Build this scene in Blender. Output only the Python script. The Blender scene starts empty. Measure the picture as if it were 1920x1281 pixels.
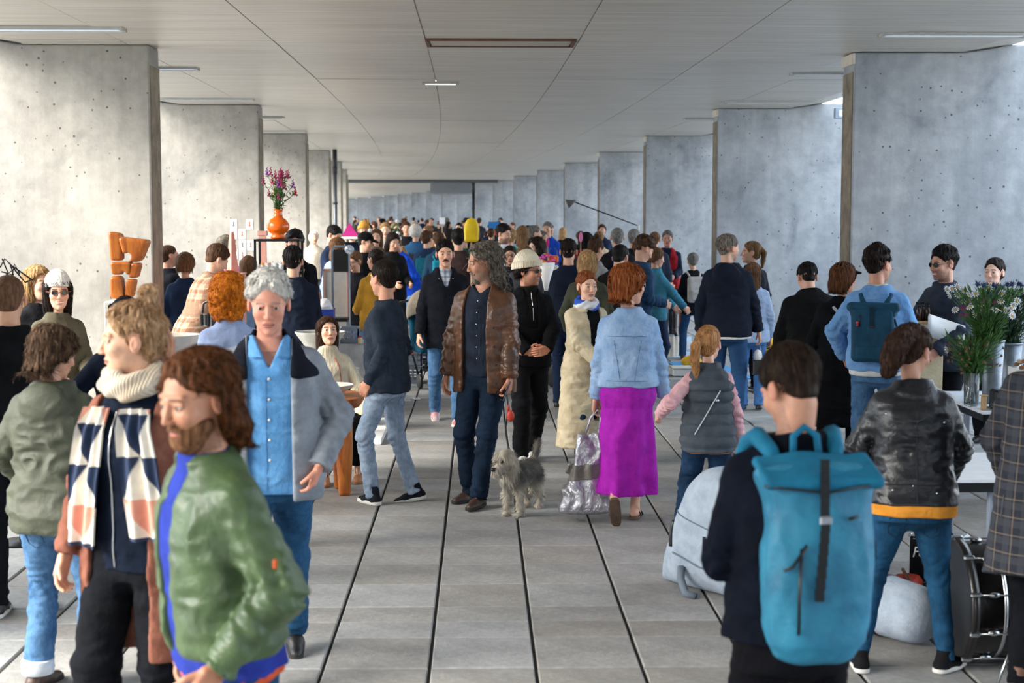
import bpy, math, random
import numpy as np
from mathutils import Vector, Matrix

sc = bpy.context.scene
COL = sc.collection
# ------------------------------------------------------------------ camera
FPX, HCAM, XV, YV = 2800.0, 2.12, 899.0, 403.0
PITCH = math.atan((640.5 - YV) / FPX)
YAW = math.atan((960.0 - XV) * math.cos(PITCH) / FPX)
cd = bpy.data.cameras.new('camera')
cam = bpy.data.objects.new('camera', cd)
COL.objects.link(cam)
cd.sensor_width = 36.0
cd.lens = FPX / 1920.0 * 36.0
cd.clip_end = 600
cd.dof.use_dof = True
cd.dof.focus_distance = 12.0
cd.dof.aperture_fstop = 3.6
cam.location = (0, 0, HCAM)
cam.rotation_euler = (math.pi / 2 - PITCH, 0, -YAW)
sc.camera = cam
CM = cam.rotation_euler.to_matrix()


def ray(px, py):
    return CM @ Vector(((px - 960.0) / FPX, -(py - 640.5) / FPX, -1.0))


def G(px, py, z=0.0):                       # point of the plane z seen at a pixel
    d = ray(px, py)
    t = (z - HCAM) / d.z
    return Vector((d.x * t, d.y * t, z))


def P(px, py, Y):                           # point at depth Y seen at a pixel
    d = ray(px, py)
    t = Y / d.y
    return Vector((d.x * t, Y, HCAM + d.z * t))


# ------------------------------------------------------------------ light, sky, exposure
world = bpy.data.worlds.new('sky')
sc.world = world
world.use_nodes = True
wn = world.node_tree
wn.nodes.clear()
w_out = wn.nodes.new('ShaderNodeOutputWorld')
w_bg = wn.nodes.new('ShaderNodeBackground')
w_tc = wn.nodes.new('ShaderNodeTexCoord')
w_sep = wn.nodes.new('ShaderNodeSeparateXYZ')
w_ramp = wn.nodes.new('ShaderNodeValToRGB')
w_ramp.color_ramp.elements[0].position = 0.0
w_ramp.color_ramp.elements[0].color = (0.86, 0.92, 1.0, 1)
w_ramp.color_ramp.elements[1].position = 0.75
w_ramp.color_ramp.elements[1].color = (0.62, 0.80, 1.0, 1)
wn.links.new(w_tc.outputs['Generated'], w_sep.inputs[0])
wn.links.new(w_sep.outputs['Z'], w_ramp.inputs[0])
wn.links.new(w_ramp.outputs[0], w_bg.inputs[0])
w_bg.inputs[1].default_value = 3.3
wn.links.new(w_bg.outputs[0], w_out.inputs[0])
sd = bpy.data.lights.new('hazy_sun', 'SUN')
sd.energy = 10.5
sd.angle = math.radians(40)
sd.color = (1.0, 0.93, 0.82)
sun = bpy.data.objects.new('hazy_sun', sd)
COL.objects.link(sun)
sun.rotation_euler = Vector((0.74, 0.36, -0.56)).to_track_quat('-Z', 'Y').to_euler()
sun.location = (-20, -10, 20)
sc.view_settings.view_transform = 'Standard'
sc.view_settings.look = 'None'
sc.view_settings.gamma = 1
sc.view_settings.use_curve_mapping = False
sc.view_settings.exposure = 0.55
sc.cycles.use_denoising = True
sc.cycles.max_bounces = 6
sc.cycles.diffuse_bounces = 4
sc.cycles.sample_clamp_indirect = 6


# ------------------------------------------------------------------ materials
def srgb(h):
    if isinstance(h, str):
        h = h.lstrip('#')
        c = [int(h[i:i + 2], 16) / 255 for i in (0, 2, 4)]
    else:
        c = list(h)
    return tuple((x / 12.92 if x <= 0.04045 else ((x + 0.055) / 1.055) ** 2.4) for x in c)


MATS = {}


def mat(name, col, rough=0.8, kind='cloth', col2=None, metal=0.0, scale=1.0, bump=1.0, alpha=None, emit=0, trans=0):
    """one procedural material per name"""
    if name in MATS:
        return MATS[name]
    m = bpy.data.materials.new(name)
    MATS[name] = m
    m.use_nodes = True
    nt = m.node_tree
    L, N = nt.links, nt.nodes
    b = N['Principled BSDF']
    c1 = srgb(col)
    c2 = srgb(col2) if col2 is not None else tuple(x * 0.72 for x in c1)
    b.inputs['Roughness'].default_value = rough
    b.inputs['Metallic'].default_value = metal
    tc = N.new('ShaderNodeTexCoord')
    mp = N.new('ShaderNodeMapping')
    L.new(tc.outputs['Object'], mp.inputs[0])

    def noise(sc_, det=3, ro=0.55, vec=None, dist=0.0):
        n = N.new('ShaderNodeTexNoise')
        n.inputs['Scale'].default_value = sc_
        n.inputs['Detail'].default_value = det
        n.inputs['Roughness'].default_value = ro
        n.inputs['Distortion'].default_value = dist
        L.new(vec or mp.outputs[0], n.inputs['Vector'])
        return n.outputs[0]

    def ramp(src, stops):
        r = N.new('ShaderNodeValToRGB')
        e = r.color_ramp.elements
        while len(e) < len(stops):
            e.new(0.5)
        for k, (p, c) in enumerate(stops):
            e[k].position = p
            e[k].color = (*c, 1) if len(c) == 3 else c
        L.new(src, r.inputs[0])
        return r.outputs[0]

    def setbump(src, dist, strength=1.0):
        bp = N.new('ShaderNodeBump')
        bp.inputs['Distance'].default_value = dist
        bp.inputs['Strength'].default_value = strength
        L.new(src, bp.inputs['Height'])
        L.new(bp.outputs[0], b.inputs['Normal'])

    if kind == 'cloth':
        a = noise(9 * scale, 4, 0.6)
        L.new(ramp(a, [(0.3, c2), (0.62, c1)]), b.inputs['Base Color'])
        setbump(noise(38 * scale, 4, 0.6), 0.006 * bump, 0.8)
    elif kind == 'denim':
        a = noise(6 * scale, 6, 0.7)
        mp2 = N.new('ShaderNodeMapping')
        mp2.inputs['Scale'].default_value = (1, 1, 0.35)
        L.new(tc.outputs['Object'], mp2.inputs[0])
        f = noise(60 * scale, 3, 0.7, mp2.outputs[0])
        mx = N.new('ShaderNodeMath')
        mx.operation = 'MULTIPLY_ADD'
        L.new(f, mx.inputs[0])
        mx.inputs[1].default_value = 0.35
        L.new(a, mx.inputs[2])
        L.new(ramp(mx.outputs[0], [(0.48, c2), (0.85, c1)]), b.inputs['Base Color'])
        setbump(noise(45 * scale, 4, 0.65), 0.006 * bump, 0.8)
    elif kind == 'leather':
        a = noise(7 * scale, 4, 0.6)
        L.new(ramp(a, [(0.35, c2), (0.7, c1)]), b.inputs['Base Color'])
        setbump(noise(24 * scale, 5, 0.6, dist=0.6), 0.008 * bump, 0.7)
    elif kind == 'knit':
        w = N.new('ShaderNodeTexWave')
        w.inputs['Scale'].default_value = 30 * scale
        w.inputs['Distortion'].default_value = 1.0
        w.bands_direction = 'X'
        L.new(mp.outputs[0], w.inputs['Vector'])
        a = noise(10, 3)
        L.new(ramp(a, [(0.3, c2), (0.65, c1)]), b.inputs['Base Color'])
        setbump(w.outputs[1], 0.004 * bump, 0.7)
    elif kind == 'hair':
        mp.inputs['Scale'].default_value = (1, 1, 0.13)
        a = noise(85 * scale, 4, 0.6, dist=0.5)
        L.new(ramp(a, [(0.36, c2), (0.64, c1)]), b.inputs['Base Color'])
        setbump(noise(140 * scale, 3, 0.6), 0.005 * bump, 0.8)
    elif kind == 'vcol':
        at = N.new('ShaderNodeAttribute')
        at.attribute_name = 'Col'
        a = noise(26 * scale, 4, 0.6)
        hs = N.new('ShaderNodeHueSaturation')
        L.new(at.outputs['Color'], hs.inputs['Color'])
        v = N.new('ShaderNodeMapRange')
        v.inputs[1].default_value = 0.3
        v.inputs[2].default_value = 0.7
        v.inputs[3].default_value = 0.9
        v.inputs[4].default_value = 1.07
        L.new(a, v.inputs[0])
        L.new(v.outputs[0], hs.inputs['Value'])
        L.new(hs.outputs[0], b.inputs['Base Color'])
        setbump(noise(120, 3), 0.0012 * bump, 0.5)
    elif kind == 'plaid':
        # woven checks: dark ground, grey and rust lines in both directions
        sp = N.new('ShaderNodeSeparateXYZ')
        L.new(mp.outputs[0], sp.inputs[0])

        def lines(out, freq, off, thr):
            q = N.new('ShaderNodeMath'); q.operation = 'MULTIPLY_ADD'
            L.new(out, q.inputs[0]); q.inputs[1].default_value = freq; q.inputs[2].default_value = off
            fr = N.new('ShaderNodeMath'); fr.operation = 'FRACT'; L.new(q.outputs[0], fr.inputs[0])
            g = N.new('ShaderNodeMath'); g.operation = 'LESS_THAN'; L.new(fr.outputs[0], g.inputs[0]); g.inputs[1].default_value = thr
            return g.outputs[0]
        base = c1
        cur = None
        last = ramp(noise(60, 3), [(0.3, tuple(x * 0.8 for x in base)), (0.7, base)])
        for (o_, fr_, of_, th_, cc, am) in (('X', 9 * scale, 0.1, 0.38, c2, 0.55), ('Z', 9 * scale, 0.3, 0.38, c2, 0.55),
                                            ('X', 9 * scale, 0.62, 0.08, srgb('#b09a80'), (0.6 if c1[0] > .1 else .25)), ('Z', 9 * scale, 0.8, 0.08, srgb('#b09a80'), (0.6 if c1[0] > .1 else .25))):
            mx = N.new('ShaderNodeMix'); mx.data_type = 'RGBA'
            f0 = lines(sp.outputs[o_], fr_, of_, th_)
            mu = N.new('ShaderNodeMath'); mu.operation = 'MULTIPLY'; L.new(f0, mu.inputs[0]); mu.inputs[1].default_value = am
            L.new(mu.outputs[0], mx.inputs[0]); L.new(last, mx.inputs[6]); mx.inputs[7].default_value = (*cc, 1)
            last = mx.outputs[2]
        L.new(last, b.inputs['Base Color'])
        setbump(noise(60, 3), 0.003, 0.6)
    elif kind == 'wood':
        mp.inputs['Scale'].default_value = (1, 1, 0.18)
        a = noise(14 * scale, 5, 0.6, dist=1.2)
        L.new(ramp(a, [(0.35, c2), (0.65, c1)]), b.inputs['Base Color'])
        setbump(a, 0.002 * bump, 0.4)
    elif kind == 'plain':
        a = noise(14 * scale, 3)
        L.new(ramp(a, [(0.3, tuple(x * 0.88 for x in c1) if col2 is None else c2), (0.7, c1)]), b.inputs['Base Color'])
        setbump(noise(30 * scale, 3), 0.0015 * bump, 0.5)
    elif kind == 'foil':
        a = noise(16 * scale, 5, 0.6, dist=0.8)
        L.new(ramp(a, [(0.3, c2), (0.7, c1)]), b.inputs['Base Color'])
        setbump(a, 0.03 * bump, 0.8)
    if kind in ('cloth', 'denim', 'knit', 'plaid', 'hair'):
        b.inputs['Specular IOR Level'].default_value = .12
    if emit:
        b.inputs['Emission Color'].default_value = (*c1, 1)
        b.inputs['Emission Strength'].default_value = emit
    if trans:
        b.inputs['Transmission Weight'].default_value = trans
        b.inputs['IOR'].default_value = 1.45
    return m


SKIN = mat('skin', '#d9a58a', 0.5, 'vcol')
PAINT = mat('painted_cloth', '#888888', 0.85, 'vcol')
PAINTG = mat('painted_surface', '#888888', 0.55, 'vcol')


# ------------------------------------------------------------------ objects
def tag(o, label=None, cat=None, group=None, kind=None):
    if label: o['label'] = label
    if cat: o['category'] = cat
    if group: o['group'] = group
    if kind: o['kind'] = kind
    return o


def empty(name, loc=(0, 0, 0), rz=0.0, label=None, cat=None, group=None, kind=None):
    o = bpy.data.objects.new(name, None)
    COL.objects.link(o)
    o.location = loc
    o.rotation_euler = (0, 0, rz)
    o.empty_display_size = 0.1
    return tag(o, label, cat, group, kind)


def link(name, me, m=None, parent=None, label=None):
    o = bpy.data.objects.new(name, me)
    COL.objects.link(o)
    if m is not None:
        me.materials.clear()
        for q in (m if isinstance(m, (list, tuple)) else [m]):
            me.materials.append(q)
    if parent is not None:
        o.parent = parent
    if label: o['label'] = label
    return o


def mesh_np(name, V, F, smooth=True, col=None, mi=None):
    me = bpy.data.meshes.new(name)
    V = np.asarray(V, np.float32)
    F = np.asarray(F, np.int32)
    nf, k = F.shape
    me.vertices.add(len(V))
    me.vertices.foreach_set('co', V.ravel())
    me.loops.add(nf * k)
    me.loops.foreach_set('vertex_index', F.ravel())
    me.polygons.add(nf)
    me.polygons.foreach_set('loop_start', np.arange(nf, dtype=np.int32) * k)
    me.polygons.foreach_set('use_smooth', np.full(nf, smooth, bool))
    if mi is not None:
        me.polygons.foreach_set('material_index', np.asarray(mi, np.int32))
    if col is not None:
        at = me.color_attributes.new('Col', 'FLOAT_COLOR', 'POINT')
        c4 = np.ones((len(V), 4), np.float32)
        c4[:, :3] = col
        at.data.foreach_set('color', c4.ravel())
    me.update(calc_edges=True)
    return me


class MB:
    """collects polygons, links them as one mesh"""
    def __init__(self):
        self.v, self.f, self.s = [], [], []

    def add(self, vs, fs, M=None, smooth=False):
        n = len(self.v)
        for v in vs:
            v = Vector(v)
            self.v.append(tuple(M @ v) if M is not None else tuple(v))
        for f in fs:
            self.f.append([i + n for i in f])
            self.s.append(smooth)
        return self

    def box(self, c, d, M=None, bev=0.0, rz=0.0):
        c = Vector(c)
        hx, hy, hz = d[0] / 2, d[1] / 2, d[2] / 2
        R = Matrix.Rotation(rz, 3, 'Z')
        if bev <= 0:
            vs = [c + R @ Vector((sx * hx, sy * hy, sz * hz)) for sz in (-1, 1) for (sx, sy) in ((-1, -1), (1, -1), (1, 1), (-1, 1))]
            fs = [(3, 2, 1, 0), (4, 5, 6, 7), (0, 1, 5, 4), (1, 2, 6, 5), (2, 3, 7, 6), (3, 0, 4, 7)]
            return self.add(vs, fs, M)
        b = min(bev, hx * .99, hy * .99, hz * .99)
        loops = []
        for (z, i) in ((-hz, b), (-hz + b, 0), (hz - b, 0), (hz, b)):
            x, y = hx - i, hy - i
            cc = b if i == 0 else b * .4
            loops.append([(-x + cc, -y, z), (x - cc, -y, z), (x, -y + cc, z), (x, y - cc, z), (x - cc, y, z), (-x + cc, y, z), (-x, y - cc, z), (-x, -y + cc, z)])
        vs = [c + R @ Vector(p) for l in loops for p in l]
        fs = [tuple(range(7, -1, -1)), tuple(24 + i for i in range(8))]
        for k in range(3):
            for i in range(8):
                j = (i + 1) % 8
                fs.append((k * 8 + i, k * 8 + j, k * 8 + 8 + j, k * 8 + 8 + i))
        return self.add(vs, fs, M)

    def lathe(self, prof, c=(0, 0, 0), n=20, M=None, smooth=True, closed=False, sx=1, sy=1):
        c = Vector(c)
        vs, fs = [], []
        for (r, z) in prof:
            for i in range(n):
                a = 2 * math.pi * i / n
                vs.append(c + Vector((r * math.cos(a) * sx, r * math.sin(a) * sy, z)))
        for k in range(len(prof) - 1):
            for i in range(n):
                j = (i + 1) % n
                fs.append((k * n + i, k * n + j, (k + 1) * n + j, (k + 1) * n + i))
        if not closed:
            fs.append(tuple(range(n - 1, -1, -1)))
            fs.append(tuple((len(prof) - 1) * n + i for i in range(n)))
        return self.add(vs, fs, M, smooth)

    def tube(self, pts, r, n=8, M=None, cap=True, smooth=True):
        pts = [Vector(p) for p in pts]
        rs = r if isinstance(r, (list, tuple)) else [r] * len(pts)
        vs, fs = [], []
        up = Vector((0, 0, 1))
        for i, p in enumerate(pts):
            t = (pts[min(i + 1, len(pts) - 1)] - pts[max(i - 1, 0)])
            t = t.normalized() if t.length > 1e-9 else Vector((0, 0, 1))
            if abs(t.dot(up)) > .95:
                up = Vector((1, 0, 0)) if abs(t.x) < .9 else Vector((0, 1, 0))
            a = t.cross(up).normalized()
            b = t.cross(a).normalized()
            up = b.cross(t) * -1 if False else a.cross(t)
            for k in range(n):
                w = 2 * math.pi * k / n
                vs.append(p + (a * math.cos(w) + b * math.sin(w)) * rs[i])
        for i in range(len(pts) - 1):
            for k in range(n):
                l = (k + 1) % n
                fs.append((i * n + k, i * n + l, (i + 1) * n + l, (i + 1) * n + k))
        if cap:
            fs.append(tuple(range(n - 1, -1, -1)))
            fs.append(tuple((len(pts) - 1) * n + k for k in range(n)))
        return self.add(vs, fs, M, smooth)

    def poly(self, pts, axis, lo, hi, M=None):
        """prism of a polygon; axis = extrusion axis, pts in the two other axes"""
        def mk(p, e):
            q = list(p)
            q.insert('xyz'.index(axis), e)
            return Vector(q)
        n = len(pts)
        vs = [mk(p, lo) for p in pts] + [mk(p, hi) for p in pts]
        fs = [tuple(range(n - 1, -1, -1)), tuple(range(n, 2 * n))]
        for i in range(n):
            j = (i + 1) % n
            fs.append((i, j, n + j, n + i))
        return self.add(vs, fs, M)

    def sphere(self, c, r, n=10, M=None):
        r = (r, r, r) if not isinstance(r, (tuple, list)) else r
        prof = [(math.sin(math.pi * i / n) * 1.0 + 1e-5, -math.cos(math.pi * i / n)) for i in range(n + 1)]
        c = Vector(c)
        vs, fs = [], []
        m = n * 2
        for (q, z) in prof:
            for i in range(m):
                a = 2 * math.pi * i / m
                vs.append(c + Vector((q * math.cos(a) * r[0], q * math.sin(a) * r[1], z * r[2])))
        for k in range(n):
            for i in range(m):
                j = (i + 1) % m
                fs.append((k * m + i, k * m + j, (k + 1) * m + j, (k + 1) * m + i))
        return self.add(vs, fs, M, True)

    def build(self, name, m=None, parent=None, label=None, data_only=False, flat=False):
        me = bpy.data.meshes.new(name)
        me.from_pydata([tuple(v) for v in self.v], [], self.f)
        me.polygons.foreach_set('use_smooth', [bool(s) and not flat for s in self.s])
        me.update()
        if data_only:
            return me
        return link(name, me, m, parent, label)


# ------------------------------------------------------------------ distance fields -> one continuous surface
_rng = np.random.default_rng(5)
_T = _rng.random((32, 32, 32)).astype(np.float32)


def vnoise(Q):
    i = np.floor(Q).astype(np.int32)
    f = (Q - i).astype(np.float32)
    f = f * f * (3 - 2 * f)
    x0, y0, z0 = (i[:, 0] & 31), (i[:, 1] & 31), (i[:, 2] & 31)
    x1, y1, z1 = (x0 + 1) & 31, (y0 + 1) & 31, (z0 + 1) & 31
    fx, fy, fz = f[:, 0], f[:, 1], f[:, 2]
    a = _T[x0, y0, z0] * (1 - fx) + _T[x1, y0, z0] * fx
    b = _T[x0, y1, z0] * (1 - fx) + _T[x1, y1, z0] * fx
    c = _T[x0, y0, z1] * (1 - fx) + _T[x1, y0, z1] * fx
    d = _T[x0, y1, z1] * (1 - fx) + _T[x1, y1, z1] * fx
    return (a * (1 - fy) + b * fy) * (1 - fz) + (c * (1 - fy) + d * fy) * fz


def A(*v):
    return np.array(v, np.float32)


def smin(a, b, k):
    h = np.clip(0.5 + 0.5 * (b - a) / k, 0, 1)
    return b * (1 - h) + a * h - k * h * (1 - h)


def smax(a, b, k):
    return -smin(-a, -b, k)


def cap(Q, a, b, ra, rb, flat=None):
    a = np.asarray(a, np.float32); b = np.asarray(b, np.float32)
    ab = b - a
    q = Q - a
    t = np.clip(q @ ab / max(float(ab @ ab), 1e-9), 0, 1)
    q = q - t[:, None] * ab
    if flat is not None:                      # squeeze along a direction
        n, s = flat
        n = np.asarray(n, np.float32)
        q = q + (q @ n)[:, None] * n * (s - 1)
    return np.sqrt((q * q).sum(1)) - (ra + (rb - ra) * t)


def ell(Q, c, r, R=None):
    q = Q - np.asarray(c, np.float32)
    if R is not None:
        q = q @ R
    r = np.asarray(r, np.float32)
    k0 = np.sqrt(((q / r) ** 2).sum(1)) + 1e-6
    k1 = np.sqrt(((q / (r * r)) ** 2).sum(1)) + 1e-6
    return k0 * (k0 - 1) / k1


def rbox(Q, c, h, r, R=None):
    q = Q - np.asarray(c, np.float32)
    if R is not None:
        q = q @ R
    q = np.abs(q) - (np.asarray(h, np.float32) - r)
    return np.sqrt((np.maximum(q, 0) ** 2).sum(1)) + np.minimum(q.max(1), 0) - r


def loft(Q, tab, z0=None, z1=None, p=2.3):
    """stack of super-ellipses: tab rows = z, ax, ay, cx, cy"""
    t = np.asarray(tab, np.float32)
    z = Q[:, 2]
    ax = np.interp(z, t[:, 0], t[:, 1]); ay = np.interp(z, t[:, 0], t[:, 2])
    cx = np.interp(z, t[:, 0], t[:, 3]); cy = np.interp(z, t[:, 0], t[:, 4])
    x = np.abs(Q[:, 0] - cx) / ax; y = np.abs(Q[:, 1] - cy) / ay
    k = (x ** p + y ** p + 1e-9) ** (1 / p)
    rr = np.sqrt((Q[:, 0] - cx) ** 2 + (Q[:, 1] - cy) ** 2)
    d = (k - 1) * np.maximum(rr / np.maximum(k, 1e-3), np.minimum(ax, ay) * .5)
    z0 = t[0, 0] if z0 is None else z0
    z1 = t[-1, 0] if z1 is None else z1
    return smax(d, np.maximum(z0 - z, z - z1), 0.012)


def surf(field, lo, hi, vox):
    """surface nets on a sparse grid; field(Q)->distance. returns verts, quads"""
    lo = np.asarray(lo, np.float32); hi = np.asarray(hi, np.float32)
    B = 4
    nb = np.maximum(np.ceil((hi - lo) / (vox * B)).astype(int), 1)
    n = nb * B
    gi = np.indices(nb).reshape(3, -1).T
    cen = lo + (gi + 0.5 - 0.5 / B) * (vox * B)
    dc = field(cen.astype(np.float32))
    act = np.abs(dc) < vox * B * 1.25 + 0.012
    V = np.repeat(np.repeat(np.repeat(dc.reshape(nb), B, 0), B, 1), B, 2).astype(np.float32)
    ai = gi[act]
    off = np.indices((B, B, B)).reshape(3, -1).T
    idx = (ai[:, None, :] * B + off[None]).reshape(-1, 3)
    pts = (lo + idx * vox).astype(np.float32)
    V[idx[:, 0], idx[:, 1], idx[:, 2]] = field(pts)
    for ax_ in range(3):                       # keep it closed at the border
        s = [slice(None)] * 3
        s[ax_] = 0; V[tuple(s)] = np.maximum(V[tuple(s)], 1e-3)
        s[ax_] = -1; V[tuple(s)] = np.maximum(V[tuple(s)], 1e-3)
    S = V < 0
    c = np.zeros(tuple(np.array(V.shape) - 1), np.uint8)
    for dx in (0, 1):
        for dy in (0, 1):
            for dz in (0, 1):
                c += S[dx:V.shape[0] - 1 + dx, dy:V.shape[1] - 1 + dy, dz:V.shape[2] - 1 + dz]
    mix = (c > 0) & (c < 8)
    ci = np.argwhere(mix)
    num = np.full(mix.shape, -1, np.int32)
    num[mix] = np.arange(len(ci))
    acc = np.zeros((len(ci), 3), np.float32); cnt = np.zeros(len(ci), np.float32)
    cor = [(0, 0, 0), (1, 0, 0), (0, 1, 0), (0, 0, 1), (1, 1, 0), (1, 0, 1), (0, 1, 1), (1, 1, 1)]
    vals = {k: V[ci[:, 0] + k[0], ci[:, 1] + k[1], ci[:, 2] + k[2]] for k in cor}
    for a in cor:
        for ax_ in range(3):
            if a[ax_] == 0:
                b = list(a); b[ax_] = 1; b = tuple(b)
                va, vb = vals[a], vals[b]
                m_ = (va < 0) != (vb < 0)
                t = np.where(m_, va / np.where(m_, va - vb, 1), 0)
                pt = np.zeros((len(ci), 3), np.float32) + np.array(a, np.float32)
                pt[:, ax_] += t
                acc += pt * m_[:, None]
                cnt += m_
    verts = lo + (ci + acc / cnt[:, None]) * vox
    quads = []
    for ax_ in range(3):
        u, v = (ax_ + 1) % 3, (ax_ + 2) % 3
        s0 = [slice(None)] * 3; s1 = [slice(None)] * 3
        s0[ax_] = slice(0, -1); s1[ax_] = slice(1, None)
        ed = S[tuple(s0)] != S[tuple(s1)]
        e = np.argwhere(ed)
        e = e[(e[:, u] > 0) & (e[:, v] > 0) & (e[:, u] < V.shape[u] - 1) & (e[:, v] < V.shape[v] - 1)]
        inside = S[e[:, 0], e[:, 1], e[:, 2]]
        du = np.zeros(3, int); du[u] = 1
        dv = np.zeros(3, int); dv[v] = 1
        q = []
        for o_ in (du * 0, du, du + dv, dv):
            w = e - o_
            q.append(num[w[:, 0], w[:, 1], w[:, 2]])
        q = np.stack(q, 1)
        q = np.where(inside[:, None], q, q[:, ::-1])
        quads.append(q)
    F = np.concatenate(quads)
    F = F[(F >= 0).all(1)]
    return verts.astype(np.float32), F


def joinv(parts):
    """[(V,F,col)] -> one"""
    vs, fs, cs, n = [], [], [], 0
    for (v, f, c) in parts:
        vs.append(v); fs.append(f + n); cs.append(c); n += len(v)
    return np.concatenate(vs), np.concatenate(fs), np.concatenate(cs)


def sdf_obj(name, field, lo, hi, vox, m, parent=None, label=None, colf=None):
    V, F = surf(field, lo, hi, vox)
    me = mesh_np(name, V, F, True, colf(V) if colf else None)
    return link(name, me, m, parent, label)
# ------------------------------------------------------------------ people
def nrm(v):
    v = np.asarray(v, np.float64)
    return v / max(np.linalg.norm(v), 1e-9)


def rot(ax, deg):
    return np.array(Matrix.Rotation(math.radians(deg), 3, ax))


def ik(a, t, l1, l2, pole):
    a = np.asarray(a, float); t = np.asarray(t, float)
    d = t - a
    L = np.linalg.norm(d)
    L2 = min(L, (l1 + l2) * 0.999)
    u = d / max(L, 1e-9)
    t = a + u * L2
    x = (l1 * l1 - l2 * l2 + L2 * L2) / (2 * L2)
    h = math.sqrt(max(l1 * l1 - x * x, 0))
    p = np.asarray(pole, float)
    p = nrm(p - u * (p @ u))
    return a + u * x + p * h, t


def smooth_tab(tab, n=48):
    t = np.array(tab, float)
    z = np.linspace(t[0, 0], t[-1, 0], n)
    out = [z]
    for k in range(1, t.shape[1]):
        y = np.interp(z, t[:, 0], t[:, k])
        yp = np.pad(y, 2, mode='edge')
        out.append(np.convolve(yp, [.12, .22, .32, .22, .12], 'valid'))
    return np.stack(out, 1)


BODY_M = [(-.16, .150, .100, 0, -.01), (-.03, .170, .122, 0, -.012), (.08, .157, .112, 0, -.004), (.18, .146, .102, 0, .004), (.30, .160, .116, 0, .006),
          (.42, .174, .120, 0, .0), (.475, .166, .104, 0, -.006), (.520, .140, .084, 0, -.012), (.553, .100, .070, 0, -.012), (.58, .068, .060, 0, -.008), (.62, .056, .056, 0, 0)]
BODY_F = [(-.16, .155, .104, 0, -.012), (-.04, .176, .126, 0, -.016), (.07, .153, .108, 0, -.004), (.17, .128, .092, 0, .004), (.30, .140, .112, 0, .012),
          (.40, .156, .122, 0, .010), (.465, .148, .096, 0, -.006), (.515, .122, .074, 0, -.01), (.55, .084, .062, 0, -.01), (.58, .056, .054, 0, -.008), (.62, .050, .050, 0, 0)]

LOD = {'n': dict(head=.0036, cloth=.0085, hand=.0038, shoe=.0055, body=.02, hair=.0055),
       'm': dict(head=.0044, cloth=.0105, hand=.0046, shoe=.0065, body=.022, hair=.0070),
       'f': dict(head=.0085, cloth=.0150, hand=.0085, shoe=.011, body=.024, hair=.011),
       'c': dict(head=.0150, cloth=.0220, hand=.014, shoe=.018, body=.030, hair=.017)}


def grad(f, Q, e=.002):
    d0 = f(Q)
    g = np.stack([f(Q + A(e, 0, 0)) - d0, f(Q + A(0, e, 0)) - d0, f(Q + A(0, 0, e)) - d0], 1)
    return d0, g / (np.linalg.norm(g, axis=1, keepdims=True) + 1e-9)


def ribbons(f, V, n, L, w, comb, lift, steps=6, seed=1, stick=.7):
    """thin tapering strands that start on a surface and are combed along it"""
    rg = np.random.default_rng(seed)
    p = V[rg.integers(0, len(V), n)].astype(np.float32) + rg.normal(0, .001, (n, 3)).astype(np.float32)
    ln = (L * rg.uniform(.6, 1.2, n)).astype(np.float32)
    jit = rg.normal(0, .22, (n, 3)).astype(np.float32)
    lf = (lift * rg.uniform(.2, 1.6, n)).astype(np.float32)
    pts, sides = [], []
    for i in range(steps):
        d, g = grad(f, p)
        c = comb(p)
        c = c / (np.linalg.norm(c, axis=1, keepdims=True) + 1e-9) + jit
        t = c - g * (c * g).sum(1, keepdims=True) * stick
        t = t / (np.linalg.norm(t, axis=1, keepdims=True) + 1e-9)
        q = p - g * (d - lf * (i / steps * 1.5))[:, None] * stick
        sd = np.cross(g, t)
        sd = sd / (np.linalg.norm(sd, axis=1, keepdims=True) + 1e-9)
        pts.append(q); sides.append(sd)
        p = (q + t * (ln / (steps - 1))[:, None]).astype(np.float32)
    vs = []
    for i in range(steps):
        ww = w * (1 - .85 * (i / (steps - 1)) ** 2) * .5
        vs.append(pts[i] + sides[i] * ww); vs.append(pts[i] - sides[i] * ww)
    V2 = np.stack(vs, 1).reshape(-1, 3)
    base = np.arange(n)[:, None] * (2 * steps)
    fs = []
    for i in range(steps - 1):
        fs.append(np.concatenate([base + 2 * i, base + 2 * i + 1, base + 2 * i + 3, base + 2 * i + 2], 1))
    return V2.astype(np.float32), np.concatenate(fs).astype(np.int64)


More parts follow.
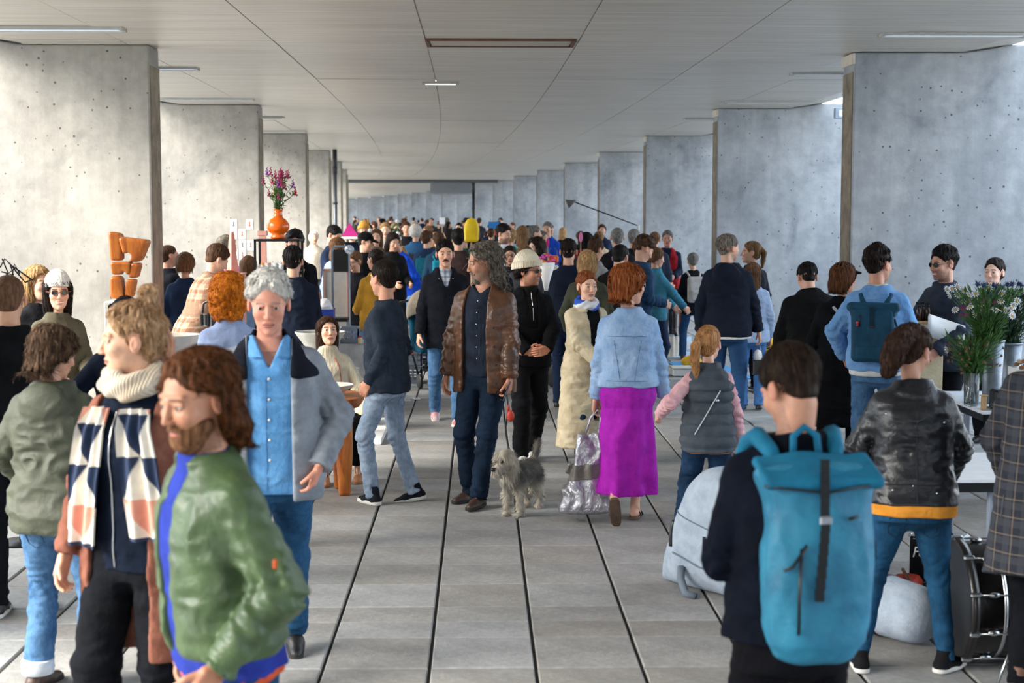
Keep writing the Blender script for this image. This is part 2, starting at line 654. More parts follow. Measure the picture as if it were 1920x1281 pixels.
class Person:
    def __init__(s, label, loc, yaw, h, lod='m', sex='m', turn=0, nod=0, tilt=0, lean=0, side=0, twist=0, build=1.0, drop=0.0,
                 wrR=None, wrL=None, anR=None, anL=None, poleR=None, poleL=None, kneeR=None, kneeL=None, toeR=None, toeL=None,
                 hpR=0, hpL=0, curl=35, group=None, sit=None, child=False, name='person', headk=1.0, hipshift=(0, 0)):
        s.k = k = h / 1.8
        s.lod = LOD[lod]; s.lodn = lod; s.sex = sex; s.build = build; s.curl = curl
        s.root = empty(name, loc, math.radians(yaw + 180), label, 'person', group)
        s.loc = loc; s.rz = math.radians(yaw + 180)
        bm = build
        s.tab = np.array(BODY_F if sex == 'f' else BODY_M, float)
        s.tab[:, 0] *= k; s.tab[:, 1:3] *= k * bm; s.tab[:, 3:] *= k
        pel_z = (.95 * k - drop) if sit is None else sit
        s.pel = np.array([hipshift[0], hipshift[1], pel_z])
        T = rot('Z', twist) @ rot('X', -lean) @ rot('Y', side)
        s.T = T                                     # columns = right, forward, up of the torso
        sw = (.150 if sex == 'f' else .170) * k * (0.5 + 0.5 * bm)
        s.hk = hk = k * headk
        s.neck = s.pel + T @ np.array([0, -.005 * k,   .585 * k])
        up = nrm(0.65 * T[:, 2] + 0.35 * np.array([0, 0, 1]))
        s.headc = s.neck + up * .129 * hk + T[:, 1] * .02 * k
        s.headc = s.headc + np.array([0, 0, .016 * hk]) - T[:, 1] * 0.02 * k * (lean / 60 if lean > 0 else 0)
        s.HR = rot('Z', -turn) @ rot('X', -nod) @ rot('Y', tilt)   # turn>0: to the person's right
        s.sh, s.el, s.wr = {}, {}, {}
        s.hip, s.kn, s.an, s.toe = {}, {}, {}, {}
        wrs = {1: wrR, -1: wrL}
        ans = {1: anR, -1: anL}
        for sd in (1, -1):
            s.sh[sd] = s.pel + T @ np.array([sd * sw, -.008 * k, .492 * k])
            w = wrs[sd]
            w = np.array(w, float) * k if w is not None else s.sh[sd] + np.array([sd * .075, .05, -.545]) * k
            pole = {1: poleR, -1: poleL}[sd]
            pole = pole if pole is not None else (sd * .35, -1, -.2)
            s.el[sd], s.wr[sd] = ik(s.sh[sd], w, .295 * k, .265 * k, pole)
            s.hip[sd] = s.pel + rot('Z', twist * .3) @ np.array([sd * .088 * k, 0, -.03 * k])
            a = ans[sd]
            a = np.array(a, float) * k if a is not None else np.array([sd * .10, 0, .085]) * k
            kp = {1: kneeR, -1: kneeL}[sd]
            kp = kp if kp is not None else (sd * .15, 1, 0)
            s.kn[sd], s.an[sd] = ik(s.hip[sd], a, .435 * k, .425 * k, kp)
            t = {1: toeR, -1: toeL}[sd]
            s.toe[sd] = t if t is not None else (sd * 10, 0)      # outward yaw, pitch (toes down positive)
        s.hp = {1: hpR, -1: hpL}

    # -- frames
    def h2l(s, Q):      # head coordinates (normalised to a 1.8 m person)
        return ((Q - s.headc.astype(np.float32)) @ s.HR.astype(np.float32)) / s.hk

    def t2l(s, Q):
        return (Q - s.pel.astype(np.float32)) @ s.T.astype(np.float32)

    def l2w(s, v):      # local point -> world
        c, n = math.cos(s.rz), math.sin(s.rz)
        return Vector((s.loc[0] + c * v[0] - n * v[1], s.loc[1] + n * v[0] + c * v[1], s.loc[2] + v[2]))

    def w2l(s, v):
        c, n = math.cos(-s.rz), math.sin(-s.rz)
        x, y = v[0] - s.loc[0], v[1] - s.loc[1]
        return np.array([c * x - n * y, n * x + c * y, v[2] - s.loc[2]])

    def tp(s, x, y, z):  # torso point -> local
        return s.pel + s.T @ (np.array([x, y, z]) * s.k)

    # -- skin
    def head_field(s, jaw=1.0, mouth=0.0):
        f = 1.0 if s.sex == 'm' else .93

        def fld(Q):
            q = s.h2l(Q)
            d = ell(q, A(0, -.018, .034), A(.076, .097, .083))
            d = smin(d, ell(q, A(0, .030, -.030), A(.060 * (0.5 + .5 * f), .062, .080)), .03)
            d = smin(d, ell(q, A(0, .045, -.078), A(.036 * f * jaw, .036, .032)), .03)
            d = smin(d, ell(q, A(0, .077, -.099), A(.017 * f, .014, .013)), .016)
            x = np.abs(q[:, 0]); qs = np.stack([x, q[:, 1], q[:, 2]], 1)
            d = smin(d, ell(qs, A(.034, .063, -.022), A(.026, .024, .022)), .02)          # cheek
            d = smin(d, cap(qs, (.004, .087, .026), (.045, .074, .027), .0085 * f, .007), .014)   # brow
            d = smax(d, -ell(qs, A(.031, .098, .006), A(.019, .018, .0125)), .012)         # socket
            d = smin(d, ell(qs, A(.031, .0765, .005), A(.0135, .0125, .0125)), .003)       # eyeball
            d = smin(d, cap(qs, (.019, .087, .0145), (.045, .079, .012), .0036, .0034), .004)      # upper lid
            d = smin(d, cap(q, (0, .088, .014), (0, .108, -.028), .0075, .0105), .009)     # nose
            d = smin(d, ell(qs, A(.0105, .1, -.032), A(.0075, .010, .0068)), .006)
            d = smin(d, ell(q, A(0, .0885, -.058), A(.025, .0095, .0062)), .004)           # lips
            d = smin(d, ell(q, A(0, .0875, -.069), A(.020, .0095, .0065)), .004)
            d = smax(d, -ell(q, A(0, .101, -.0635), A(.024, .009, .0018 + mouth)), .002)
            e = ell(qs, A(.080, -.008, -.006), A(.009, .019, .030), rot('X', 12).astype(np.float32))
            e = smax(e, -ell(qs, A(.090, .0, -.002), A(.007, .010, .016)), .005)
            d = smin(d, e, .006)
            return d * s.hk
        return fld

    def skin(s, tone='#d9a58a', hairc='#4a3526', beard=0.0, beardc=None, brow=1.0, lips='#b8695e', mouth=0.0, jaw=1.0, sleeve_skin=False,
             legs=False, teeth=False, gr=0):
        k = s.k
        s.tone = tone
        hf = s.head_field(jaw, mouth)
        neck0 = s.neck - s.T[:, 2] * .05 * k
        nr = (.054 if s.sex == 'm' else .045) * k
        ntop = s.headc - s.HR[:, 1] * .022 * s.hk - s.HR[:, 2] * .055 * s.hk

        def head(Q):
            d = hf(Q)
            d = smin(d, cap(Q, neck0, ntop, nr * 1.12, nr * .98), .02 * k)
            sh = loft(s.t2l(Q), s.smt, None, s.tab[-3, 0])
            return smin(d, sh + .004, .03 * k)
        s.smt = smooth_tab(s.tab)
        lo = np.minimum(s.headc - .15 * s.hk, s.neck - .10 * k); hi = np.maximum(s.headc + .155 * s.hk, s.neck + .10 * k)
        lo[2] = s.neck[2] - .055 * k
        Vh, Fh = surf(head, lo, hi, s.lod['head'] * s.hk)
        parts = [(Vh, Fh, s.face_col(Vh, tone, hairc, beard, beardc, brow, lips, teeth))]
        base = np.array(srgb(tone), np.float32)

        def body(Q):
            d = loft(s.t2l(Q), s.smt, -.08 * k) + .010
            d = smin(d, ell(Q, s.pel - [0, 0, .03 * k], A(.13, .09, .09) * k), .03)
            for sd in (1, -1):
                d = smin(d, cap(Q, s.sh[sd] - s.T[:, 2] * .03 * k, s.el[sd], .042 * k, .034 * k), .03)
                d = smin(d, cap(Q, s.el[sd], s.wr[sd], .037 * k, .0245 * k), .012)
                d = smin(d, cap(Q, s.hip[sd], s.kn[sd], (.078 if legs else .055) * k, (.048 if legs else .034) * k), .03)
                d = smin(d, cap(Q, s.kn[sd], s.an[sd], (.046 if legs else .034) * k, (.031 if legs else .028) * k), .012)
                mid = s.kn[sd] * .7 + s.an[sd] * .3
                d = smin(d, ell(Q, mid - s.HR[:, 1] * 0 - np.array([0, .018 * k, 0]), A(.042, .046, .09) * k * (1 if legs else .6)), .02)
                d = smin(d, cap(Q, s.an[sd], s.foot_pt(sd, 0, .10, -.062), (.033 if legs else .024) * k, (.026 if legs else .015) * k), (.02 if legs else .004))
            return d
        pts = np.array([s.pel, s.neck] + [s.sh[q] for q in (1, -1)] + [s.el[q] for q in (1, -1)] + [s.wr[q] for q in (1, -1)] + [s.kn[q] for q in (1, -1)] + [s.an[q] for q in (1, -1)])
        vb = s.lod['body'] if not (legs or sleeve_skin) else s.lod['cloth'] * .9
        Vb, Fb = surf(body, pts.min(0) - .2 * k, pts.max(0) + .12 * k, vb)
        cb = np.tile(base, (len(Vb), 1))
        parts.append((Vb, Fb, cb))
        for sd in (1, -1):
            V, F = s.hand(sd)
            if V is None: continue
            cc = np.tile(base * np.array([1.0, .93, .92], np.float32), (len(V), 1))
            parts.append((V, F, cc))
        V, F, C = joinv(parts)
        me = mesh_np('body', V, F, True, C)
        s.body = link('body', me, SKIN, s.root)
        return s

    def face_col(s, V, tone, hairc, beard, beardc, brow, lips, teeth):
        q = s.h2l(V)
        x, y, z = np.abs(q[:, 0]), q[:, 1], q[:, 2]
        c = np.tile(np.array(srgb(tone), np.float32), (len(V), 1))

        def mix(w, col):
            nonlocal c
            w = np.clip(w, 0, 1)[:, None]
            c = c * (1 - w) + np.array(col, np.float32) * w
        red = np.array(srgb(tone)) * np.array([1.0, .72, .70])
        mix(.45 * np.exp(-(((x - .036) / .02) ** 2 + ((z + .03) / .018) ** 2)) * (y > .04), red)
        mix(.5 * np.exp(-((x / .014) ** 2 + ((z + .03) / .014) ** 2)) * (y > .09), red)
        mix(.45 * (x > .074), red)
        if beard > 0:
            bc = srgb(beardc or hairc)
            w = 1 / (1 + np.exp((z + .040 + .35 * (x - .03)) / .006))
            w = w * (y > -.01) * (z > -.13)
            w = np.maximum(w, ((z > -.053) & (z < -.040) & (x < .03) & (y > .07)) * 1.0)
            nz = vnoise((q * 160).astype(np.float32))
            mix(w * beard * (.65 + .5 * nz) * ~((z > -.074) & (z < -.056) & (x < .022) & (y > .08)), bc)
        lw = ((x / .0245) ** 2 + ((z + .0635) / .0115) ** 2 < 1) & (y > .06)
        mix(lw * .75, srgb(lips))
        mix((lw & (np.abs(z + .0635) < .0018)) * .9, srgb('#efe6df') if teeth else srgb('#6b322c'))
        if teeth:
            mix(((x < .017) & (np.abs(z + .0632) < .0034) & (y > .07)) * .9, srgb('#efe6df'))
        bz = .0275 - .25 * np.maximum(x - .034, 0)
        bw = ((np.abs(z - bz) < .0042) & (x > .013) & (x < .049) & (y > .05))
        mix(bw * .8 * brow, srgb(hairc))
        ey = ((x - .031) / .0130) ** 2 + ((z - .0045) / .0054) ** 2
        mix(((ey < 1.5) & (y > .06)) * .55, srgb('#5a3a30'))
        mix(((ey < 1) & (y > .06)) * .8, srgb('#d8cec6'))
        ir = ((x - .031) / .0062) ** 2 + ((z - .0045) / .0058) ** 2
        mix(((ir < 1) & (y > .06)) * 1.0, srgb('#2a2320'))
        return c

    def hand_frame(s, sd):
        d = nrm(s.wr[sd] - s.el[sd])
        pitch = s.hp[sd]                     # dict or number: (direction override, palm normal override)
        if isinstance(pitch, dict):
            d = nrm(pitch['d']); n = np.array(pitch['n'], float)
        else:
            n = np.array([-sd * 1.0, -.15, 0.0])
        n = nrm(n - d * (n @ d))
        b = np.cross(n, d) * 1.0             # thumb side
        # the thumb points forward with arms down
        if not isinstance(pitch, dict):
            if b[1] < 0: b = -b
        else:
            b = b * (pitch.get('t', 1))
        return d, n, b

    def hand(s, sd):
        k = s.k * .98
        w = s.wr[sd]
        d, n, b = s.hand_frame(sd)
        pk = s.hp[sd]
        curl = pk.get('curl', s.curl) if isinstance(pk, dict) else s.curl
        if isinstance(pk, dict) and pk.get('hide'):
            return None, None
        s.palm = getattr(s, 'palm', {})
        s.palm[sd] = w + d * .075 * k + n * .022 * k
        segs = []
        for i, (o_, L) in enumerate(((.030, .070), (.010, .078), (-.010, .072), (-.029, .058))):
            a = w + (d * .086 + b * o_) * k
            ang = 0
            dirv = d
            for j, (fr, rr) in enumerate(((.45, .0092), (.31, .0083), (.26, .0074))):
                ang += curl * (0.8 + .1 * i) * (1.0 if j else .7)
                ca, sa = math.cos(math.radians(ang)), math.sin(math.radians(ang))
                dv = d * ca + n * sa
                e = a + dv * L * fr * k
                segs.append((a, e, rr * k, (rr - .0007) * k))
                a = e
        t0 = w + (d * .028 + b * .030 + n * .006) * k
        t1 = t0 + (d * .030 + b * .026 + n * .012) * k
        t2 = t1 + (d * .032 + b * .004 + n * .010 * (1 + curl / 40)) * k
        segs.append((t0, t1, .0125 * k, .0105 * k)); segs.append((t1, t2, .0102 * k, .0085 * k))
        R = np.stack([b, d, n], 1).astype(np.float32)

        def f(Q):
            r = rbox(Q, w + d * .048 * k, A(.041, .045, .0145) * k, .013 * k, R)
            r = smin(r, cap(Q, w - d * .05 * k, w + d * .02 * k, .026 * k, .024 * k, (n, 1.25)), .02 * k)
            fr = None
            for sg in segs:
                c_ = cap(Q, *sg)
                fr = c_ if fr is None else np.minimum(fr, c_)
            return smin(r, fr, .006 * k)
        pts = np.array([w - d * .06 * k] + [q for sg in segs for q in sg[:2]])
        return surf(f, pts.min(0) - .05 * k, pts.max(0) + .05 * k, s.lod['hand'] * s.k)

    def foot_R(s, sd):
        yaw, pit = s.toe[sd]
        return rot('Z', -sd * yaw) @ rot('X', -pit)

    def foot_pt(s, sd, x, y, z):
        return s.an[sd] + s.foot_R(sd) @ (np.array([x * sd, y, z]) * s.k)

    # -- clothes
    def gtab(s, off, hem, fit=0.0, top=.60, z0=None):
        """body table pushed out; off = [(z, t)], hem = torso z of the lower edge (1.8 m units)"""
        k = s.k
        T = s.smt
        zs = np.linspace(hem * k, top * k, 60)
        ax = np.interp(zs, T[:, 0], T[:, 1]); ay = np.interp(zs, T[:, 0], T[:, 2])
        cy = np.interp(zs, T[:, 0], T[:, 4])
        m = (zs < .44 * k)
        bx = ax[(zs > .0)].max(); by = ay.max()
        ax = np.where(m, ax * (1 - fit) + bx * fit, ax); ay = np.where(m, ay * (1 - fit) + by * fit, ay)
        o = np.array(off, float)
        t = np.interp(zs, o[:, 0] * k, o[:, 1] * k)
        out = np.stack([zs, ax + t, ay + t, zs * 0, cy], 1)
        for c_ in (1, 2):
            out[:, c_] = np.convolve(np.pad(out[:, c_], 2, mode='edge'), [.12, .22, .32, .22, .12], 'valid')
        return out

    def sleeve_d(s, Q, sd, r, end=1.0, fold=.006, cuff=None):
        k = s.k
        a, e, w = s.sh[sd], s.el[sd], s.wr[sd]
        if end < .5:
            e2 = a + (e - a) * end * 2
            return cap(Q, a, e2, r[0] * k, (r[0] + (r[1] - r[0]) * end * 2) * k)
        w2 = e + (w - e) * min(1.08, (end - .5) * 2)
        a = a - s.T[:, 2] * .022 * k - s.T[:, 0] * sd * .012 * k
        d1 = cap(Q, a, e, r[0] * k, r[1] * k)
        d2 = cap(Q, e, w2, r[1] * k, r[2] * k)
        d = smin(d1, d2, .025 * k)
        if fold:
            ax1 = nrm(w - e)
            u = Q @ ax1.astype(np.float32)
            nz = vnoise((Q * (9 / k)).astype(np.float32) + 7 * sd)
            prox = np.exp(-(((Q - e.astype(np.float32)) ** 2).sum(1)) / (.11 * k) ** 2)
            prox2 = np.exp(-(((Q - w2.astype(np.float32)) ** 2).sum(1)) / (.09 * k) ** 2)
            d = d + fold * k * ((np.sin(u * (80 / k) + nz * 17) + .5 * np.sin(u * (130 / k) - nz * 25)) * (.22 + .75 * prox + .5 * prox2))
        # a flat end
        cut = (Q - w2.astype(np.float32)) @ nrm(w - e).astype(np.float32)
        d = smax(d, cut, .006)
        return d

    def wrinkle(s, Q, amp, seed=0.0, fz=1.6, fx=1.0):
        n = vnoise(((Q * A(5.5 * fx, 5.5 * fx, 5.5 * fz)) / s.k + seed).astype(np.float32))
        n2 = vnoise(((Q * A(13 * fx, 13 * fx, 15 * fz)) / s.k + n[:, None] * 1.7 + seed + 9).astype(np.float32))
        return amp * (1.1 * (1 - np.abs(2 * n - 1)) - .8 + .75 * (1 - np.abs(2 * n2 - 1)) - .5)

    def top(s, m, name='jacket', off=((-.3, .03), (.2, .03), (.5, .025)), hem=-.12, fit=.5, r=(.064, .058, .047), end=1.0, fold=.0065, wr=.014,
            opening=None, collar=None, neck=None, label=None, sleeves=True, quilt=None, vox=1.0, hemband=0.0, colf=None, topz=.60, flare=0.0, extra=None, seed=0.0):
        k = s.k
        tab = s.gtab(off, hem, fit, topz)
        if flare:
            z = tab[:, 0]
            g = np.clip((.1 * k - z) / (.1 * k - hem * k + 1e-6), 0, 1) * flare * k
            tab[:, 1] += g; tab[:, 2] += g * .8
        if hemband:
            z = tab[:, 0]
            g = np.clip(1 - (z - hem * k) / (.055 * k), 0, 1)
            tab[:, 1] -= g * hemband * k; tab[:, 2] -= g * hemband * k
        smt = tab
        sides = (1, -1) if sleeves is True else ((sleeves,) if sleeves else ())

        def f(Q):
            q = s.t2l(Q)
            d = loft(q, smt)
            d = d - s.wrinkle(Q, wr, 3.3 + seed)
            if quilt:
                d = d - .022 * k * np.abs(np.sin(math.pi * (q[:, 2] / k) / quilt)) ** .5 + .010 * k
            if collar:
                kind, cm = collar
                cz = q[:, 2] / k
                cr = np.sqrt((q[:, 0] / (.078 * k)) ** 2 + ((q[:, 1] + .0 * k) / (.076 * k)) ** 2)
                if kind == 'stand':
                    cd_ = np.maximum(np.abs(cr - 1.0) * .075 * k - .010 * k, np.maximum(.555 - cz, cz - (.565 + cm)) * k)
                    d = smin(d, cd_, .012 * k)
                elif kind == 'roll':
                    cd_ = ell(q, np.array([0, .0, (.585 + cm * .2) * k]), A(.085, .085, .035 + cm * .3) * k)
                    d = smin(d, cd_, .02 * k)
                elif kind == 'hood':
                    hd = ell(q, np.array([0, -.125 * k, .50 * k]), A(.130, .070, .11) * k)
                    hd = smin(hd, ell(q, np.array([0, -.02 * k, .57 * k]), A(.112, .092, .04) * k), .04 * k)
                    d = smin(d, hd - s.wrinkle(Q, .012, 8.8), .025 * k)
                elif kind == 'lapel':
                    cd_ = np.maximum(np.abs(cr * .078 - (.082 + (.595 - cz) * .55)) * k - .009 * k, np.maximum(.51 - cz, cz - (.595 + cm)) * k)
                    d = smin(d, cd_, .010 * k)
            for sd in sides:
                ds_ = np.sqrt(((Q - s.sh[sd].astype(np.float32)) ** 2).sum(1)) / k
                d = smin(d, s.sleeve_d(Q, sd, r, end, fold), (np.clip(.050 - .17 * ds_, .006, .04) * k).astype(np.float32))
            # neck hole
            nd = cap(Q, s.neck - s.T[:, 2] * .012 * k, s.neck + s.T[:, 2] * .2 * k, (.056 if neck is None else neck[0]) * k, .062 * k)
            if neck is not None and len(neck) > 1:
                vz = np.clip((q[:, 2] / k - neck[1]) / max(.57 - neck[1], .01), -1, 2)
                v = np.where(q[:, 1] > 0, np.abs(q[:, 0]) - .05 * k * vz, 1.0)
                nd = smin(nd, np.maximum(v, -q[:, 1]), .01)
            d = smax(d, -nd, .008 * k)
            if opening:
                # open front: x0, half width at hem, half width at top, zlow
                x0, w0, w1, zl = opening
                z = q[:, 2] / k
                w = np.interp(z, [zl, .55], [w0, w1])
                xx = np.abs(q[:, 0] - x0 * k) - w * k
                op = np.maximum(np.maximum(xx, -(q[:, 1] - .01 * k)), (zl - z) * k)
                d = smax(d, -op, .012 * k)
            if extra: d = extra(Q, q, d)
            return d
        pts = [s.tp(x, y, z) for x in (-.30, .30) for y in (-.24, .24) for z in (hem - .02, .70)]
        for sd in sides:
            pts += [s.sh[sd], s.el[sd], s.wr[sd]]
        pts = np.array(pts)
        mg = max(r) * k + .03
        lo = pts.min(0) - mg * (1 if sides else .2); hi = pts.max(0) + mg * (1 if sides else .2)
        lo[2] = max(lo[2], 0.0)
        s.last = f
        return s.put(name, f, lo, hi, s.lod['cloth'] * k * vox, m, label, colf)

    def put(s, name, f, lo, hi, vox, m, label=None, colf=None):
        return sdf_obj(name, f, lo, hi, vox, m, s.root, label, colf)

    def trousers(s, m, r=(.092, .070, .062), hem=None, seat=.0, name='trousers', wr=.010, top=.04, label=None, shorts=None):
        k = s.k

        def f(Q):
            d = ell(Q, s.pel + np.array([0, -.012 * k, -.04 * k]), A(.166 + seat, .124 + seat, .13) * k * s.build)
            q = s.t2l(Q)
            tb = s.gtab(((-.2, .012), (.2, .012)), -.14, 0, .12)
            d = smin(d, ell(Q, s.pel + np.array([0, -.008 * k, -.11 * k]), A(.10, .080, .08) * k), .04 * k)
            d = smin(d, loft(q, tb, None, top * k), .03 * k)
            dl = None
            for sd in (1, -1):
                e = s.an[sd] + nrm(s.an[sd] - s.kn[sd]) * .022 * k if hem is None else s.kn[sd] + (s.an[sd] - s.kn[sd]) * hem
                a = cap(Q, s.hip[sd], s.kn[sd], r[0] * k * s.build, r[1] * k)
                b = cap(Q, s.kn[sd], e, r[1] * k, r[2] * k)
                a = smin(a, b, .02 * k)
                u = Q @ nrm(s.an[sd] - s.kn[sd]).astype(np.float32)
                nz = vnoise((Q * 8 / k).astype(np.float32) + 5 * sd)
                pk_ = np.exp(-(((Q - s.kn[sd].astype(np.float32)) ** 2).sum(1)) / (.12 * k) ** 2)
                pa = np.exp(-(((Q - e.astype(np.float32)) ** 2).sum(1)) / (.13 * k) ** 2)
                ph = np.exp(-(((Q - s.hip[sd].astype(np.float32)) ** 2).sum(1)) / (.16 * k) ** 2)
                a = a + wr * .55 * k * (np.sin(u * (70 / k) + nz * 18) + .5 * np.sin(u * (115 / k) - nz * 22)) * (.15 + .6 * pk_ + .8 * pa + .4 * ph)
                cut = (Q - e.astype(np.float32)) @ nrm(s.an[sd] - s.kn[sd]).astype(np.float32)
                a = smax(a, cut - .008, .006)
                dl = a if dl is None else smin(dl, a, .012 * k)
            d = smin(d, dl, .03 * k)
            return d - s.wrinkle(Q, wr * .7, 1.1)
        pts = np.array([s.pel + [0, 0, .16 * k], s.pel, s.kn[1], s.kn[-1], s.an[1], s.an[-1], s.hip[1], s.hip[-1]])
        lo = pts.min(0) - .17 * k; hi = pts.max(0) + .17 * k
        lo[2] = max(pts[:, 2].min() - .09 * k, 0.0); hi[2] = s.pel[2] + .17 * k
        s.lastt = f
        return s.put(name, f, lo, hi, s.lod['cloth'] * k, m, label)

    def skirt(s, m, hemz, r1, r0=.15, name='skirt', folds=9, amp=.02, ay=.85, wz=.10, label=None, back=0.0):
        """cone of cloth from the waist to hemz (height over the ground, 1.8 m units)"""
        k = s.k
        mid = (s.an[1] + s.an[-1]) / 2

        def f(Q):
            z = Q[:, 2] / k
            zt = (s.pel[2] / k) + wz
            t = np.clip((zt - z) / (zt - hemz), 0, 1)
            cx = s.pel[0] * (1 - t) + mid[0] * t * .7; cy = s.pel[1] * (1 - t) + mid[1] * t * .7 + back * t * k
            R = (r0 + (r1 - r0) * (t ** .85) + .035 * np.sin(np.clip(t * 4, 0, 1) * math.pi) * .8) * k
            x = Q[:, 0] - cx; y = (Q[:, 1] - cy) / ay
            an = np.arctan2(y, x)
            nz = vnoise((Q * 5 / k).astype(np.float32))
            fo = amp * k * t * (np.sin(an * folds + nz * 4) * .6 + np.sin(an * (folds * 2 + 1) + nz * 5 + 2) * .3)
            d = np.sqrt(x * x + y * y) - R - fo
            d = d - s.wrinkle(Q, .008, 4.4, .5)
            return smax(d, np.maximum(hemz - z, z - zt) * k, .008)
        R = max(r0, r1) + .08
        lo = np.array([min(s.pel[0], mid[0]) - R * k, min(s.pel[1], mid[1]) - R * k - abs(back), hemz * k - .02])
        hi = np.array([max(s.pel[0], mid[0]) + R * k, max(s.pel[1], mid[1]) + R * k + abs(back), s.pel[2] + (wz + .02) * k])
        s.lastt = f
        return s.put(name, f, lo, hi, s.lod['cloth'] * k, m, label)

    def shoes(s, m, sole=None, kind='shoe', soleh=.025, label=None, hi=.0):
        k = s.k
        out = []
        for sd in (1, -1):
            R = s.foot_R(sd).astype(np.float32)
            an = s.an[sd].astype(np.float32)

            def f(Q, up=True):
                q = ((Q - an) @ R) / k
                q = q * A(sd, 1, 1)
                z = q[:, 2]
                d = cap(q, (0, -.045, -.052), (-.004, .070, -.058), .036, .041)
                d = smin(d, cap(q, (-.004, .07, -.062), (-.012, .145, -.068), .040, .030), .02)
                d = smin(d, cap(q, (0, -.035, -.05), (0, -.012, .0 + hi), .036, .040), .025)
                d = smax(d, -(z + .085 - soleh * .6), .006)
                d = smax(d, z - (.012 + hi), .006)
                if up:
                    return smax(d, -cap(q, (0, -.01, -.02), (0, -.01, .1), .028, .03), .004) * k
                return d * k

            def fs(Q):
                q = ((Q - an) @ R) / k
                q = q * A(sd, 1, 1)
                d2 = np.minimum(cap(q * A(1, 1, 0), (0, -.045, 0), (-.004, .07, 0), .041, .045), cap(q * A(1, 1, 0), (-.004, .07, 0), (-.012, .145, 0), .045, .035))
                return smax(d2, np.abs(q[:, 2] + .085 - soleh / 2) - soleh / 2, .006) * k
            c = s.an[sd] + s.foot_R(sd) @ np.array([0, .05, -.03]) * k
            lo = c - np.array([.17, .17, .13]) * k; hi_ = c + np.array([.17, .17, .10 + hi]) * k
            o = s.put(kind, f, lo, hi_, s.lod['shoe'] * k, m, label)
            out.append(o)
            if sole is not None:
                V, F = surf(fs, lo, hi_, s.lod['shoe'] * k)
                link('sole', mesh_np('sole', V, F), sole, o)
        return out

    # -- hair and things on the head
    def hair(s, m, style='short', t=.014, length=.0, vol=1.0, front=.078, name='hair', strand=.006, side=.0, wave=0.0, part=0.0, label=None, bunpos=None, tail=None, fringe=False, top=0.0, strands=None, strandl=None, swept=False):
        hk = s.hk
        lng = length

        def f(Q):
            q = s.h2l(Q)
            x, y, z = q[:, 0], q[:, 1], q[:, 2]
            xs = np.abs(x)
            w = q
            if style == 'curly':
                n = vnoise((q * 42).astype(np.float32)); n2 = vnoise((q * 85).astype(np.float32) + 3)
                dis = (.016 + .4 * max(t - .026, 0)) * (n - .4) + .012 * (n2 - .5)
            else:
                a = np.arctan2(x, y + .02)
                u = np.stack([a * 12 + wave * np.sin(z * 60), np.sqrt(x * x + y * y) * 50, z * 9], 1).astype(np.float32)
                n = vnoise(u); n2 = vnoise(u * 2.3 + 5)
                dis = strand * (n - .5) * 2 + strand * .8 * (n2 - .5) + wave * .01 * np.sin(z * 95 + n * 6)
            if length < .05:
                base = ell(q, A(0, -.018, .034 + t * .55), A(.0765 + t * .42, .0975 + t * .68, .083 + t * .75 + top))
                base = smin(base, ell(q, A(0, -.046, -.028), A(.058 + t * .2, .052 + t * .4, .054)), .02)
            else:
                base = ell(q, A(0, -.018, .034), A(.076 + t, .097 + t, .083 + t * 1.15 + top))
            hl = np.interp(y, [-.11, -.06, -.03, .0, .03, .055, .072, .09, .1], [(-.080 if length < .05 else -.085) - side, (-.072 if length < .05 else -.075) - side, -.045 - side, -.012 - side, .008 - side * .3, .045, front - .006, front + .004, front + .006])
            base = smax(base, (hl - z) * .8, .012)
            if length < .05 and side == 0:
                base = base + t * (.75 if s.lodn in 'nm' else .3) * np.clip((.05 - z) / .09, 0, 1)
                dis = dis * np.clip((z + .04) / .07, .15, 1)
            if style in ('short', 'buzz', 'curly'):
                ear = ell(np.stack([xs, y, z], 1), A(.085, -.005, -.008), A(.03, .024, .034))
                base = smax(base, -ear, .006)
            d = base
            if lng > 0:
                # drape behind and beside the face
                zl = .03 - lng
                tb = np.array([[zl, .07 * vol, .035, 0, -.072], [zl + .05, .088 * vol, .058, 0, -.06], [-.08 if lng > .15 else zl + .08, .094 * vol, .072, 0, -.045], [.0, .092 * vol, .080, 0, -.025], [.07, .078, .082, 0, -.02]])
                tb = tb[np.argsort(tb[:, 0])]
                dr = loft(q, tb, None, None, 2.2)
                fc = ell(q, A(0, .075, -.03), A(.069, .105, .14))
                if swept: dr = smax(dr, np.minimum(y + .012, .055 - z), .012)
                dr = smax(dr, -fc, .012)
                dr = smax(dr, -(np.abs(z) * 0 + .062 - xs) * (y > .035) + -1.0 * (y <= .035), .01)
                d = smin(d, dr, .02)
                if swept: d = smax(d, np.minimum(np.minimum(y + .008, .045 - z), .09 - xs * 0), .012)
            if fringe:
                d = smin(d, ell(q, A(.0, .082, .062), A(.058, .020, .022)), .015)
            if bunpos is not None:
                bp, br = bunpos
                d = smin(d, ell(q, np.array(bp, np.float32), A(br, br, br * .9)), .01)
            if tail is not None:
                for i in range(len(tail) - 1):
                    (p0, r0_), (p1, r1_) = tail[i], tail[i + 1]
                    d = smin(d, cap(q, p0, p1, r0_, r1_), .012)
            return (d - dis) * hk
        L = max(length + .05, .16)
        if tail is not None:
            L = max(L, -min(p[2] for p, r_ in tail) + .05)
        ext = .16 * hk
        c = s.headc
        lo = c - np.array([ext + .03, ext + .06, L * hk + .02]); hi = c + np.array([ext + .03, ext + .06, ext + top * hk + .04])
        if bunpos is not None:
            hi = hi + .05; lo[:2] -= .05
        s.lasth = f
        V, F = surf(f, lo, hi, s.lod['hair'] * hk)
        if strands is None:
            strands = {'n': 2600, 'm': 1300, 'f': 350, 'c': 0}[s.lodn]
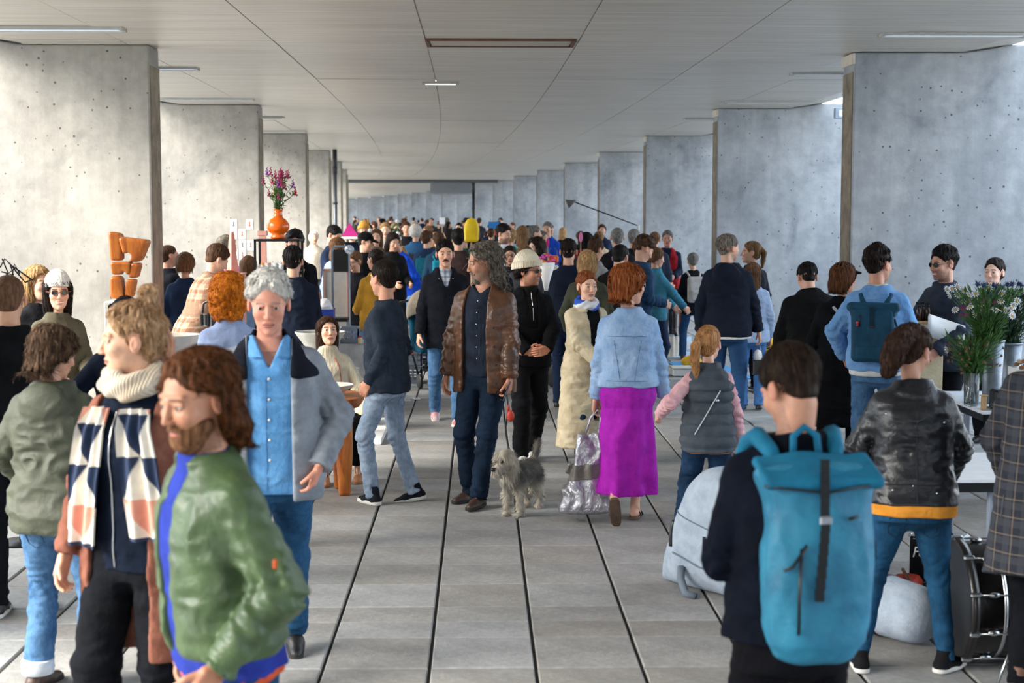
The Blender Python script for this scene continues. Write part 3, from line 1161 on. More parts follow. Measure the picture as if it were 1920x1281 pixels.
        if strands and style != 'buzz':
            crown = s.headc + s.HR @ (np.array([0, -.055, .13]) * hk)
            if bunpos is not None and tail is None: crown = None
            def comb(Pq):
                if style == 'curly':
                    g = vnoise((Pq * 60).astype(np.float32))[:, None] * 12
                    return np.concatenate([np.sin(g), np.cos(g), np.sin(g * 1.7 + 1)], 1)
                if crown is None or tail is not None:
                    tgt = s.headc + s.HR @ (np.array(bunpos[0] if bunpos is not None else tail[0][0]) * hk)
                    dd = tgt - Pq
                    far = np.linalg.norm(dd, axis=1, keepdims=True)
                    dn = np.tile(-s.HR[:, 2], (len(Pq), 1))
                    back = ((Pq - tgt) @ s.HR[:, 2] < -.01)[:, None] * ((Pq - tgt) @ s.HR[:, 1] < .02)[:, None]
                    return np.where((far > .03) & ~(back & (tail is not None)), dd, dn + .1 * np.sin(Pq * 80))
                if swept:
                    fr_ = s.headc + s.HR @ (np.array([0, .12, .09]) * hk)
                    dd = Pq - fr_
                    return dd / (np.linalg.norm(dd, axis=1, keepdims=True) + 1e-6) + np.array([0, 0, -.75]) + .3 * (vnoise((Pq * 18).astype(np.float32))[:, None] - .5) * s.HR[:, 0]
                dd = Pq - crown
                g = vnoise((Pq * 18).astype(np.float32))[:, None] - .5
                w = wave * 1.2 + .35
                return dd / (np.linalg.norm(dd, axis=1, keepdims=True) + 1e-6) + np.array([0, 0, -.9]) + w * g * s.HR[:, 0] + .25 * s.HR[:, 1] * (style == 'short')
            Vs = V
            if length < .05 and style == 'short' and tail is None:
                Vs = V[s.h2l(V)[:, 2] > (-.005 if side == 0 else -.04)]
            sv, sf = ribbons(f, Vs, strands, (strandl or (.034 if length < .05 else .055 if length < .1 else .11)) * hk, (.0026 if s.lodn == 'n' else .0036) * hk, comb, .0035 * hk, 5 if length < .1 else 7)
            n0 = len(V)
            V = np.concatenate([V, sv]); F = np.concatenate([F, sf + n0])
        return link(name, mesh_np(name, V, F), m, s.root, label)

    def beard_mesh(s, m, length=.02, name='beard', goatee=False):
        hf = s.head_field()

        def f(Q):
            q = s.h2l(Q)
            n = vnoise((q * A(90, 90, 40)).astype(np.float32))
            d = ell(q, A(0, .052, -.085), A(.050, .047, .042 + length * .5))
            d = smin(d, ell(q, A(0, .03, -.06), A(.068, .05, .045)), .02)
            d = smax(d, (q[:, 2] + .045 - .25 * np.abs(q[:, 0])), .006)
            lipz = ell(q, A(0, .10, -.0635), A(.026, .022, .011))
            if goatee: d = smax(d, ell(q, A(0, .09, -.105), A(.026, .05, .034)), .006)
            d = smax(d, -lipz, .004)
            mu = cap(np.stack([np.abs(q[:, 0]), q[:, 1], q[:, 2]], 1), (.0, .099, -.049), (.03, .083, -.060), .0065, .006)
            d = smin(d, mu, .005)
            return (d - .005 * (n - .4)) * s.hk
        c = s.headc + s.HR @ np.array([0, .05, -.08]) * s.hk
        return s.put(name, f, c - .12 * s.hk, c + .12 * s.hk, s.lod['hair'] * .8 * s.hk, m)

    def beanie(s, m, name='beanie', h=.06, cuff=True, rib=60, t=.012):
        def f(Q):
            q = s.h2l(Q)
            a = np.arctan2(q[:, 0], q[:, 1] + .015)
            rb = .0022 * np.sin(a * rib) if s.lodn in 'nm' else 0
            zz = q[:, 2] + (q[:, 1]) * -.18
            d = ell(q, A(0, -.018, .04), A(.078 + t, .099 + t, .080 + h * .6 + t))
            d = smax(d, .030 - zz, .01)
            if cuff:
                rr = np.sqrt((q[:, 0] / (.088 + t)) ** 2 + ((q[:, 1] + .018) / (.108 + t)) ** 2)
                c = np.maximum((rr - 1) * .09, np.abs(zz - .052) - .026)
                d = smin(d, c, .008)
            return (d - rb) * s.hk
        return s.put(name, f, s.headc - .17 * s.hk, s.headc + .2 * s.hk, s.lod['hair'] * .85 * s.hk, m)

    def cap_hat(s, m, name='cap', brimdir=1):
        def f(Q):
            q = s.h2l(Q)
            d = ell(q, A(0, -.018, .04), A(.088, .108, .092))
            d = smax(d, .036 - q[:, 2] + .1 * (q[:, 1] + .02), .008)
            b = ell(q, A(0, .10 * brimdir, .048), A(.072, .078, .012), rot('X', -10).astype(np.float32))
            b = smax(b, -(q[:, 1] * brimdir - .02), .01)
            return smin(d, b, .012) * s.hk
        return s.put(name, f, s.headc - .21 * s.hk, s.headc + .21 * s.hk, s.lod['hair'] * s.hk * .9, m)

    def glasses(s, frame, lens=None, name='glasses'):
        mb = MB()
        H = Matrix([list(r) for r in s.HR])
        c = Vector(s.headc)

        def w(x, y, z): return c + H @ Vector((x, y, z)) * s.hk
        g = MB()
        for sd in (1, -1):
            ring = [w(sd * (.031 + .021 * math.cos(a)), .101 - .012 * abs(.031 + .021 * math.cos(a)) / .05, .004 + .017 * math.sin(a)) for a in [i * math.pi / 8 for i in range(17)]]
            mb.tube(ring, .0022, 5, cap=False)
            mb.tube([w(sd * .052, .088, .008), w(sd * .077, .055, .010), w(sd * .086, -.005, .008)], .0022, 5)
            n = len(g.v)
            cc = ring[:-1]
            g.add([tuple(p) for p in cc], [tuple(range(len(cc)))])
            off = H @ Vector((0, -.002, 0))
            g.add([tuple(p + off) for p in cc], [tuple(range(len(cc) - 1, -1, -1))])
        mb.tube([w(-.012, .103, .008), w(.012, .103, .008)], .0022, 5)
        o = mb.build(name, frame, s.root)
        if lens is not None:
            g.build('lens', lens, o)
        return o

    def front(s, f, x, z, back=False, y0=.35):
        """local point on a garment in front of torso point (x,z)"""
        ys = np.linspace(y0, -.05, 130) * (1 if not back else -1) * s.k
        q = np.stack([np.full(130, x * s.k), ys, np.full(130, z * s.k)], 1)
        Pn = (s.pel + q @ s.T.T).astype(np.float32)
        d = f(Pn)
        i = np.argmax(d < 0)
        return Pn[i]

    def line_on(s, f, pts, r, m, name, n=20, back=False, lift=.001):
        """a thin cord, zip or strap lying on a garment along torso points (x,z)"""
        out = []
        for i in range(len(pts) - 1):
            for j in range(n):
                t = j / n
                x = pts[i][0] * (1 - t) + pts[i + 1][0] * t; z = pts[i][1] * (1 - t) + pts[i + 1][1] * t
                out.append(s.front(f, x, z, back) + s.T[:, 1] * lift * (1 if not back else -1))
        o = np.array(out); q_ = np.pad(o, ((2, 2), (0, 0)), mode='edge')
        o = (q_[:-4] + q_[1:-3] + q_[2:-2] + q_[3:-1] + q_[4:]) / 5 + s.T[:, 1] * .002 * (1 if not back else -1)
        mb = MB()
        mb.tube([Vector(v) for v in o], r, 6)
        return mb.build(name, m, s.root)

    def sandals(s, m, strap):
        k = s.k
        for sd in (1, -1):
            R = s.foot_R(sd).astype(np.float32)
            an = s.an[sd].astype(np.float32)

            def fs(Q):
                q = ((Q - an) @ R) / k
                q = q * A(sd, 1, 1)
                d2 = np.minimum(cap(q * A(1, 1, 0), (0, -.045, 0), (-.004, .07, 0), .038, .043), cap(q * A(1, 1, 0), (-.004, .07, 0), (-.008, .15, 0), .043, .036))
                return smax(d2, np.abs(q[:, 2] + .078) - .012, .005) * k
            c = s.an[sd] + s.foot_R(sd) @ np.array([0, .05, -.05]) * k
            o = s.put('sandal', fs, c - .17 * k, c + .17 * k, s.lod['shoe'] * k, m)
            mb = MB()
            for y in (.035, .085):
                pts = [s.foot_pt(sd, .040 * math.cos(a), y, -.075 + .042 * math.sin(a)) for a in [i * math.pi / 8 for i in range(9)]]
                mb.tube(pts, .006, 6)
            mb.build('strap', strap, o)

    def bare_feet(s):
        k = s.k
        for sd in (1, -1):
            R = s.foot_R(sd).astype(np.float32); an = s.an[sd].astype(np.float32)

            def f(Q):
                q = ((Q - an) @ R) / k
                q = q * A(sd, 1, 1)
                d = cap(q, (0, -.035, -.045), (0, .08, -.05), .026, .022)
                d = smin(d, cap(q, (0, .08, -.053), (-.006, .13, -.055), .026, .018), .02)
                d = smin(d, cap(q, (0, -.01, -.04), (0, 0, .06), .03, .032), .02)
                return d * k
            c = s.an[sd] + s.foot_R(sd) @ np.array([0, .05, -.03]) * k
            s.put('foot', f, c - .17 * k, c + .17 * k, s.lod['shoe'] * k, SKINP(s.tone))


def SKINP(t):
    return mat('skin_' + t.strip('#'), t, .5, 'plain')


def Wx(px, Z):
    return P(px, YV, Z).x


def hh(top, Z):
    return HCAM - (top - YV) * Z / FPX


def PP(label, px, Z, top, yaw, hat=0.0, h=None, mx=1.97, **kw):
    kw.setdefault('headk', 1.06)
    H = h if h else min(hh(top, Z) - hat, mx)
    # heads are enlarged a little, so the stature is corrected for it
    H = H / (1 + (kw['headk'] - 1) * .14)
    return Person(label, (Wx(px, Z), Z, 0), yaw, H, **kw)
# ------------------------------------------------------------------ the setting
rnd = random.Random(7)
HC = 3.80


def bend(y):
    return -(max(y - 12.6, 0.0) ** 2) / 1152.0


def concrete(name, base, dark, scale=1.0, pores=True, streak=True, warm=None):
    m = bpy.data.materials.new(name)
    m.use_nodes = True
    nt = m.node_tree; N, L = nt.nodes, nt.links
    b = N['Principled BSDF']
    b.inputs['Roughness'].default_value = .85
    tc = N.new('ShaderNodeTexCoord')

    def nz(s, det, vec=None, dist=0):
        n = N.new('ShaderNodeTexNoise'); n.inputs['Scale'].default_value = s; n.inputs['Detail'].default_value = det
        n.inputs['Distortion'].default_value = dist
        n.inputs['Roughness'].default_value = .62
        L.new(vec or tc.outputs['Object'], n.inputs['Vector']); return n.outputs[0]

    def rp(src, a, ca, b_, cb):
        r = N.new('ShaderNodeValToRGB'); e = r.color_ramp.elements
        e[0].position = a; e[0].color = (*ca, 1); e[1].position = b_; e[1].color = (*cb, 1)
        L.new(src, r.inputs[0]); return r.outputs[0]

    def mul(a, b_, f=1.0):
        x = N.new('ShaderNodeMix'); x.data_type = 'RGBA'; x.blend_type = 'MULTIPLY'; x.inputs[0].default_value = f
        L.new(a, x.inputs[6]); L.new(b_, x.inputs[7]); return x.outputs[2]
    c = rp(nz(.9 * scale, 6), .33, srgb(dark), .62, srgb(base))
    c = mul(c, rp(nz(7 * scale, 5), .3, (.80, .80, .80), .65, (1, 1, 1)))
    if pores:
        v = N.new('ShaderNodeTexVoronoi'); v.inputs['Scale'].default_value = 9 * scale
        L.new(tc.outputs['Object'], v.inputs['Vector'])
        n2 = nz(3.0, 2)
        ad = N.new('ShaderNodeMath'); ad.operation = 'MULTIPLY_ADD'; L.new(n2, ad.inputs[0]); ad.inputs[1].default_value = -.16; L.new(v.outputs['Distance'], ad.inputs[2])
        c = mul(c, rp(ad.outputs[0], .0, (.30, .29, .28), .035, (1, 1, 1)))
    if streak:
        mp = N.new('ShaderNodeMapping'); mp.inputs['Scale'].default_value = (1.6, 1.6, .12)
        L.new(tc.outputs['Object'], mp.inputs[0])
        c = mul(c, rp(nz(2.4, 5, mp.outputs[0]), .35, (.84, .84, .85), .6, (1, 1, 1)))
        # scuffed dark band where people lean and posters were torn off
        c = mul(c, rp(nz(1.1, 6, None, .6), .30, (.66, .68, .72), .42, (1, 1, 1)), .8)
    L.new(c, b.inputs['Base Color'])
    bp = N.new('ShaderNodeBump'); bp.inputs['Distance'].default_value = .006; bp.inputs['Strength'].default_value = .5
    L.new(nz(20 * scale, 6), bp.inputs['Height']); L.new(bp.outputs[0], b.inputs['Normal'])
    return m


CONC = concrete('pier_concrete', '#aba79e', '#918d86')
CONCR = concrete('pier_concrete_right', '#aeb1b4', '#8f9499')  # right piers: bluish tint of the skylight put into the concrete colour


def tile_mat(i):
    v = [1.0, .96, 1.04, .98, 1.07, .93][i]
    w = [1.0, 1.01, .99, 1.0, .985, 1.015][i]
    c = [min(1, x * v) for x in (.635 * w, .628, .616 / w)]
    m = concrete('paver_%s' % 'abcdef'[i], c, [x * .86 for x in c], 3.2, pores=False, streak=False)
    m.node_tree.nodes['Principled BSDF'].inputs['Roughness'].default_value = .62
    return m


TM = [tile_mat(i) for i in range(6)]
JOINT = mat('joint_sand', '#3b3a38', .95, 'plain')

# floor: bed of the paving, tiles laid on it
fb = MB()
fb.box((0, 80, -.145), (90, 210, .25))
floor = fb.build('floor', JOINT)
tag(floor, kind='structure')
rows = [6.866 - .5 * 20 + i * .5 for i in range(20)]
rows = [(y, .49) for y in rows]
y = 6.866
rows += [(6.866, .508), (7.374, .298), (7.672, .298)]
y = 7.97
while y < 60:
    for i in range(15):
        d = .497 if y < 12 else .512
        rows.append((y, d)); y += d
    for i in range(2):
        rows.append((y, .30)); y += .30
tiles = []
for (y0, d) in rows:
    if y0 < -4: continue
    ncol = range(-19, 19)
    for kx in ncol:
        x0 = .262 + .5007 * kx
        tiles.append((x0, y0, .5007, d))


def in_view(x0, y0, w, d):
    yc = y0 + d / 2
    if yc < 6.5: return False
    px0 = XV + FPX * (x0) / yc; px1 = XV + FPX * (x0 + w) / yc
    return px1 > 0 and px0 < 1920


def pier_x(side, yb):
    return (3.9 if side > 0 else -3.28) + bend(yb)


tset = {}
near = [t for t in tiles if in_view(*t)]
near.sort(key=lambda t: t[1])
part_ids = set(id(t) for t in near[:298])


def tile_mesh(w, d, hgt, seedv):
    mb = MB()
    g, c = .0065, .006
    x0, x1, y0, y1 = -w / 2 + g + .002, w / 2 - g - .002, -d / 2 + .003, d / 2 - .003
    z0, z1 = -.03, hgt
    vs = [(x0, y0, z0), (x1, y0, z0), (x1, y1, z0), (x0, y1, z0), (x0, y0, z1 - c), (x1, y0, z1 - c), (x1, y1, z1 - c), (x0, y1, z1 - c),
          (x0 + c, y0 + c, z1), (x1 - c, y0 + c, z1), (x1 - c, y1 - c, z1), (x0 + c, y1 - c, z1)]
    fs = [(0, 1, 5, 4), (1, 2, 6, 5), (2, 3, 7, 6), (3, 0, 4, 7), (4, 5, 9, 8), (5, 6, 10, 9), (6, 7, 11, 10), (7, 4, 8, 11), (8, 9, 10, 11)]
    return vs, fs


tmesh = {}
far_mb = [MB() for _ in range(3)]
for t in tiles:
    (x0, y0, w, d) = t
    cx, cy = x0 + w / 2, y0 + d / 2
    hz = rnd.uniform(-.0035, .0)
    if id(t) in part_ids:
        mi = rnd.choice([0, 0, 1, 2, 3, 4, 5])
        key = (round(d, 3), mi)
        if key not in tmesh:
            vs, fs = tile_mesh(w, d, 0.0, 0)
            me = bpy.data.meshes.new('tile'); me.from_pydata(vs, [], fs); me.materials.append(TM[mi]); tmesh[key] = me
        o = bpy.data.objects.new('tile', tmesh[key]); COL.objects.link(o)
        o.parent = floor
        o.location = (cx, cy, hz)
        o.rotation_euler = (rnd.uniform(-.003, .003), rnd.uniform(-.003, .003), 0)
    else:
        vs, fs = tile_mesh(w, d, hz, 0)
        b = far_mb[rnd.randrange(3)]
        n = len(b.v)
        b.v += [(v[0] + cx, v[1] + cy, v[2]) for v in vs]
        b.f += [[i + n for i in f] for f in fs]; b.s += [False] * len(fs)
allf = MB(); mi = []
for j, b in enumerate(far_mb):
    n = len(allf.v); allf.v += b.v; allf.f += [[i + n for i in f] for f in b.f]; allf.s += b.s; mi += [j] * len(b.f)
fo = allf.build('far_tiles', [TM[0], TM[1], TM[4]], floor)
fo.data.polygons.foreach_set('material_index', mi)
fo['kind'] = 'stuff'
# far paving past the modelled tiles
fb = MB(); fb.box((0, 122, -.012), (90, 124, .02)); fb.build('far_paving', TM[1], floor)['kind'] = 'stuff'

# unseen pale paving outside the piers, added to bounce light up to the ceiling
OUT = mat('bounce_paving', '#d2cdc4', .9, 'plain', '#bdb8ae')
for sx in (-1, 1):
    mb = MB(); mb.box((sx * 27 + (0 if sx < 0 else 1), 80, -.004), (35, 200, .03)); tag(mb.build('bounce_paving', OUT, floor), kind='stuff')

# ceiling: slab with upward-sloping edges and cast panels hung under it
CEIL = bpy.data.materials.new('ceiling_panels')
CEIL.use_nodes = True
_n = CEIL.node_tree; _N, _L = _n.nodes, _n.links
_b = _N['Principled BSDF']
_tc = _N.new('ShaderNodeTexCoord'); _mp = _N.new('ShaderNodeMapping'); _mp.inputs['Scale'].default_value = (.35, 9, 1)
_L.new(_tc.outputs['Object'], _mp.inputs[0])
_t1 = _N.new('ShaderNodeTexNoise'); _t1.inputs['Scale'].default_value = 1.6; _t1.inputs['Detail'].default_value = 8; _t1.inputs['Roughness'].default_value = .7
_L.new(_mp.outputs[0], _t1.inputs['Vector'])
_r = _N.new('ShaderNodeValToRGB'); _e = _r.color_ramp.elements
_e[0].position = .32; _e[0].color = (*srgb('#a39d95'), 1); _e[1].position = .66; _e[1].color = (*srgb('#cdc8bf'), 1)
_L.new(_t1.outputs[0], _r.inputs[0]); _L.new(_r.outputs[0], _b.inputs['Base Color'])
_b.inputs['Roughness'].default_value = .38
_bp = _N.new('ShaderNodeBump'); _bp.inputs['Distance'].default_value = .004; _bp.inputs['Strength'].default_value = .6
_L.new(_t1.outputs[0], _bp.inputs['Height']); _L.new(_bp.outputs[0], _b.inputs['Normal'])
SLAB = mat('slab_concrete', '#6d6a66', .8, 'plain')

ys = [-14 + i * 4.1 for i in range(45)]
mb = MB()
vs, fs = [], []
for yy in ys:
    c = bend(yy)
    for (x, z) in ((-5.05 + c, 3.895), (-4.5 + c, 3.815), (5.05 + c, 3.815), (5.6 + c, 3.895), (5.6 + c, 4.6), (-5.05 + c, 4.6)):
        vs.append((x, yy, z))
for i in range(len(ys) - 1):
    for k in range(6):
        l = (k + 1) % 6
        fs.append((i * 6 + k, i * 6 + l, i * 6 + 6 + l, i * 6 + 6 + k))
fs.append((0, 1, 2, 3, 4, 5)); n0 = (len(ys) - 1) * 6; fs.append(tuple(n0 + k for k in range(5, -1, -1)))
mb.add(vs, fs)
ceiling = mb.build('ceiling', CEIL)
tag(ceiling, kind='structure')
xe = [-4.5, -3.47, -1.99, -.51, .97, 2.45, 3.95, 5.05]
for i in range(len(ys) - 1):
    y0, y1 = ys[i] + .006, ys[i + 1] - .006
    if y1 > 120: break
    off = 0
    y0 += .0; y1 += .0
    for k in range(7):
        x0, x1 = xe[k] + .006, xe[k + 1] - .006
        c0, c1 = bend(y0), bend(y1)
        zz = HC + rnd.uniform(0, .006)
        mb = MB()
        mb.add([(x0 + c0, y0, zz), (x1 + c0, y0, zz), (x1 + c1, y1, zz), (x0 + c1, y1, zz), (x0 + c0, y0, 3.82), (x1 + c0, y0, 3.82), (x1 + c1, y1, 3.82), (x0 + c1, y1, 3.82)],
               [(3, 2, 1, 0), (0, 1, 5, 4), (1, 2, 6, 5), (2, 3, 7, 6), (3, 0, 4, 7)])
        mb.build('panel', CEIL, ceiling)

# piers on both sides
CAPM = mat('cap_concrete', '#c9c1b2', .8, 'plain')
EDGE_SHADE = mat('edge_concrete', '#8d8373', .85, 'cloth', '#6b6358', scale=.6)  # rusty brown, darkened to carry the shade of the piers' inner faces
wl = empty('wall_left', (0, 0, 0), kind='structure')
wr_ = empty('wall_right', (0, 0, 0), kind='structure')
pier_pos = {1: [], -1: []}
for side, par, zb, sp, cm in ((-1, wl, 15.5, 8.12, CONC), (1, wr_, 16.05, 8.22, CONCR)):
    for k in range(-3, 20):
        yb = zb + sp * k
        x = pier_x(side, yb)
        if k == 0 and side < 0: x = -3.27
        c = bend(yb)
        pier_pos[side].append((x, yb))
        xk, xo_, xo = (4.55 if side < 0 else 5.08), (4.98 if side < 0 else 5.55), 10.5
        sgn = side
        prof = [(x - sgn * 0, 0), (x, 3.80), (sgn * xk + c, 3.80), (sgn * xo_ + c, 3.88), (sgn * xo + c, 3.88), (sgn * xo + c, 0)]
        prof = [(p[0], max(p[1], -.02)) for p in prof]
        mb = MB()
        mb.poly(prof, 'y', -.45, 0, Matrix.Translation((0, yb, 0)))
        o = mb.build('pier', cm, par)
        bv = o.modifiers.new('bevel', 'BEVEL'); bv.width = .018; bv.segments = 2; bv.limit_method = 'ANGLE'
        mb = MB(); mb.box((x - sgn * .004, yb - .225, 1.80), (.012, .41, 3.60)); mb.build('edge_strip', EDGE_SHADE, o)
        if side > 0:
            mb = MB(); mb.box((x - .006, yb - .225, 3.735), (.03, .47, .115), bev=.006); mb.build('cap_block', CAPM, o)

# thermal joint beam and boxed duct deep in the passage
DARKB = mat('beam_dark', '#5b5f63', .8, 'plain')
mb = MB(); yb = 72.5; mb.box((bend(yb) + .2, yb, 3.74), (7.6, 1.2, .16)); tag(mb.build('trim_1', DARKB), kind='structure')
mb = MB(); yb = 76.5
a, b_ = P(808, 380, yb).x, P(889, 380, yb).x
mb.box(((a + b_) / 2, yb, 3.50), (b_ - a, 2.4, .62), bev=.02); tag(mb.build('trim_2', mat('duct_grey', '#8e959b', .7, 'plain')), kind='structure')

# drain pipes
PIPE = mat('pipe_grey', '#5a5f66', .4, 'plain', metal=.6)
PIPED = mat('pipe_dark', '#1e2024', .5, 'plain')
for (px, yy, r, lab) in ((629, 38.9, .05, 'grey drain pipe with dark upper sleeve on far left pier'), (888, 72.0, .07, 'dark drain pipe by the boxed duct deep in the passage')):
    c = P(px, 420, yy)
    root = empty('drain_pipe', (c.x, yy, 0), 0, lab, 'pipe')
    mb = MB(); mb.lathe([(r, 0), (r, 3.2)], n=12); mb.build('lower_pipe', PIPE if px < 700 else PIPED, root)
    mb = MB(); mb.lathe([(r * 1.15, 3.18), (r * 1.15, 3.80)], n=12); mb.build('sleeve', PIPED, root)
    for z in (1.2, 2.4, 3.3):
        mb = MB(); mb.lathe([(r * 1.3, z), (r * 1.3, z + .05)], n=12); mb.build('bracket', PIPED, root)

# recessed lamps near both ceiling edges, one lit lamp and an access hatch in the middle
FR = mat('lamp_frame', '#b9b7b2', .5, 'plain', metal=.3)
DIF = mat('lamp_diffuser', '#cfe0f2', .25, 'plain', emit=.35)  # faint emission stands in for sky reflected in the recessed lamps
LIT = mat('lamp_lit', '#eef6ff', .3, 'plain', emit=6)


def lamp(x0, x1, y, w, m, lab, group=None):
    root = empty('ceiling_light', ((x0 + x1) / 2, y, HC - .012), 0, lab, 'lamp', group)
    L_ = x1 - x0
    mb = MB()
    for sy in (-1, 1): mb.box((0, sy * w / 2, 0), (L_ + .04, .02, .03))
    for sx in (-1, 1): mb.box((sx * L_ / 2, 0, 0), (.03, w, .03))
    mb.build('frame', FR, root)
    mb = MB(); mb.box((0, 0, .004), (L_, w, .014)); mb.build('diffuser', m, root)
    return root


pl = [(13.75, 'left', 'nearest recessed lamp above the near left pier'), (17.4, 'left', 'recessed lamp just behind the first left pier'), (22.0, 'left', 'recessed lamp before the second left pier'),
      (26.0, 'left', 'recessed lamp just behind the second left pier'), (30.2, 'left', 'recessed lamp before the third left pier'),
      (14.0, 'right', 'nearest recessed lamp above the near right pier'), (17.9, 'right', 'recessed lamp just behind the first right pier'), (22.3, 'right', 'recessed lamp before the second right pier'),
      (26.2, 'right', 'recessed lamp behind the second right pier')]
for (yy, sd, lab) in pl:
    c = bend(yy)
    if sd == 'left': lamp(-4.55 + c, -3.22 + c, yy, .20, DIF, lab)
    else: lamp(3.75 + c, 5.1 + c, yy, .18, DIF, lab)
lamp(-.70, -.28, 19.2, .16, LIT, 'lit white lamp in the middle of the ceiling')
root = empty('ceiling_hatch', (.21, 14.75, HC - .008), 0, 'long access hatch with rusty frame in the middle of the ceiling', 'hatch')
RUST = mat('rusty_frame', '#6b5446', .8, 'cloth')
mb = MB()
for sy in (-1, 1): mb.box((0, sy * .27, 0), (1.44, .025, .03))
for sx in (-1, 1): mb.box((sx * .71, 0, 0), (.03, .54, .03))
mb.build('frame', RUST, root)
mb = MB(); mb.box((0, 0, .002), (1.36, .48, .015)); mb.build('lid', mat('hatch_lid', '#a39b90', .6, 'plain'), root)
# small lamp box on the end of the second right pier
c = P(1569, 213, 23.4)
root = empty('wall_lamp', (c.x, 23.35, c.z - .1), 0, 'small square lamp box high on the second right pier', 'lamp')
mb = MB(); mb.box((.08, 0, .1), (.26, .10, .17), bev=.01); mb.build('housing', mat('lamp_housing', '#8b98a6', .5, 'plain'), root)
mb = MB(); mb.box((.10, -.052, .1), (.17, .01, .10)); mb.build('diffuser', DIF, root)

# paper prints taped to the second left pier
PAPER = mat('paper', '#f2f1ee', .8, 'plain')
yy = pier_pos[-1][4][1] - .45
for i, (px, py) in enumerate(((438, 421), (468, 421), (438, 439), (454, 439), (455, 460), (470, 460), (440, 477), (455, 478))):
    c = P(px, py, yy)
    root = empty('paper_print', (c.x, yy - .004, c.z - .07), 0, ['print with a slim figure, top left of the sheets', 'print with a round red figure, top right of the sheets', 'second-row left sheet with a thin drawing on the pier',
                 'second-row right sheet with reddish figure on the pier', 'third-row left sheet with grey figure on the pier', 'third-row right sheet with red bulb figure', 'bottom left sheet with faint drawing', 'bottom right nearly blank sheet'][i], 'print')
    mb = MB(); mb.box((0, 0, .07), (.105, .004, .15)); mb.build('sheet', PAPER, root)
    m_ = mat('print_ink_%s' % 'rg'[i % 2], '#b0675a' if i % 2 else '#6c7178', .8, 'plain')
    mb = MB(); mb.lathe([(.004, .035), (.020, .05), (.010, .075), (.018, .098), (.005, .118)], (0, -.0025, 0), n=10, sy=.08); mb.build('drawing', m_, root)
# ------------------------------------------------------------------ materials of clothes and hair
H_BROWN = mat('hair_brown', '#5a3f2c', .55, 'hair', '#2c1b12')
H_DARK = mat('hair_dark', '#2e221c', .5, 'hair', '#120c0a')
H_BLACK = mat('hair_black', '#221d1c', .5, 'hair', '#0c0a0a')
H_BLOND = mat('hair_blond', '#c9a272', .55, 'hair', '#7e5c3a')
H_DBLOND = mat('hair_dark_blond', '#96724e', .55, 'hair', '#523a26')
H_COPPER = mat('hair_copper', '#c06f3c', .5, 'hair', '#6e3216')
H_GINGER = mat('hair_ginger', '#e88a24', .6, 'hair', '#a8500f')
H_AUB = mat('hair_auburn', '#7a4a2c', .5, 'hair', '#36200f')
H_GREY = mat('hair_grey', '#8d8a84', .6, 'hair', '#4a4744')
H_SALT = mat('hair_salt_pepper', '#978d80', .6, 'hair', '#4a4238')
H_WHITE = mat('hair_white', '#e6e3dc', .6, 'hair', '#b5b1aa')
H_LBROWN = mat('hair_light_brown', '#7d5a40', .55, 'hair', '#45301f')
BLK = mat('black_cloth', '#101115', .95, 'cloth', '#070809')
BLK2 = mat('black_denim', '#15171d', .9, 'denim', '#090a0e')
NAVY = mat('navy_cloth', '#121b2c', .9, 'cloth', '#0c1422')
DENIM = mat('blue_denim', '#55799e', .9, 'denim', '#2b4a6c')
DENIMD = mat('dark_denim', '#24405f', .85, 'denim', '#142338')
DENIMM = mat('mid_denim', '#2f5c82', .9, 'denim', '#1b3a58')
DENIML = mat('light_denim', '#a2b2c6', .85, 'denim', '#6d8098')
DENIMJ = mat('jacket_denim', '#a9c2e0', .85, 'denim', '#7d9fc8')
BSHOE = mat('black_shoe', '#18181a', .45, 'leather')
WSOLE = mat('white_sole', '#dcdad4', .6, 'plain')
DSOLE = mat('dark_sole', '#2a2624', .8, 'plain')
BRSHOE = mat('brown_shoe', '#4a342a', .45, 'leather')
WSHOE = mat('white_shoe', '#d8d6d2', .6, 'plain')
SILV = mat('silver_metal', '#c9ccd0', .25, 'plain', metal=1.0)
BLKP = mat('black_plastic', '#121315', .35, 'plain')
LENS = mat('dark_lens', '#14100f', .1, 'plain')
WHT = mat('white_cloth', '#dcdbd7', .85, 'cloth', '#c9c8c4')


def buttons(p, f, pts, r, m, name='button'):
    for (x, z) in pts:
        q = p.front(f, x, z)
        mb = MB()
        M = Matrix([list(c) for c in np.stack([p.T[:, 0], p.T[:, 2], p.T[:, 1]], 1)])
        M4 = M.to_4x4(); M4.translation = Vector(q)
        mb.lathe([(r * .2, -.002), (r, -.001), (r, .003), (r * .6, .005)], n=10, M=M4)
        mb.build(name, m, p.root)


# 1 man with cropped hair, far left
p = PP('man with a cropped brown head seen from behind, black jacket, far left edge', 12, 7.9, 516, 195, lod='n', nod=8, turn=5,
       wrR=(.24, .12, .92), wrL=(-.24, .12, .92), anR=(.14, .0, .085), anL=(-.10, -.05, .085))
p.skin(tone='#c89678', hairc='#4a3526').hair(mat('hair_cropped', '#6d4f3c', .7, 'hair', '#4a3426'), 'buzz', t=.004, front=.070, strand=.001)
p.top(BLK, off=((-.3, .045), (.2, .045), (.5, .03)), hem=-.12, collar=('stand', .035), fit=.7, r=(.075, .066, .052))
p.trousers(BLK2, r=(.095, .07, .06)); p.shoes(BSHOE, WSOLE)

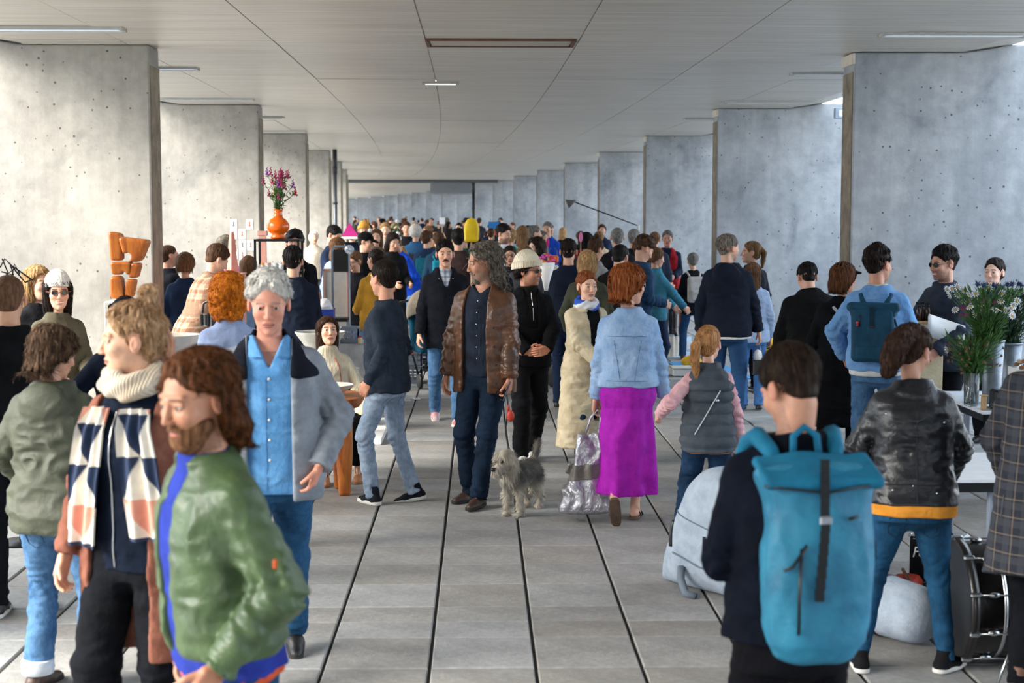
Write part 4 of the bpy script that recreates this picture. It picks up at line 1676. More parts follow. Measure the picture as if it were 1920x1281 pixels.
# 2 olive parka
p = PP('woman in an olive green hooded parka and blue jeans, seen from behind', 92, 6.6, 614, 172, lod='n', sex='f', turn=34, nod=16, build=1.12,
       wrR=(.22, .20, 1.0), wrL=(-.22, .20, 1.0), poleR=(.8, -.8, -.2), poleL=(-.8, -.8, -.2), anR=(.15, .02, .085), anL=(-.12, .0, .085))
p.skin(tone='#c8957a', hairc='#4a3a2c')
p.hair(mat('hair_grey_brown', '#6d5542', .6, 'hair', '#33261d'), 'long', length=.13, vol=1.02, wave=.5, strand=.010, t=.02, bunpos=None)
OLIVE = mat('olive_parka', '#4b5040', .65, 'leather', '#393d30', bump=.7)
p.top(OLIVE, name='parka', off=((-.3, .055), (.0, .045), (.2, .04), (.5, .03)), hem=-.13, fit=.55, r=(.074, .068, .054), collar=('hood', .03), wr=.022, hemband=.014)
f_ = p.last
p.trousers(DENIM, r=(.100, .074, .070), hem=.97, wr=.014)
for sd in (1, -1):
    pts = p.an[sd]
    mb = MB(); mb.lathe([(.066, -.03), (.071, -.028), (.072, .03), (.066, .034)], c=(pts[0], pts[1], pts[2] + .02), n=20); mb.build('rolled_cuff', mat('denim_inside', '#c4ccd6', .9, 'cloth'), p.root)
p.shoes(BRSHOE, DSOLE)
STITCH = mat('stitching', '#35506e', .9, 'plain')
for sg in (1, -1):
    p.line_on(p.lastt, [(sg * .05, -.03 - .08), (sg * .05, -.20), (sg * .09, -.225), (sg * .13, -.20), (sg * .13, -.11), (sg * .05, -.11)], .0022, STITCH, 'back_pocket', 12, back=True)

# 3 scarf woman
p = PP('tall blond woman with a topknot and a cream, navy and pink patterned scarf', 246, 5.4, 572, -22, lod='n', sex='f', turn=52, nod=4, tilt=-2,
       wrR=(.245, .10, .90), wrL=(-.25, .02, .90), anR=(.10, .05, .085), anL=(-.10, -.12, .085), headk=1.05)
p.skin(tone='#e0b093', hairc='#a07a50', lips='#b0685c')
p.hair(mat('hair_topknot', '#c8a582', .55, 'hair', '#8a6440'), 'short', t=.018, side=.02, strand=.006, wave=.6, tail=[((0, -.06, .12), .03), ((0, -.075, .150), .030)], bunpos=((.005, -.075, .155), .038), front=.086, strands=3600)
mb = MB(); mb.tube([p.headc + p.HR @ (np.array(v) * p.hk) for v in ((.03, -.10, .06), (.04, -.125, -.02), (.05, -.12, -.12), (.055, -.10, -.19))], [.022, .028, .024, .006], 8); mb.build('hair_strand', mat('hair_peach', '#cf9a80', .6, 'hair', '#94664c'), p.root)
COATB = mat('terracotta_coat', '#8a5a4a', .85, 'cloth', '#6b4034')
p.top(COATB, name='coat', off=((-.5, .06), (.2, .045), (.5, .02)), hem=-.42, fit=.3, r=(.062, .056, .046), opening=(0, .13, .12, -.6), flare=.02, collar=('lapel', .0))
p.top(NAVY, name='zip_jacket', off=((-.3, .02), (.2, .02), (.5, .01)), hem=-.10, fit=.3, sleeves=False, collar=('stand', .03))
fz = p.last
p.line_on(fz, [(.015, -.09), (.012, .3), (.01, .50)], .004, SILV, 'zip', 26)
mb = MB(); q = p.front(fz, .03, -.10); mb.tube([q + np.array([0, .015, .25]), q + np.array([.01, .03, .1]), q + np.array([.0, .03, -.06])], .004, 6); mb.build('drawstring', mat('cord_white', '#c9c6c0', .8, 'plain'), p.root)
p.trousers(mat('black_wide_trousers', '#14161c', .9, 'cloth', '#0b0c10'), r=(.098, .086, .092), wr=.014); p.shoes(BSHOE, WSOLE)
SCARFC = [srgb('#e6dfd2'), srgb('#223250'), srgb('#d99a86')]


def scarf_col(u, v):
    """u across 0..1, v metres from the lower end: rows of triangles"""
    row = np.floor(v / .15).astype(int); fv = v / .15 - row
    n = 1.0
    tri = np.abs(((u * n + .5 * (row % 2)) % 1.0) - .5) * 2
    up = fv > tri
    c = np.tile(np.array(SCARFC[0], np.float32), (len(u), 1))
    r3 = row % 3
    c[up & (r3 == 0)] = SCARFC[2]; c[up & (r3 != 0)] = SCARFC[1]
    c[v < .012] = SCARFC[1]
    return c


for sg, zl, tw in ((1, -.01, .0), (-1, .03, .0)):
    nu, nv = 40, 130
    zt = .50; Ln = (zt - zl) * p.k
    U, Vv = np.meshgrid(np.linspace(0, 1, nu), np.linspace(0, 1, nv))
    U, Vv = U.ravel(), Vv.ravel()
    xs = np.interp(Vv, [0, .5, 1], [.150, .120, .080]) * sg
    ww = np.interp(Vv, [0, .6, 1], [.078, .070, .050])
    X = xs + (U - .5) * 2 * ww
    Zz = zl + Vv * (zt - zl)
    Yy = np.interp(Vv, [0, .5, .85, 1], [.150, .160, .148, .115]) + .012 * np.cos(U * math.pi * 5 + Vv * 3) + .01 * np.cos(U * 2 * math.pi) - .055 * (np.abs(X) / .26) ** 2 + .01
    Qf = p.pel + (np.stack([X, Yy, Zz], 1) * p.k) @ p.T.T
    Qb = p.pel + (np.stack([X, Yy - .012, Zz], 1) * p.k) @ p.T.T
    idx = np.arange(nu * nv).reshape(nv, nu)
    Fq = np.stack([idx[:-1, :-1].ravel(), idx[:-1, 1:].ravel(), idx[1:, 1:].ravel(), idx[1:, :-1].ravel()], 1)
    rim = np.concatenate([idx[0, :], idx[1:, -1], idx[-1, -2::-1], idx[-2:0:-1, 0]])
    n = nu * nv; rn = np.roll(rim, -1)
    Fr = np.stack([rim, rn, rn + n, rim + n], 1)
    cc = scarf_col(U, Vv * Ln)
    me = mesh_np('scarf_end', np.concatenate([Qf, Qb]), np.concatenate([Fq, Fq[:, ::-1] + n, Fr]), True, np.concatenate([cc, cc]))
    link('scarf_end', me, PAINT, p.root)


def scarf_loop(p, m, r=.036, R=(.088, .085), z=.585, name='scarf', colf=None, drop=.02):
    def f(Q):
        q = p.t2l(Q) / p.k
        a = np.arctan2(q[:, 0], q[:, 1])
        d = None
        for (zz, rr, sc_) in ((z, r, 1.0), (z + .03, r * .85, .93)):
            zc = zz - drop * np.cos(a) + .008 * np.sin(3 * a)
            rho = np.sqrt((q[:, 0] / R[0]) ** 2 + ((q[:, 1] - .008) / R[1]) ** 2)
            e = np.sqrt(((rho - sc_) * R[0]) ** 2 + (q[:, 2] - zc) ** 2) - rr - .005 * np.sin(a * 7 + q[:, 2] * 90)
            d = e if d is None else smin(d, e, .015)
        return d * p.k
    c = p.tp(0, 0, z)
    return p.put(name, f, c - .19 * p.k, c + .19 * p.k, p.lod['cloth'] * p.k * .8, m, None, colf)


scarf_loop(p, mat('scarf_cream', '#d9cdbb', .9, 'knit', '#bfae98'), r=.04)
mb = MB(); mb.tube([p.wr[1] + np.array([.028 * math.cos(a), .028 * math.sin(a), .01]) for a in [i * .4 for i in range(17)]], .008, 6); mb.build('watch_strap', BLKP, p.root)

# 3b person behind her
p = PP('person in a navy jacket and dark cap mostly hidden behind the blond scarf woman', 232, 8.5, 552, 200, hat=.02, lod='m', wrR=(.22, .22, 1.0), wrL=(-.34, .25, 1.15))
p.skin().hair(H_DARK, 'short'); p.beanie(NAVY, 'cap', h=.0); p.top(NAVY, hem=-.1, collar=('stand', .03), off=((-.3, .04), (.5, .03))); p.trousers(BLK2); p.shoes(BSHOE, WSOLE)

# 4 bomber jacket man
p = PP('bearded man with long auburn hair in a green bomber jacket, nearest at the left', 408, 4.05, 657, -56, lod='n', turn=-13, nod=13, lean=5, headk=1.07, build=.96,
       wrL=(-.225, .13, .98), poleL=(-.5, -1, -.1), wrR=(.21, .0, .95), anL=(-.12, .12, .085), anR=(.11, -.15, .085), hpL={'d': (.15, .55, -.85), 'n': (.9, .1, .2), 'curl': 25})
p.skin(tone='#cf9577', hairc='#6b4a30', beard=.9, beardc='#8a5f40', brow=1.0)
p.hair(H_AUB, 'long', length=.17, vol=1.0, t=.016, wave=.35, front=.106, strand=.007, strands=4200, swept=True)
p.beard_mesh(mat('beard_brown', '#8a6246', .7, 'hair', '#4d3220'), .016)
GREEN = mat('green_bomber', '#587048', .42, 'leather', '#3e5234', bump=.9)
p.top(GREEN, name='bomber_jacket', off=((-.1, .03), (.05, .050), (.25, .040), (.5, .018)), hem=-.005, fit=.45, r=(.072, .068, .050), opening=(.01, .022, .045, -.2), collar=('stand', .015), wr=.020, fold=.011, hemband=.035, flare=.0)
p.top(mat('royal_blue_sweater', '#3343a6', .85, 'cloth', '#283584'), name='sweater', off=((-.2, .036), (.2, .03), (.5, .012)), hem=-.03, fit=.3, sleeves=False)
p.top(mat('orange_shirt', '#e8673c', .85, 'cloth', '#c84e28'), name='undershirt', off=((-.2, .026), (.2, .01)), hem=-.055, sleeves=False, topz=.1)
p.trousers(DENIMM, r=(.096, .074, .066)); p.shoes(BRSHOE, DSOLE)
q = p.sh[-1] * .35 + p.el[-1] * .65
mb = MB(); mb.box((0, 0, 0), (.008, .012, .026), bev=.003, M=Matrix.Translation(Vector(q) + Vector((-.082, .01, 0)))); mb.build('pen_tab', mat('orange_tab', '#d9602c', .6, 'plain'), p.root)

# 5 white-haired man
p = PP('white-haired man in a grey fleece jacket over a light blue shirt, walking towards the camera', 502, 6.8, 514, 6, lod='n', nod=12, build=1.10,
       wrL=(-.215, .12, .97), wrR=(.24, .16, .96), poleL=(-1, -.8, -.1), anL=(-.09, -.34, .13), toeL=(10, 22), anR=(.09, .30, .085), headk=1.10, hpL={'d': (.35, .1, -.9), 'n': (.9, -.2, .3), 'curl': 40})
p.skin(tone='#cf917a', hairc='#8a8580', brow=.8, lips='#b06a60')
p.hair(H_WHITE, 'short', t=.024, front=.096, wave=.5, strand=.009, strands=3400, swept=True, strandl=.05)
p.top(mat('grey_fleece', '#8b929c', .95, 'cloth', '#707780'), name='fleece_jacket', off=((-.3, .06), (.2, .05), (.5, .03)), hem=-.13, fit=.6, r=(.076, .068, .056), opening=(0, .10, .095, -.3), wr=.018, fold=.009)
p.top(mat('navy_collar', '#141823', .85, 'cloth'), name='collar', off=((.35, .050), (.45, .045), (.5, .036)), hem=.42, sleeves=False, opening=(0, .085, .10, .3), collar=('lapel', .035))
SHB = mat('light_blue_shirt', '#6aa2d4', .85, 'denim', '#4a82b8')
p.top(SHB, name='shirt', off=((-.2, .030), (.2, .026), (.5, .012)), hem=-.10, fit=.5, sleeves=False, neck=(.056, .46), collar=('lapel', .01))
buttons(p, p.last, [(0, .42), (0, .33), (0, .24), (0, .15), (0, .06)], .0065, WSOLE)
p.line_on(p.last, [(.014, -.09), (.014, .44)], .0015, mat('placket', '#4c80b2', .9, 'plain'), 'placket', 40)
p.trousers(DENIMM, r=(.098, .072, .062)); p.shoes(BSHOE, DSOLE)

# 6 dark-shirt man
p = PP('young man in a dark buttoned shirt and pale grey jeans standing with his back turned', 722, 10.95, 490, -112, lod='m', turn=24, nod=2,
       wrL=(-.19, .06, .93), poleL=(-.3, -1, 0), wrR=(.19, .08, .93), anL=(-.13, .06, .085), anR=(.12, -.17, .085), toeL=(-25, 0), toeR=(-20, 12), headk=1.12)
p.skin(tone='#d3997c', hairc='#2e221c', beard=.25, beardc='#4a3526')
p.hair(H_DARK, 'short', t=.010, strand=.003, front=.078, top=.006)
p.top(mat('dark_slate_shirt', '#303a48', .85, 'denim', '#202833'), name='shirt', off=((-.3, .035), (.2, .035), (.5, .015)), hem=-.10, fit=.45, r=(.062, .054, .044), collar=('stand', .02), wr=.018, fold=.009)
p.trousers(DENIML, r=(.092, .064, .054), wr=.016); f_ = p.lastt
for sg in (1, -1):
    p.line_on(f_, [(sg * .05, -.11), (sg * .05, -.20), (sg * .09, -.225), (sg * .13, -.20), (sg * .13, -.11), (sg * .05, -.11)], .002, mat('stitching_grey', '#75859a', .9, 'plain'), 'back_pocket', 12, back=True)
p.shoes(mat('black_suede', '#1d1f26', .8, 'cloth'), WSOLE, 'high_top_shoe', hi=.045, soleh=.03)

# 7 leather-jacket man
p = PP('man with long curly grey hair in an open brown leather jacket, walking the dog', 908, 10.95, 457, -24, lod='m', turn=50, nod=12, headk=1.10,
       wrR=(.27, .06, .87), wrL=(-.235, .10, .865), anR=(.10, .02, .085), anL=(-.05, .22, .085), poleR=(.9, -.8, 0), poleL=(-.8, -.8, 0), toeR=(25, 0), toeL=(5, 0),
       hpL={'d': (.05, .1, -1), 'n': (1, .1, 0), 'curl': 45})
p.skin(tone='#c98f72', hairc='#4a4036', beard=.55, beardc='#7d766c')
p.hair(H_SALT, 'long', length=.19, vol=1.0, t=.016, wave=.9, strand=.010, front=.088, strands=3200, swept=True)
p.beard_mesh(mat('beard_grey', '#a09a92', .7, 'hair', '#4a443e'), .010, goatee=True)
LEB = mat('brown_leather', '#70482f', .34, 'leather', '#48301f', bump=1.0)
p.top(LEB, name='leather_jacket', off=((-.3, .055), (.2, .05), (.5, .03)), hem=-.17, fit=.55, r=(.076, .068, .056), opening=(.015, .10, .085, -.4), collar=('lapel', .012), wr=.020, fold=.011, flare=.01)
fj = p.last
buttons(p, fj, [(-.13, .30), (-.135, .17), (-.14, .04), (-.145, -.09)], .009, DSOLE)
p.line_on(fj, [(-.24, .02), (-.16, .06)], .003, DSOLE, 'pocket', 10)
p.top(mat('striped_dark_shirt', '#2b3444', .8, 'knit', '#171d28'), name='shirt', off=((-.2, .02), (.2, .02), (.5, .01)), hem=-.05, fit=.3, sleeves=False, neck=(.056, .53), collar=('stand', .025))
buttons(p, p.last, [(0, .48), (0, .40), (0, .32), (0, .24), (0, .16), (0, .08)], .005, SILV)
mb = MB(); mb.lathe([(.150 * p.k, 0), (.158 * p.k, .005), (.158 * p.k, .035), (.150 * p.k, .04)], c=p.tp(0, 0, .03), n=28, sy=.74, closed=True); mb.build('belt', BSHOE, p.root)
p.trousers(mat('ink_denim', '#1a2b40', .85, 'denim', '#0e1826'), r=(.096, .072, .062), wr=.016)
p.shoes(BRSHOE, DSOLE)
LEATHERMAN = p

# 8 beanie man
p = PP('man in a cream ribbed beanie and dark sunglasses, dressed in black, hands joined', 990, 12.8, 472, 18, hat=.035, lod='m', turn=-42, nod=2, headk=1.12,
       wrR=(.10, .27, 1.00), wrL=(-.07, .30, 1.02), poleR=(1, -.6, -.4), poleL=(-1, -.6, -.4), anR=(.10, .10, .085), anL=(-.08, -.12, .085),
       hpR={'d': (-.9, .35, .1), 'n': (0, -1, .2), 't': -1, 'curl': 25}, hpL={'d': (.85, .3, -.2), 'n': (0, -1, .1), 'curl': 25})
p.skin(tone='#c98c6e', hairc='#33261d', beard=.55, beardc='#5a4030')
p.hair(H_DARK, 'long', length=.09, vol=.95, t=.010, wave=.5)
p.beanie(mat('cream_beanie', '#e6dcc6', .95, 'knit', '#cfc3a8'), rib=46, h=.062, t=.016)
p.glasses(BLKP, LENS, 'sunglasses')
p.top(BLK, off=((-.3, .05), (.2, .045), (.5, .03)), hem=-.10, fit=.6, r=(.074, .066, .056), collar=('lapel', .0), opening=(0, .04, .06, .25))
p.top(mat('black_fleece', '#1d1b1a', .9, 'cloth'), name='zip_sweater', off=((-.1, .02), (.2, .02), (.5, .012)), hem=.0, sleeves=False, collar=('stand', .05))
p.line_on(p.last, [(0, .30), (0, .60)], .003, SILV, 'zip', 14)
p.trousers(mat('black_trousers', '#131418', .9, 'cloth'), r=(.098, .08, .068), wr=.016); p.shoes(WSHOE, WSOLE)

# 9 moustache man
p = PP('dark-haired man with a moustache in a long black anorak walking up behind', 834, 15.2, 452, 6, lod='m', nod=2, headk=1.08,
       anL=(-.10, .20, .085), anR=(.09, -.22, .12), toeR=(8, 22), wrR=(.27, .10, .88), wrL=(-.26, .02, .9))
p.skin(tone='#d09e84', hairc='#241b16', beard=.18, beardc='#3a2a20')
p.hair(H_BLACK, 'short', t=.012, top=.008, front=.076)
mb = MB(); c = p.headc; mb.tube([c + p.HR @ (np.array(v) * p.hk) for v in ((-.03, .088, -.062), (-.015, .102, -.050), (0, .104, -.047), (.015, .102, -.050), (.03, .088, -.062))], [.003, .006, .006, .006, .003], 6); mb.build('moustache', H_BLACK, p.root)
p.top(mat('black_anorak', '#12151d', .9, 'cloth', '#0b0d13'), name='anorak', off=((-.3, .05), (.2, .045), (.5, .03)), hem=-.20, fit=.65, r=(.072, .064, .052), collar=('hood', .02), opening=(0, .012, .06, .42))
buttons(p, p.last, [(-.07, .50), (.07, .50), (-.09, .02), (.0, .02)], .006, SILV)
p.top(mat('checked_shirt', '#b9c2d0', .85, 'plaid', '#3a4664', scale=2), name='shirt', off=((.3, .02), (.5, .01)), hem=.3, sleeves=False, collar=('stand', .02))
p.trousers(DENIM, r=(.092, .068, .058)); p.shoes(mat('white_red_shoe', '#d6cfcf', .6, 'plain', '#c04a5a'), WSOLE)

# 10 cream coat
p = PP('red-haired young woman in a long cream coat with a blue and white scarf', 1100, 12.5, 510, 22, lod='m', sex='f', turn=2, nod=3, headk=1.12,
       wrR=(.02, .30, 1.02), wrL=(-.10, .26, 1.00), poleR=(1, -.5, -.5), hpR={'d': (-.8, .5, .1), 'n': (0, -.3, 1), 't': -1, 'curl': 30}, anR=(.08, .04, .085), anL=(-.08, -.04, .085))
p.skin(tone='#e2b298', hairc='#7a4a2c', lips='#b86a5c')
p.hair(mat('hair_tied_red', '#9a5630', .5, 'hair', '#552c16'), 'short', side=.02, t=.014, strand=.005, bunpos=((0, -.115, .02), .03), wave=.3)
p.top(mat('cream_coat', '#c4b79c', .85, 'cloth', '#aa9c80'), name='coat', off=((-.8, .05), (.2, .05), (.5, .025)), hem=-.76, fit=.5, r=(.078, .074, .066), opening=(-.03, .03, .07, -.5), collar=('lapel', .0), flare=.065, wr=.016)
buttons(p, p.last, [(.045, .22)], .008, mat('horn_button', '#5f4a38', .5, 'plain'))
p.top(BLK, name='sweater', off=((-.2, .02), (.5, .01)), hem=-.1, sleeves=True, r=(.05, .046, .036), end=1.0)
p.trousers(DENIMD, r=(.066, .05, .052)); p.shoes(BSHOE, DSOLE)


def cobalt(V, p=None):
    q = V[:, 0] * 14 + V[:, 2] * 22
    c = np.tile(np.array(srgb('#d4d6da'), np.float32), (len(V), 1))
    c[np.sin(q * 1.6) > .35] = srgb('#1f4fb4')
    return c


scarf_loop(p, PAINT, r=.034, z=.575, colf=cobalt)

# 11 magenta skirt woman
p = PP('copper-haired woman in a denim jacket and long magenta skirt, seen from behind', 1180, 10.2, 499, 172, lod='m', sex='f', turn=48, nod=3, headk=1.16, build=1.12,
       wrL=(-.24, .02, .84), wrR=(.26, .09, .86), anR=(.05, .12, .085), anL=(-.08, -.20, .20), toeL=(0, 58), kneeL=(-.1, 1, 0))
p.skin(tone='#d8a58a', hairc='#8a4a26', legs=True)
p.hair(H_COPPER, 'long', length=.12, vol=1.10, t=.022, strand=.008, wave=.2, strands=3400)
p.glasses(SILV)
p.top(DENIMJ, name='denim_jacket', off=((-.2, .045), (.2, .04), (.5, .025)), hem=.035, fit=.5, r=(.068, .060, .050), wr=.014, hemband=.012, collar=('stand', .0), fold=.009)
fj = p.last
SEAM = mat('denim_seam', '#5a7fa8', .9, 'plain')
p.line_on(fj, [(-.15, .40), (.15, .40)], .002, SEAM, 'yoke_seam', 24, back=True)
for sg in (1, -1): p.line_on(fj, [(sg * .05, .08), (sg * .10, .40)], .002, SEAM, 'back_seam', 20, back=True)
p.line_on(fj, [(-.16, .085), (.16, .085)], .002, SEAM, 'waistband_seam', 24, back=True)
MAG = mat('magenta_skirt', '#b226b4', .7, 'cloth', '#951a98', bump=1.2)
p.skirt(MAG, .215, .215, r0=.165, folds=4, amp=.040, wz=.09)
p.bare_feet(); p.sandals(mat('sandal_sole', '#6e5c50', .8, 'cloth', '#54463c'), BSHOE)
mb = MB(); c = p.headc
mb.tube([c + p.HR @ (np.array((.10 * math.cos(a), -.01, .03 + .105 * math.sin(a))) * p.hk) for a in [i * math.pi / 12 for i in range(13)]], .005, 6); mb.build('hair_band_sunglasses', BLKP, p.root)
SKIRTW = p

# 12 girl
p = PP('girl with a strawberry blond ponytail in a grey quilted vest over pink sleeves', 1332, 9.4, 614, 176, lod='m', sex='f', turn=22, nod=-2, headk=1.22, build=1.08,
       wrL=(-.40, .05, 1.12), poleL=(-.6, -1, -.6), wrR=(.27, .06, .90), anL=(-.20, .10, .085), anR=(.12, -.02, .085))
p.skin(tone='#e2b097', hairc='#a8784c')
p.hair(mat('hair_strawberry', '#cf9a66', .5, 'hair', '#8f5c36'), 'short', side=.02, t=.014, strand=.004, tail=[((-.03, -.115, .045), .030), ((-.045, -.155, .0), .034), ((-.055, -.15, -.09), .032), ((-.05, -.13, -.17), .022), ((-.045, -.12, -.235), .008)], strands=2600)
mb = MB(); c = p.headc + p.HR @ (np.array((-.03, -.118, .045)) * p.hk); mb.sphere(c, (.026, .02, .024), 6); mb.build('hair_tie', mat('pink_tie', '#d9a0b4', .7, 'plain'), p.root)
p.top(mat('pink_sweater', '#e3b4b8', .9, 'cloth', '#cf9aa2'), name='sweater', off=((-.1, .02), (.5, .012)), hem=-.02, r=(.062, .060, .050), fold=.013)
VEST = mat('grey_quilted_vest', '#4d545c', .6, 'cloth', '#3d434a')
p.top(VEST, name='quilted_vest', off=((-.2, .045), (.2, .045), (.5, .028)), hem=-.115, fit=.6, sleeves=False, quilt=.095, collar=('stand', .03), wr=.010)
fv = p.last
p.line_on(fv, [(-.13, .02), (.10, .42)], .004, mat('pale_cord', '#c9ccd0', .7, 'plain'), 'bag_strap', 24, back=True, lift=.010)
mb = MB(); q = p.front(fv, .06, .31, True); mb.sphere(q, .014, 6); mb.build('strap_stud', SILV, p.root)
p.top(mat('orange_tee', '#c08050', .9, 'cloth'), name='tee', off=((-.2, .03),), hem=-.135, sleeves=False, topz=.15)
p.trousers(DENIMD, r=(.098, .082, .082), wr=.014); p.shoes(mat('tan_shoe', '#b98a68', .6, 'leather'), WSOLE)
GIRL = p

# 13 man with teal backpack
p = PP('short-haired man in a black jacket with a teal backpack, nearest figure at the right', 1500, 4.35, 660, 187, lod='n', turn=-22, nod=26, lean=4, headk=1.02,
       wrL=(-.12, .30, 1.14), wrR=(.12, .30, 1.14), poleL=(-.45, -.7, -.9), poleR=(.45, -.7, -.9), anR=(.13, .05, .085), anL=(-.13, -.02, .085))
p.skin(tone='#cc9478', hairc='#2e221c', beard=.3)
p.hair(mat('hair_near_dark', '#3a2a20', .5, 'hair', '#1c130d'), 'short', t=.016, top=.008, strand=.004, strands=3600)
p.top(mat('ink_navy_jacket', '#0c1220', .9, 'cloth', '#070b14'), off=((-.3, .05), (.2, .045), (.5, .03)), hem=-.03, fit=.5, r=(.068, .062, .050), collar=('stand', .025), flare=.01, wr=.016, fold=.008)
p.top(mat('brown_belt', '#5a3626', .6, 'leather'), name='belt', off=((-.2, .022),), hem=-.035, sleeves=False, topz=.0) if False else None
p.trousers(mat('black_jeans', '#121319', .9, 'denim', '#0a0a0e'), r=(.098, .074, .066)); p.shoes(BSHOE, DSOLE)
TEALMAN = p

# 14 leather-jacket woman
p = PP('woman with curly dark hair in a black leather jacket and skinny jeans', 1722, 6.75, 616, 172, lod='n', sex='f', turn=38, nod=24, lean=6, build=1.12, headk=1.08,
       wrR=(.22, .30, .98), wrL=(-.20, .30, 1.0), poleR=(1, -.8, -.5), poleL=(-1, -.8, -.5), anL=(-.245, .02, .085), anR=(.20, .05, .085), toeR=(45, 0), toeL=(5, 0))
p.skin(tone='#c48e74', hairc='#2e1f18')
p.hair(mat('hair_dark_curl', '#4a3226', .5, 'hair', '#20140e'), 'short', side=.02, t=.016, wave=.3, strand=.006, tail=[((0, -.10, .05), .052), ((-.01, -.135, .0), .058), ((-.02, -.135, -.07), .056), ((-.03, -.12, -.14), .036)], strands=4200, front=.075)
p.hair(mat('hair_dark_curl', '#4a3226'), 'curly', t=.012, length=0, name='curls', tail=[((0, -.11, .04), .056), ((-.01, -.14, -.02), .058), ((-.02, -.135, -.09), .052), ((-.03, -.12, -.15), .03)], strands=1800)
LEK = mat('black_leather', '#1c1e24', .32, 'leather', '#101116', bump=.9)
p.top(LEK, name='leather_jacket', off=((-.2, .05), (.1, .04), (.25, .04), (.5, .028)), hem=-.045, fit=.45, r=(.072, .066, .054), collar=('lapel', .0), wr=.014, fold=.010)
fj = p.last
SEAMK = mat('leather_seam', '#08090b', .6, 'plain')
p.line_on(fj, [(0, -.04), (0, .47)], .0025, SEAMK, 'back_seam', 30, back=True)
p.line_on(fj, [(-.17, .06), (.17, .06)], .0025, SEAMK, 'waist_seam', 30, back=True)
for (x, z) in ((-.12, .03), (-.02, .055), (.10, .02), (.14, .38), (-.15, .42)):
    q = p.front(fj, x, z, True); mb = MB(); mb.sphere(q, .006, 5); mb.build('stud', SILV, p.root)
p.top(mat('orange_tee_bright', '#e59a3c', .85, 'cloth', '#c87f28'), name='tee', off=((-.2, .038), (.0, .03)), hem=-.105, fit=.3, sleeves=False, topz=.15)
p.trousers(mat('skinny_blue_jeans', '#245478', .8, 'denim', '#153650'), r=(.104, .062, .045), seat=.008, wr=.008)
f_ = p.lastt
for sg in (1, -1):
    p.line_on(f_, [(sg * .05, -.11), (sg * .05, -.20), (sg * .09, -.225), (sg * .13, -.20), (sg * .13, -.11), (sg * .05, -.11)], .002, mat('stitch_dark', '#16324a', .9, 'plain'), 'back_pocket', 12, back=True)
p.shoes(mat('black_canvas', '#17171a', .8, 'cloth'), WSOLE, 'sneaker', hi=.02)

# 15 plaid coat
p = PP('person in a long grey checked wool coat at the right edge', 1985, 6.35, 600, 150, h=1.74, lod='n', lean=14,
       wrL=(-.20, .30, .93), poleL=(-1.2, -.4, .1), wrR=(.2, .3, 1.0))
p.skin(hairc='#2e221c').hair(H_DARK, 'short')
p.top(mat('checked_wool', '#34373f', .95, 'plaid', '#484a50', scale=1.5), name='coat', off=((-.5, .07), (.2, .06), (.5, .03)), hem=-.38, fit=.7, r=(.086, .080, .074), collar=('lapel', .0), flare=.03, wr=.010, fold=.006)
p.line_on(p.last, [(-.17, -.02), (-.18, -.16)], .004, mat('checked_pocket', '#55575c', .9, 'plain'), 'pocket', 8, back=True)
p.trousers(BLK2); p.shoes(mat('brown_boot', '#6b4430', .5, 'leather'), DSOLE, 'boot', hi=.05)

# 16 denim man with navy backpack
p = PP('man in a blue denim jacket with fleece collar and a petrol roll-top backpack', 1648, 11.5, 466, 158, lod='m', turn=30, nod=0, headk=1.10,
       wrL=(-.26, .18, .98), wrR=(.20, .32, 1.12), poleL=(-1, -.6, -.3), anR=(.11, .05, .085), anL=(-.10, -.08, .085))
p.skin(tone='#c98d72', hairc='#2a1c15', beard=.25)
p.hair(H_DARK, 'short', t=.018, top=.022, strand=.008, wave=.4)
p.top(mat('jacket_denim_mid', '#7fa8d4', .85, 'denim', '#5686ba'), name='denim_jacket', off=((-.2, .05), (.2, .05), (.5, .03)), hem=-.05, fit=.65, r=(.080, .074, .060), hemband=.012, fold=.010, wr=.016)
p.top(mat('sherpa_collar', '#d8cdb8', .95, 'cloth', '#bfb39b', scale=3), name='collar', off=((.4, .03), (.5, .02)), hem=.50, sleeves=False, collar=('roll', .0))
p.top(WHT, name='tee', off=((-.2, .035),), hem=-.085, sleeves=False, topz=.15)
p.trousers(DENIM, r=(.096, .076, .068)); p.shoes(WSHOE, WSOLE)
ROLLMAN = p

# 17 cap woman, 18 black coat beside her
p = PP('woman in a black cap and long black coat with a pale shoulder strap', 1585, 12.1, 489, 168, hat=.02, lod='m', sex='f', turn=40, build=1.15, headk=1.12, wrR=(.2, .28, 1.05), wrL=(-.22, .2, 1.0))
p.skin(tone='#cf9c82', hairc='#5a3a28')
p.hair(H_AUB, 'long', length=.13, vol=1.05, t=.014); p.cap_hat(BLK)
p.top(BLK, name='coat', off=((-.7, .06), (.2, .055), (.5, .03)), hem=-.52, fit=.6, r=(.076, .07, .06), flare=.05, wr=.016)
p.line_on(p.last, [(-.10, .52), (.17, .20)], .012, mat('pale_strap', '#a9adb2', .7, 'plain'), 'bag_strap', 16, back=True)
p.trousers(BLK2); p.shoes(BSHOE)
p = PP('person in a wide black overcoat bending forward, head hidden by the capped woman', 1538, 12.7, 500, 185, h=1.78, lod='m', lean=30, nod=25, build=1.2, wrR=(.2, .45, 1.0), wrL=(-.22, .42, .95))
p.skin(hairc='#222222').hair(H_BLACK, 'short')
p.top(mat('black_overcoat', '#0f1012', .9, 'cloth'), name='coat', off=((-.7, .06), (.2, .055), (.5, .03)), hem=-.30, fit=.7, r=(.085, .08, .07), collar=('stand', .03)); p.trousers(BLK2, r=(.1, .085, .08)); p.shoes(BSHOE)

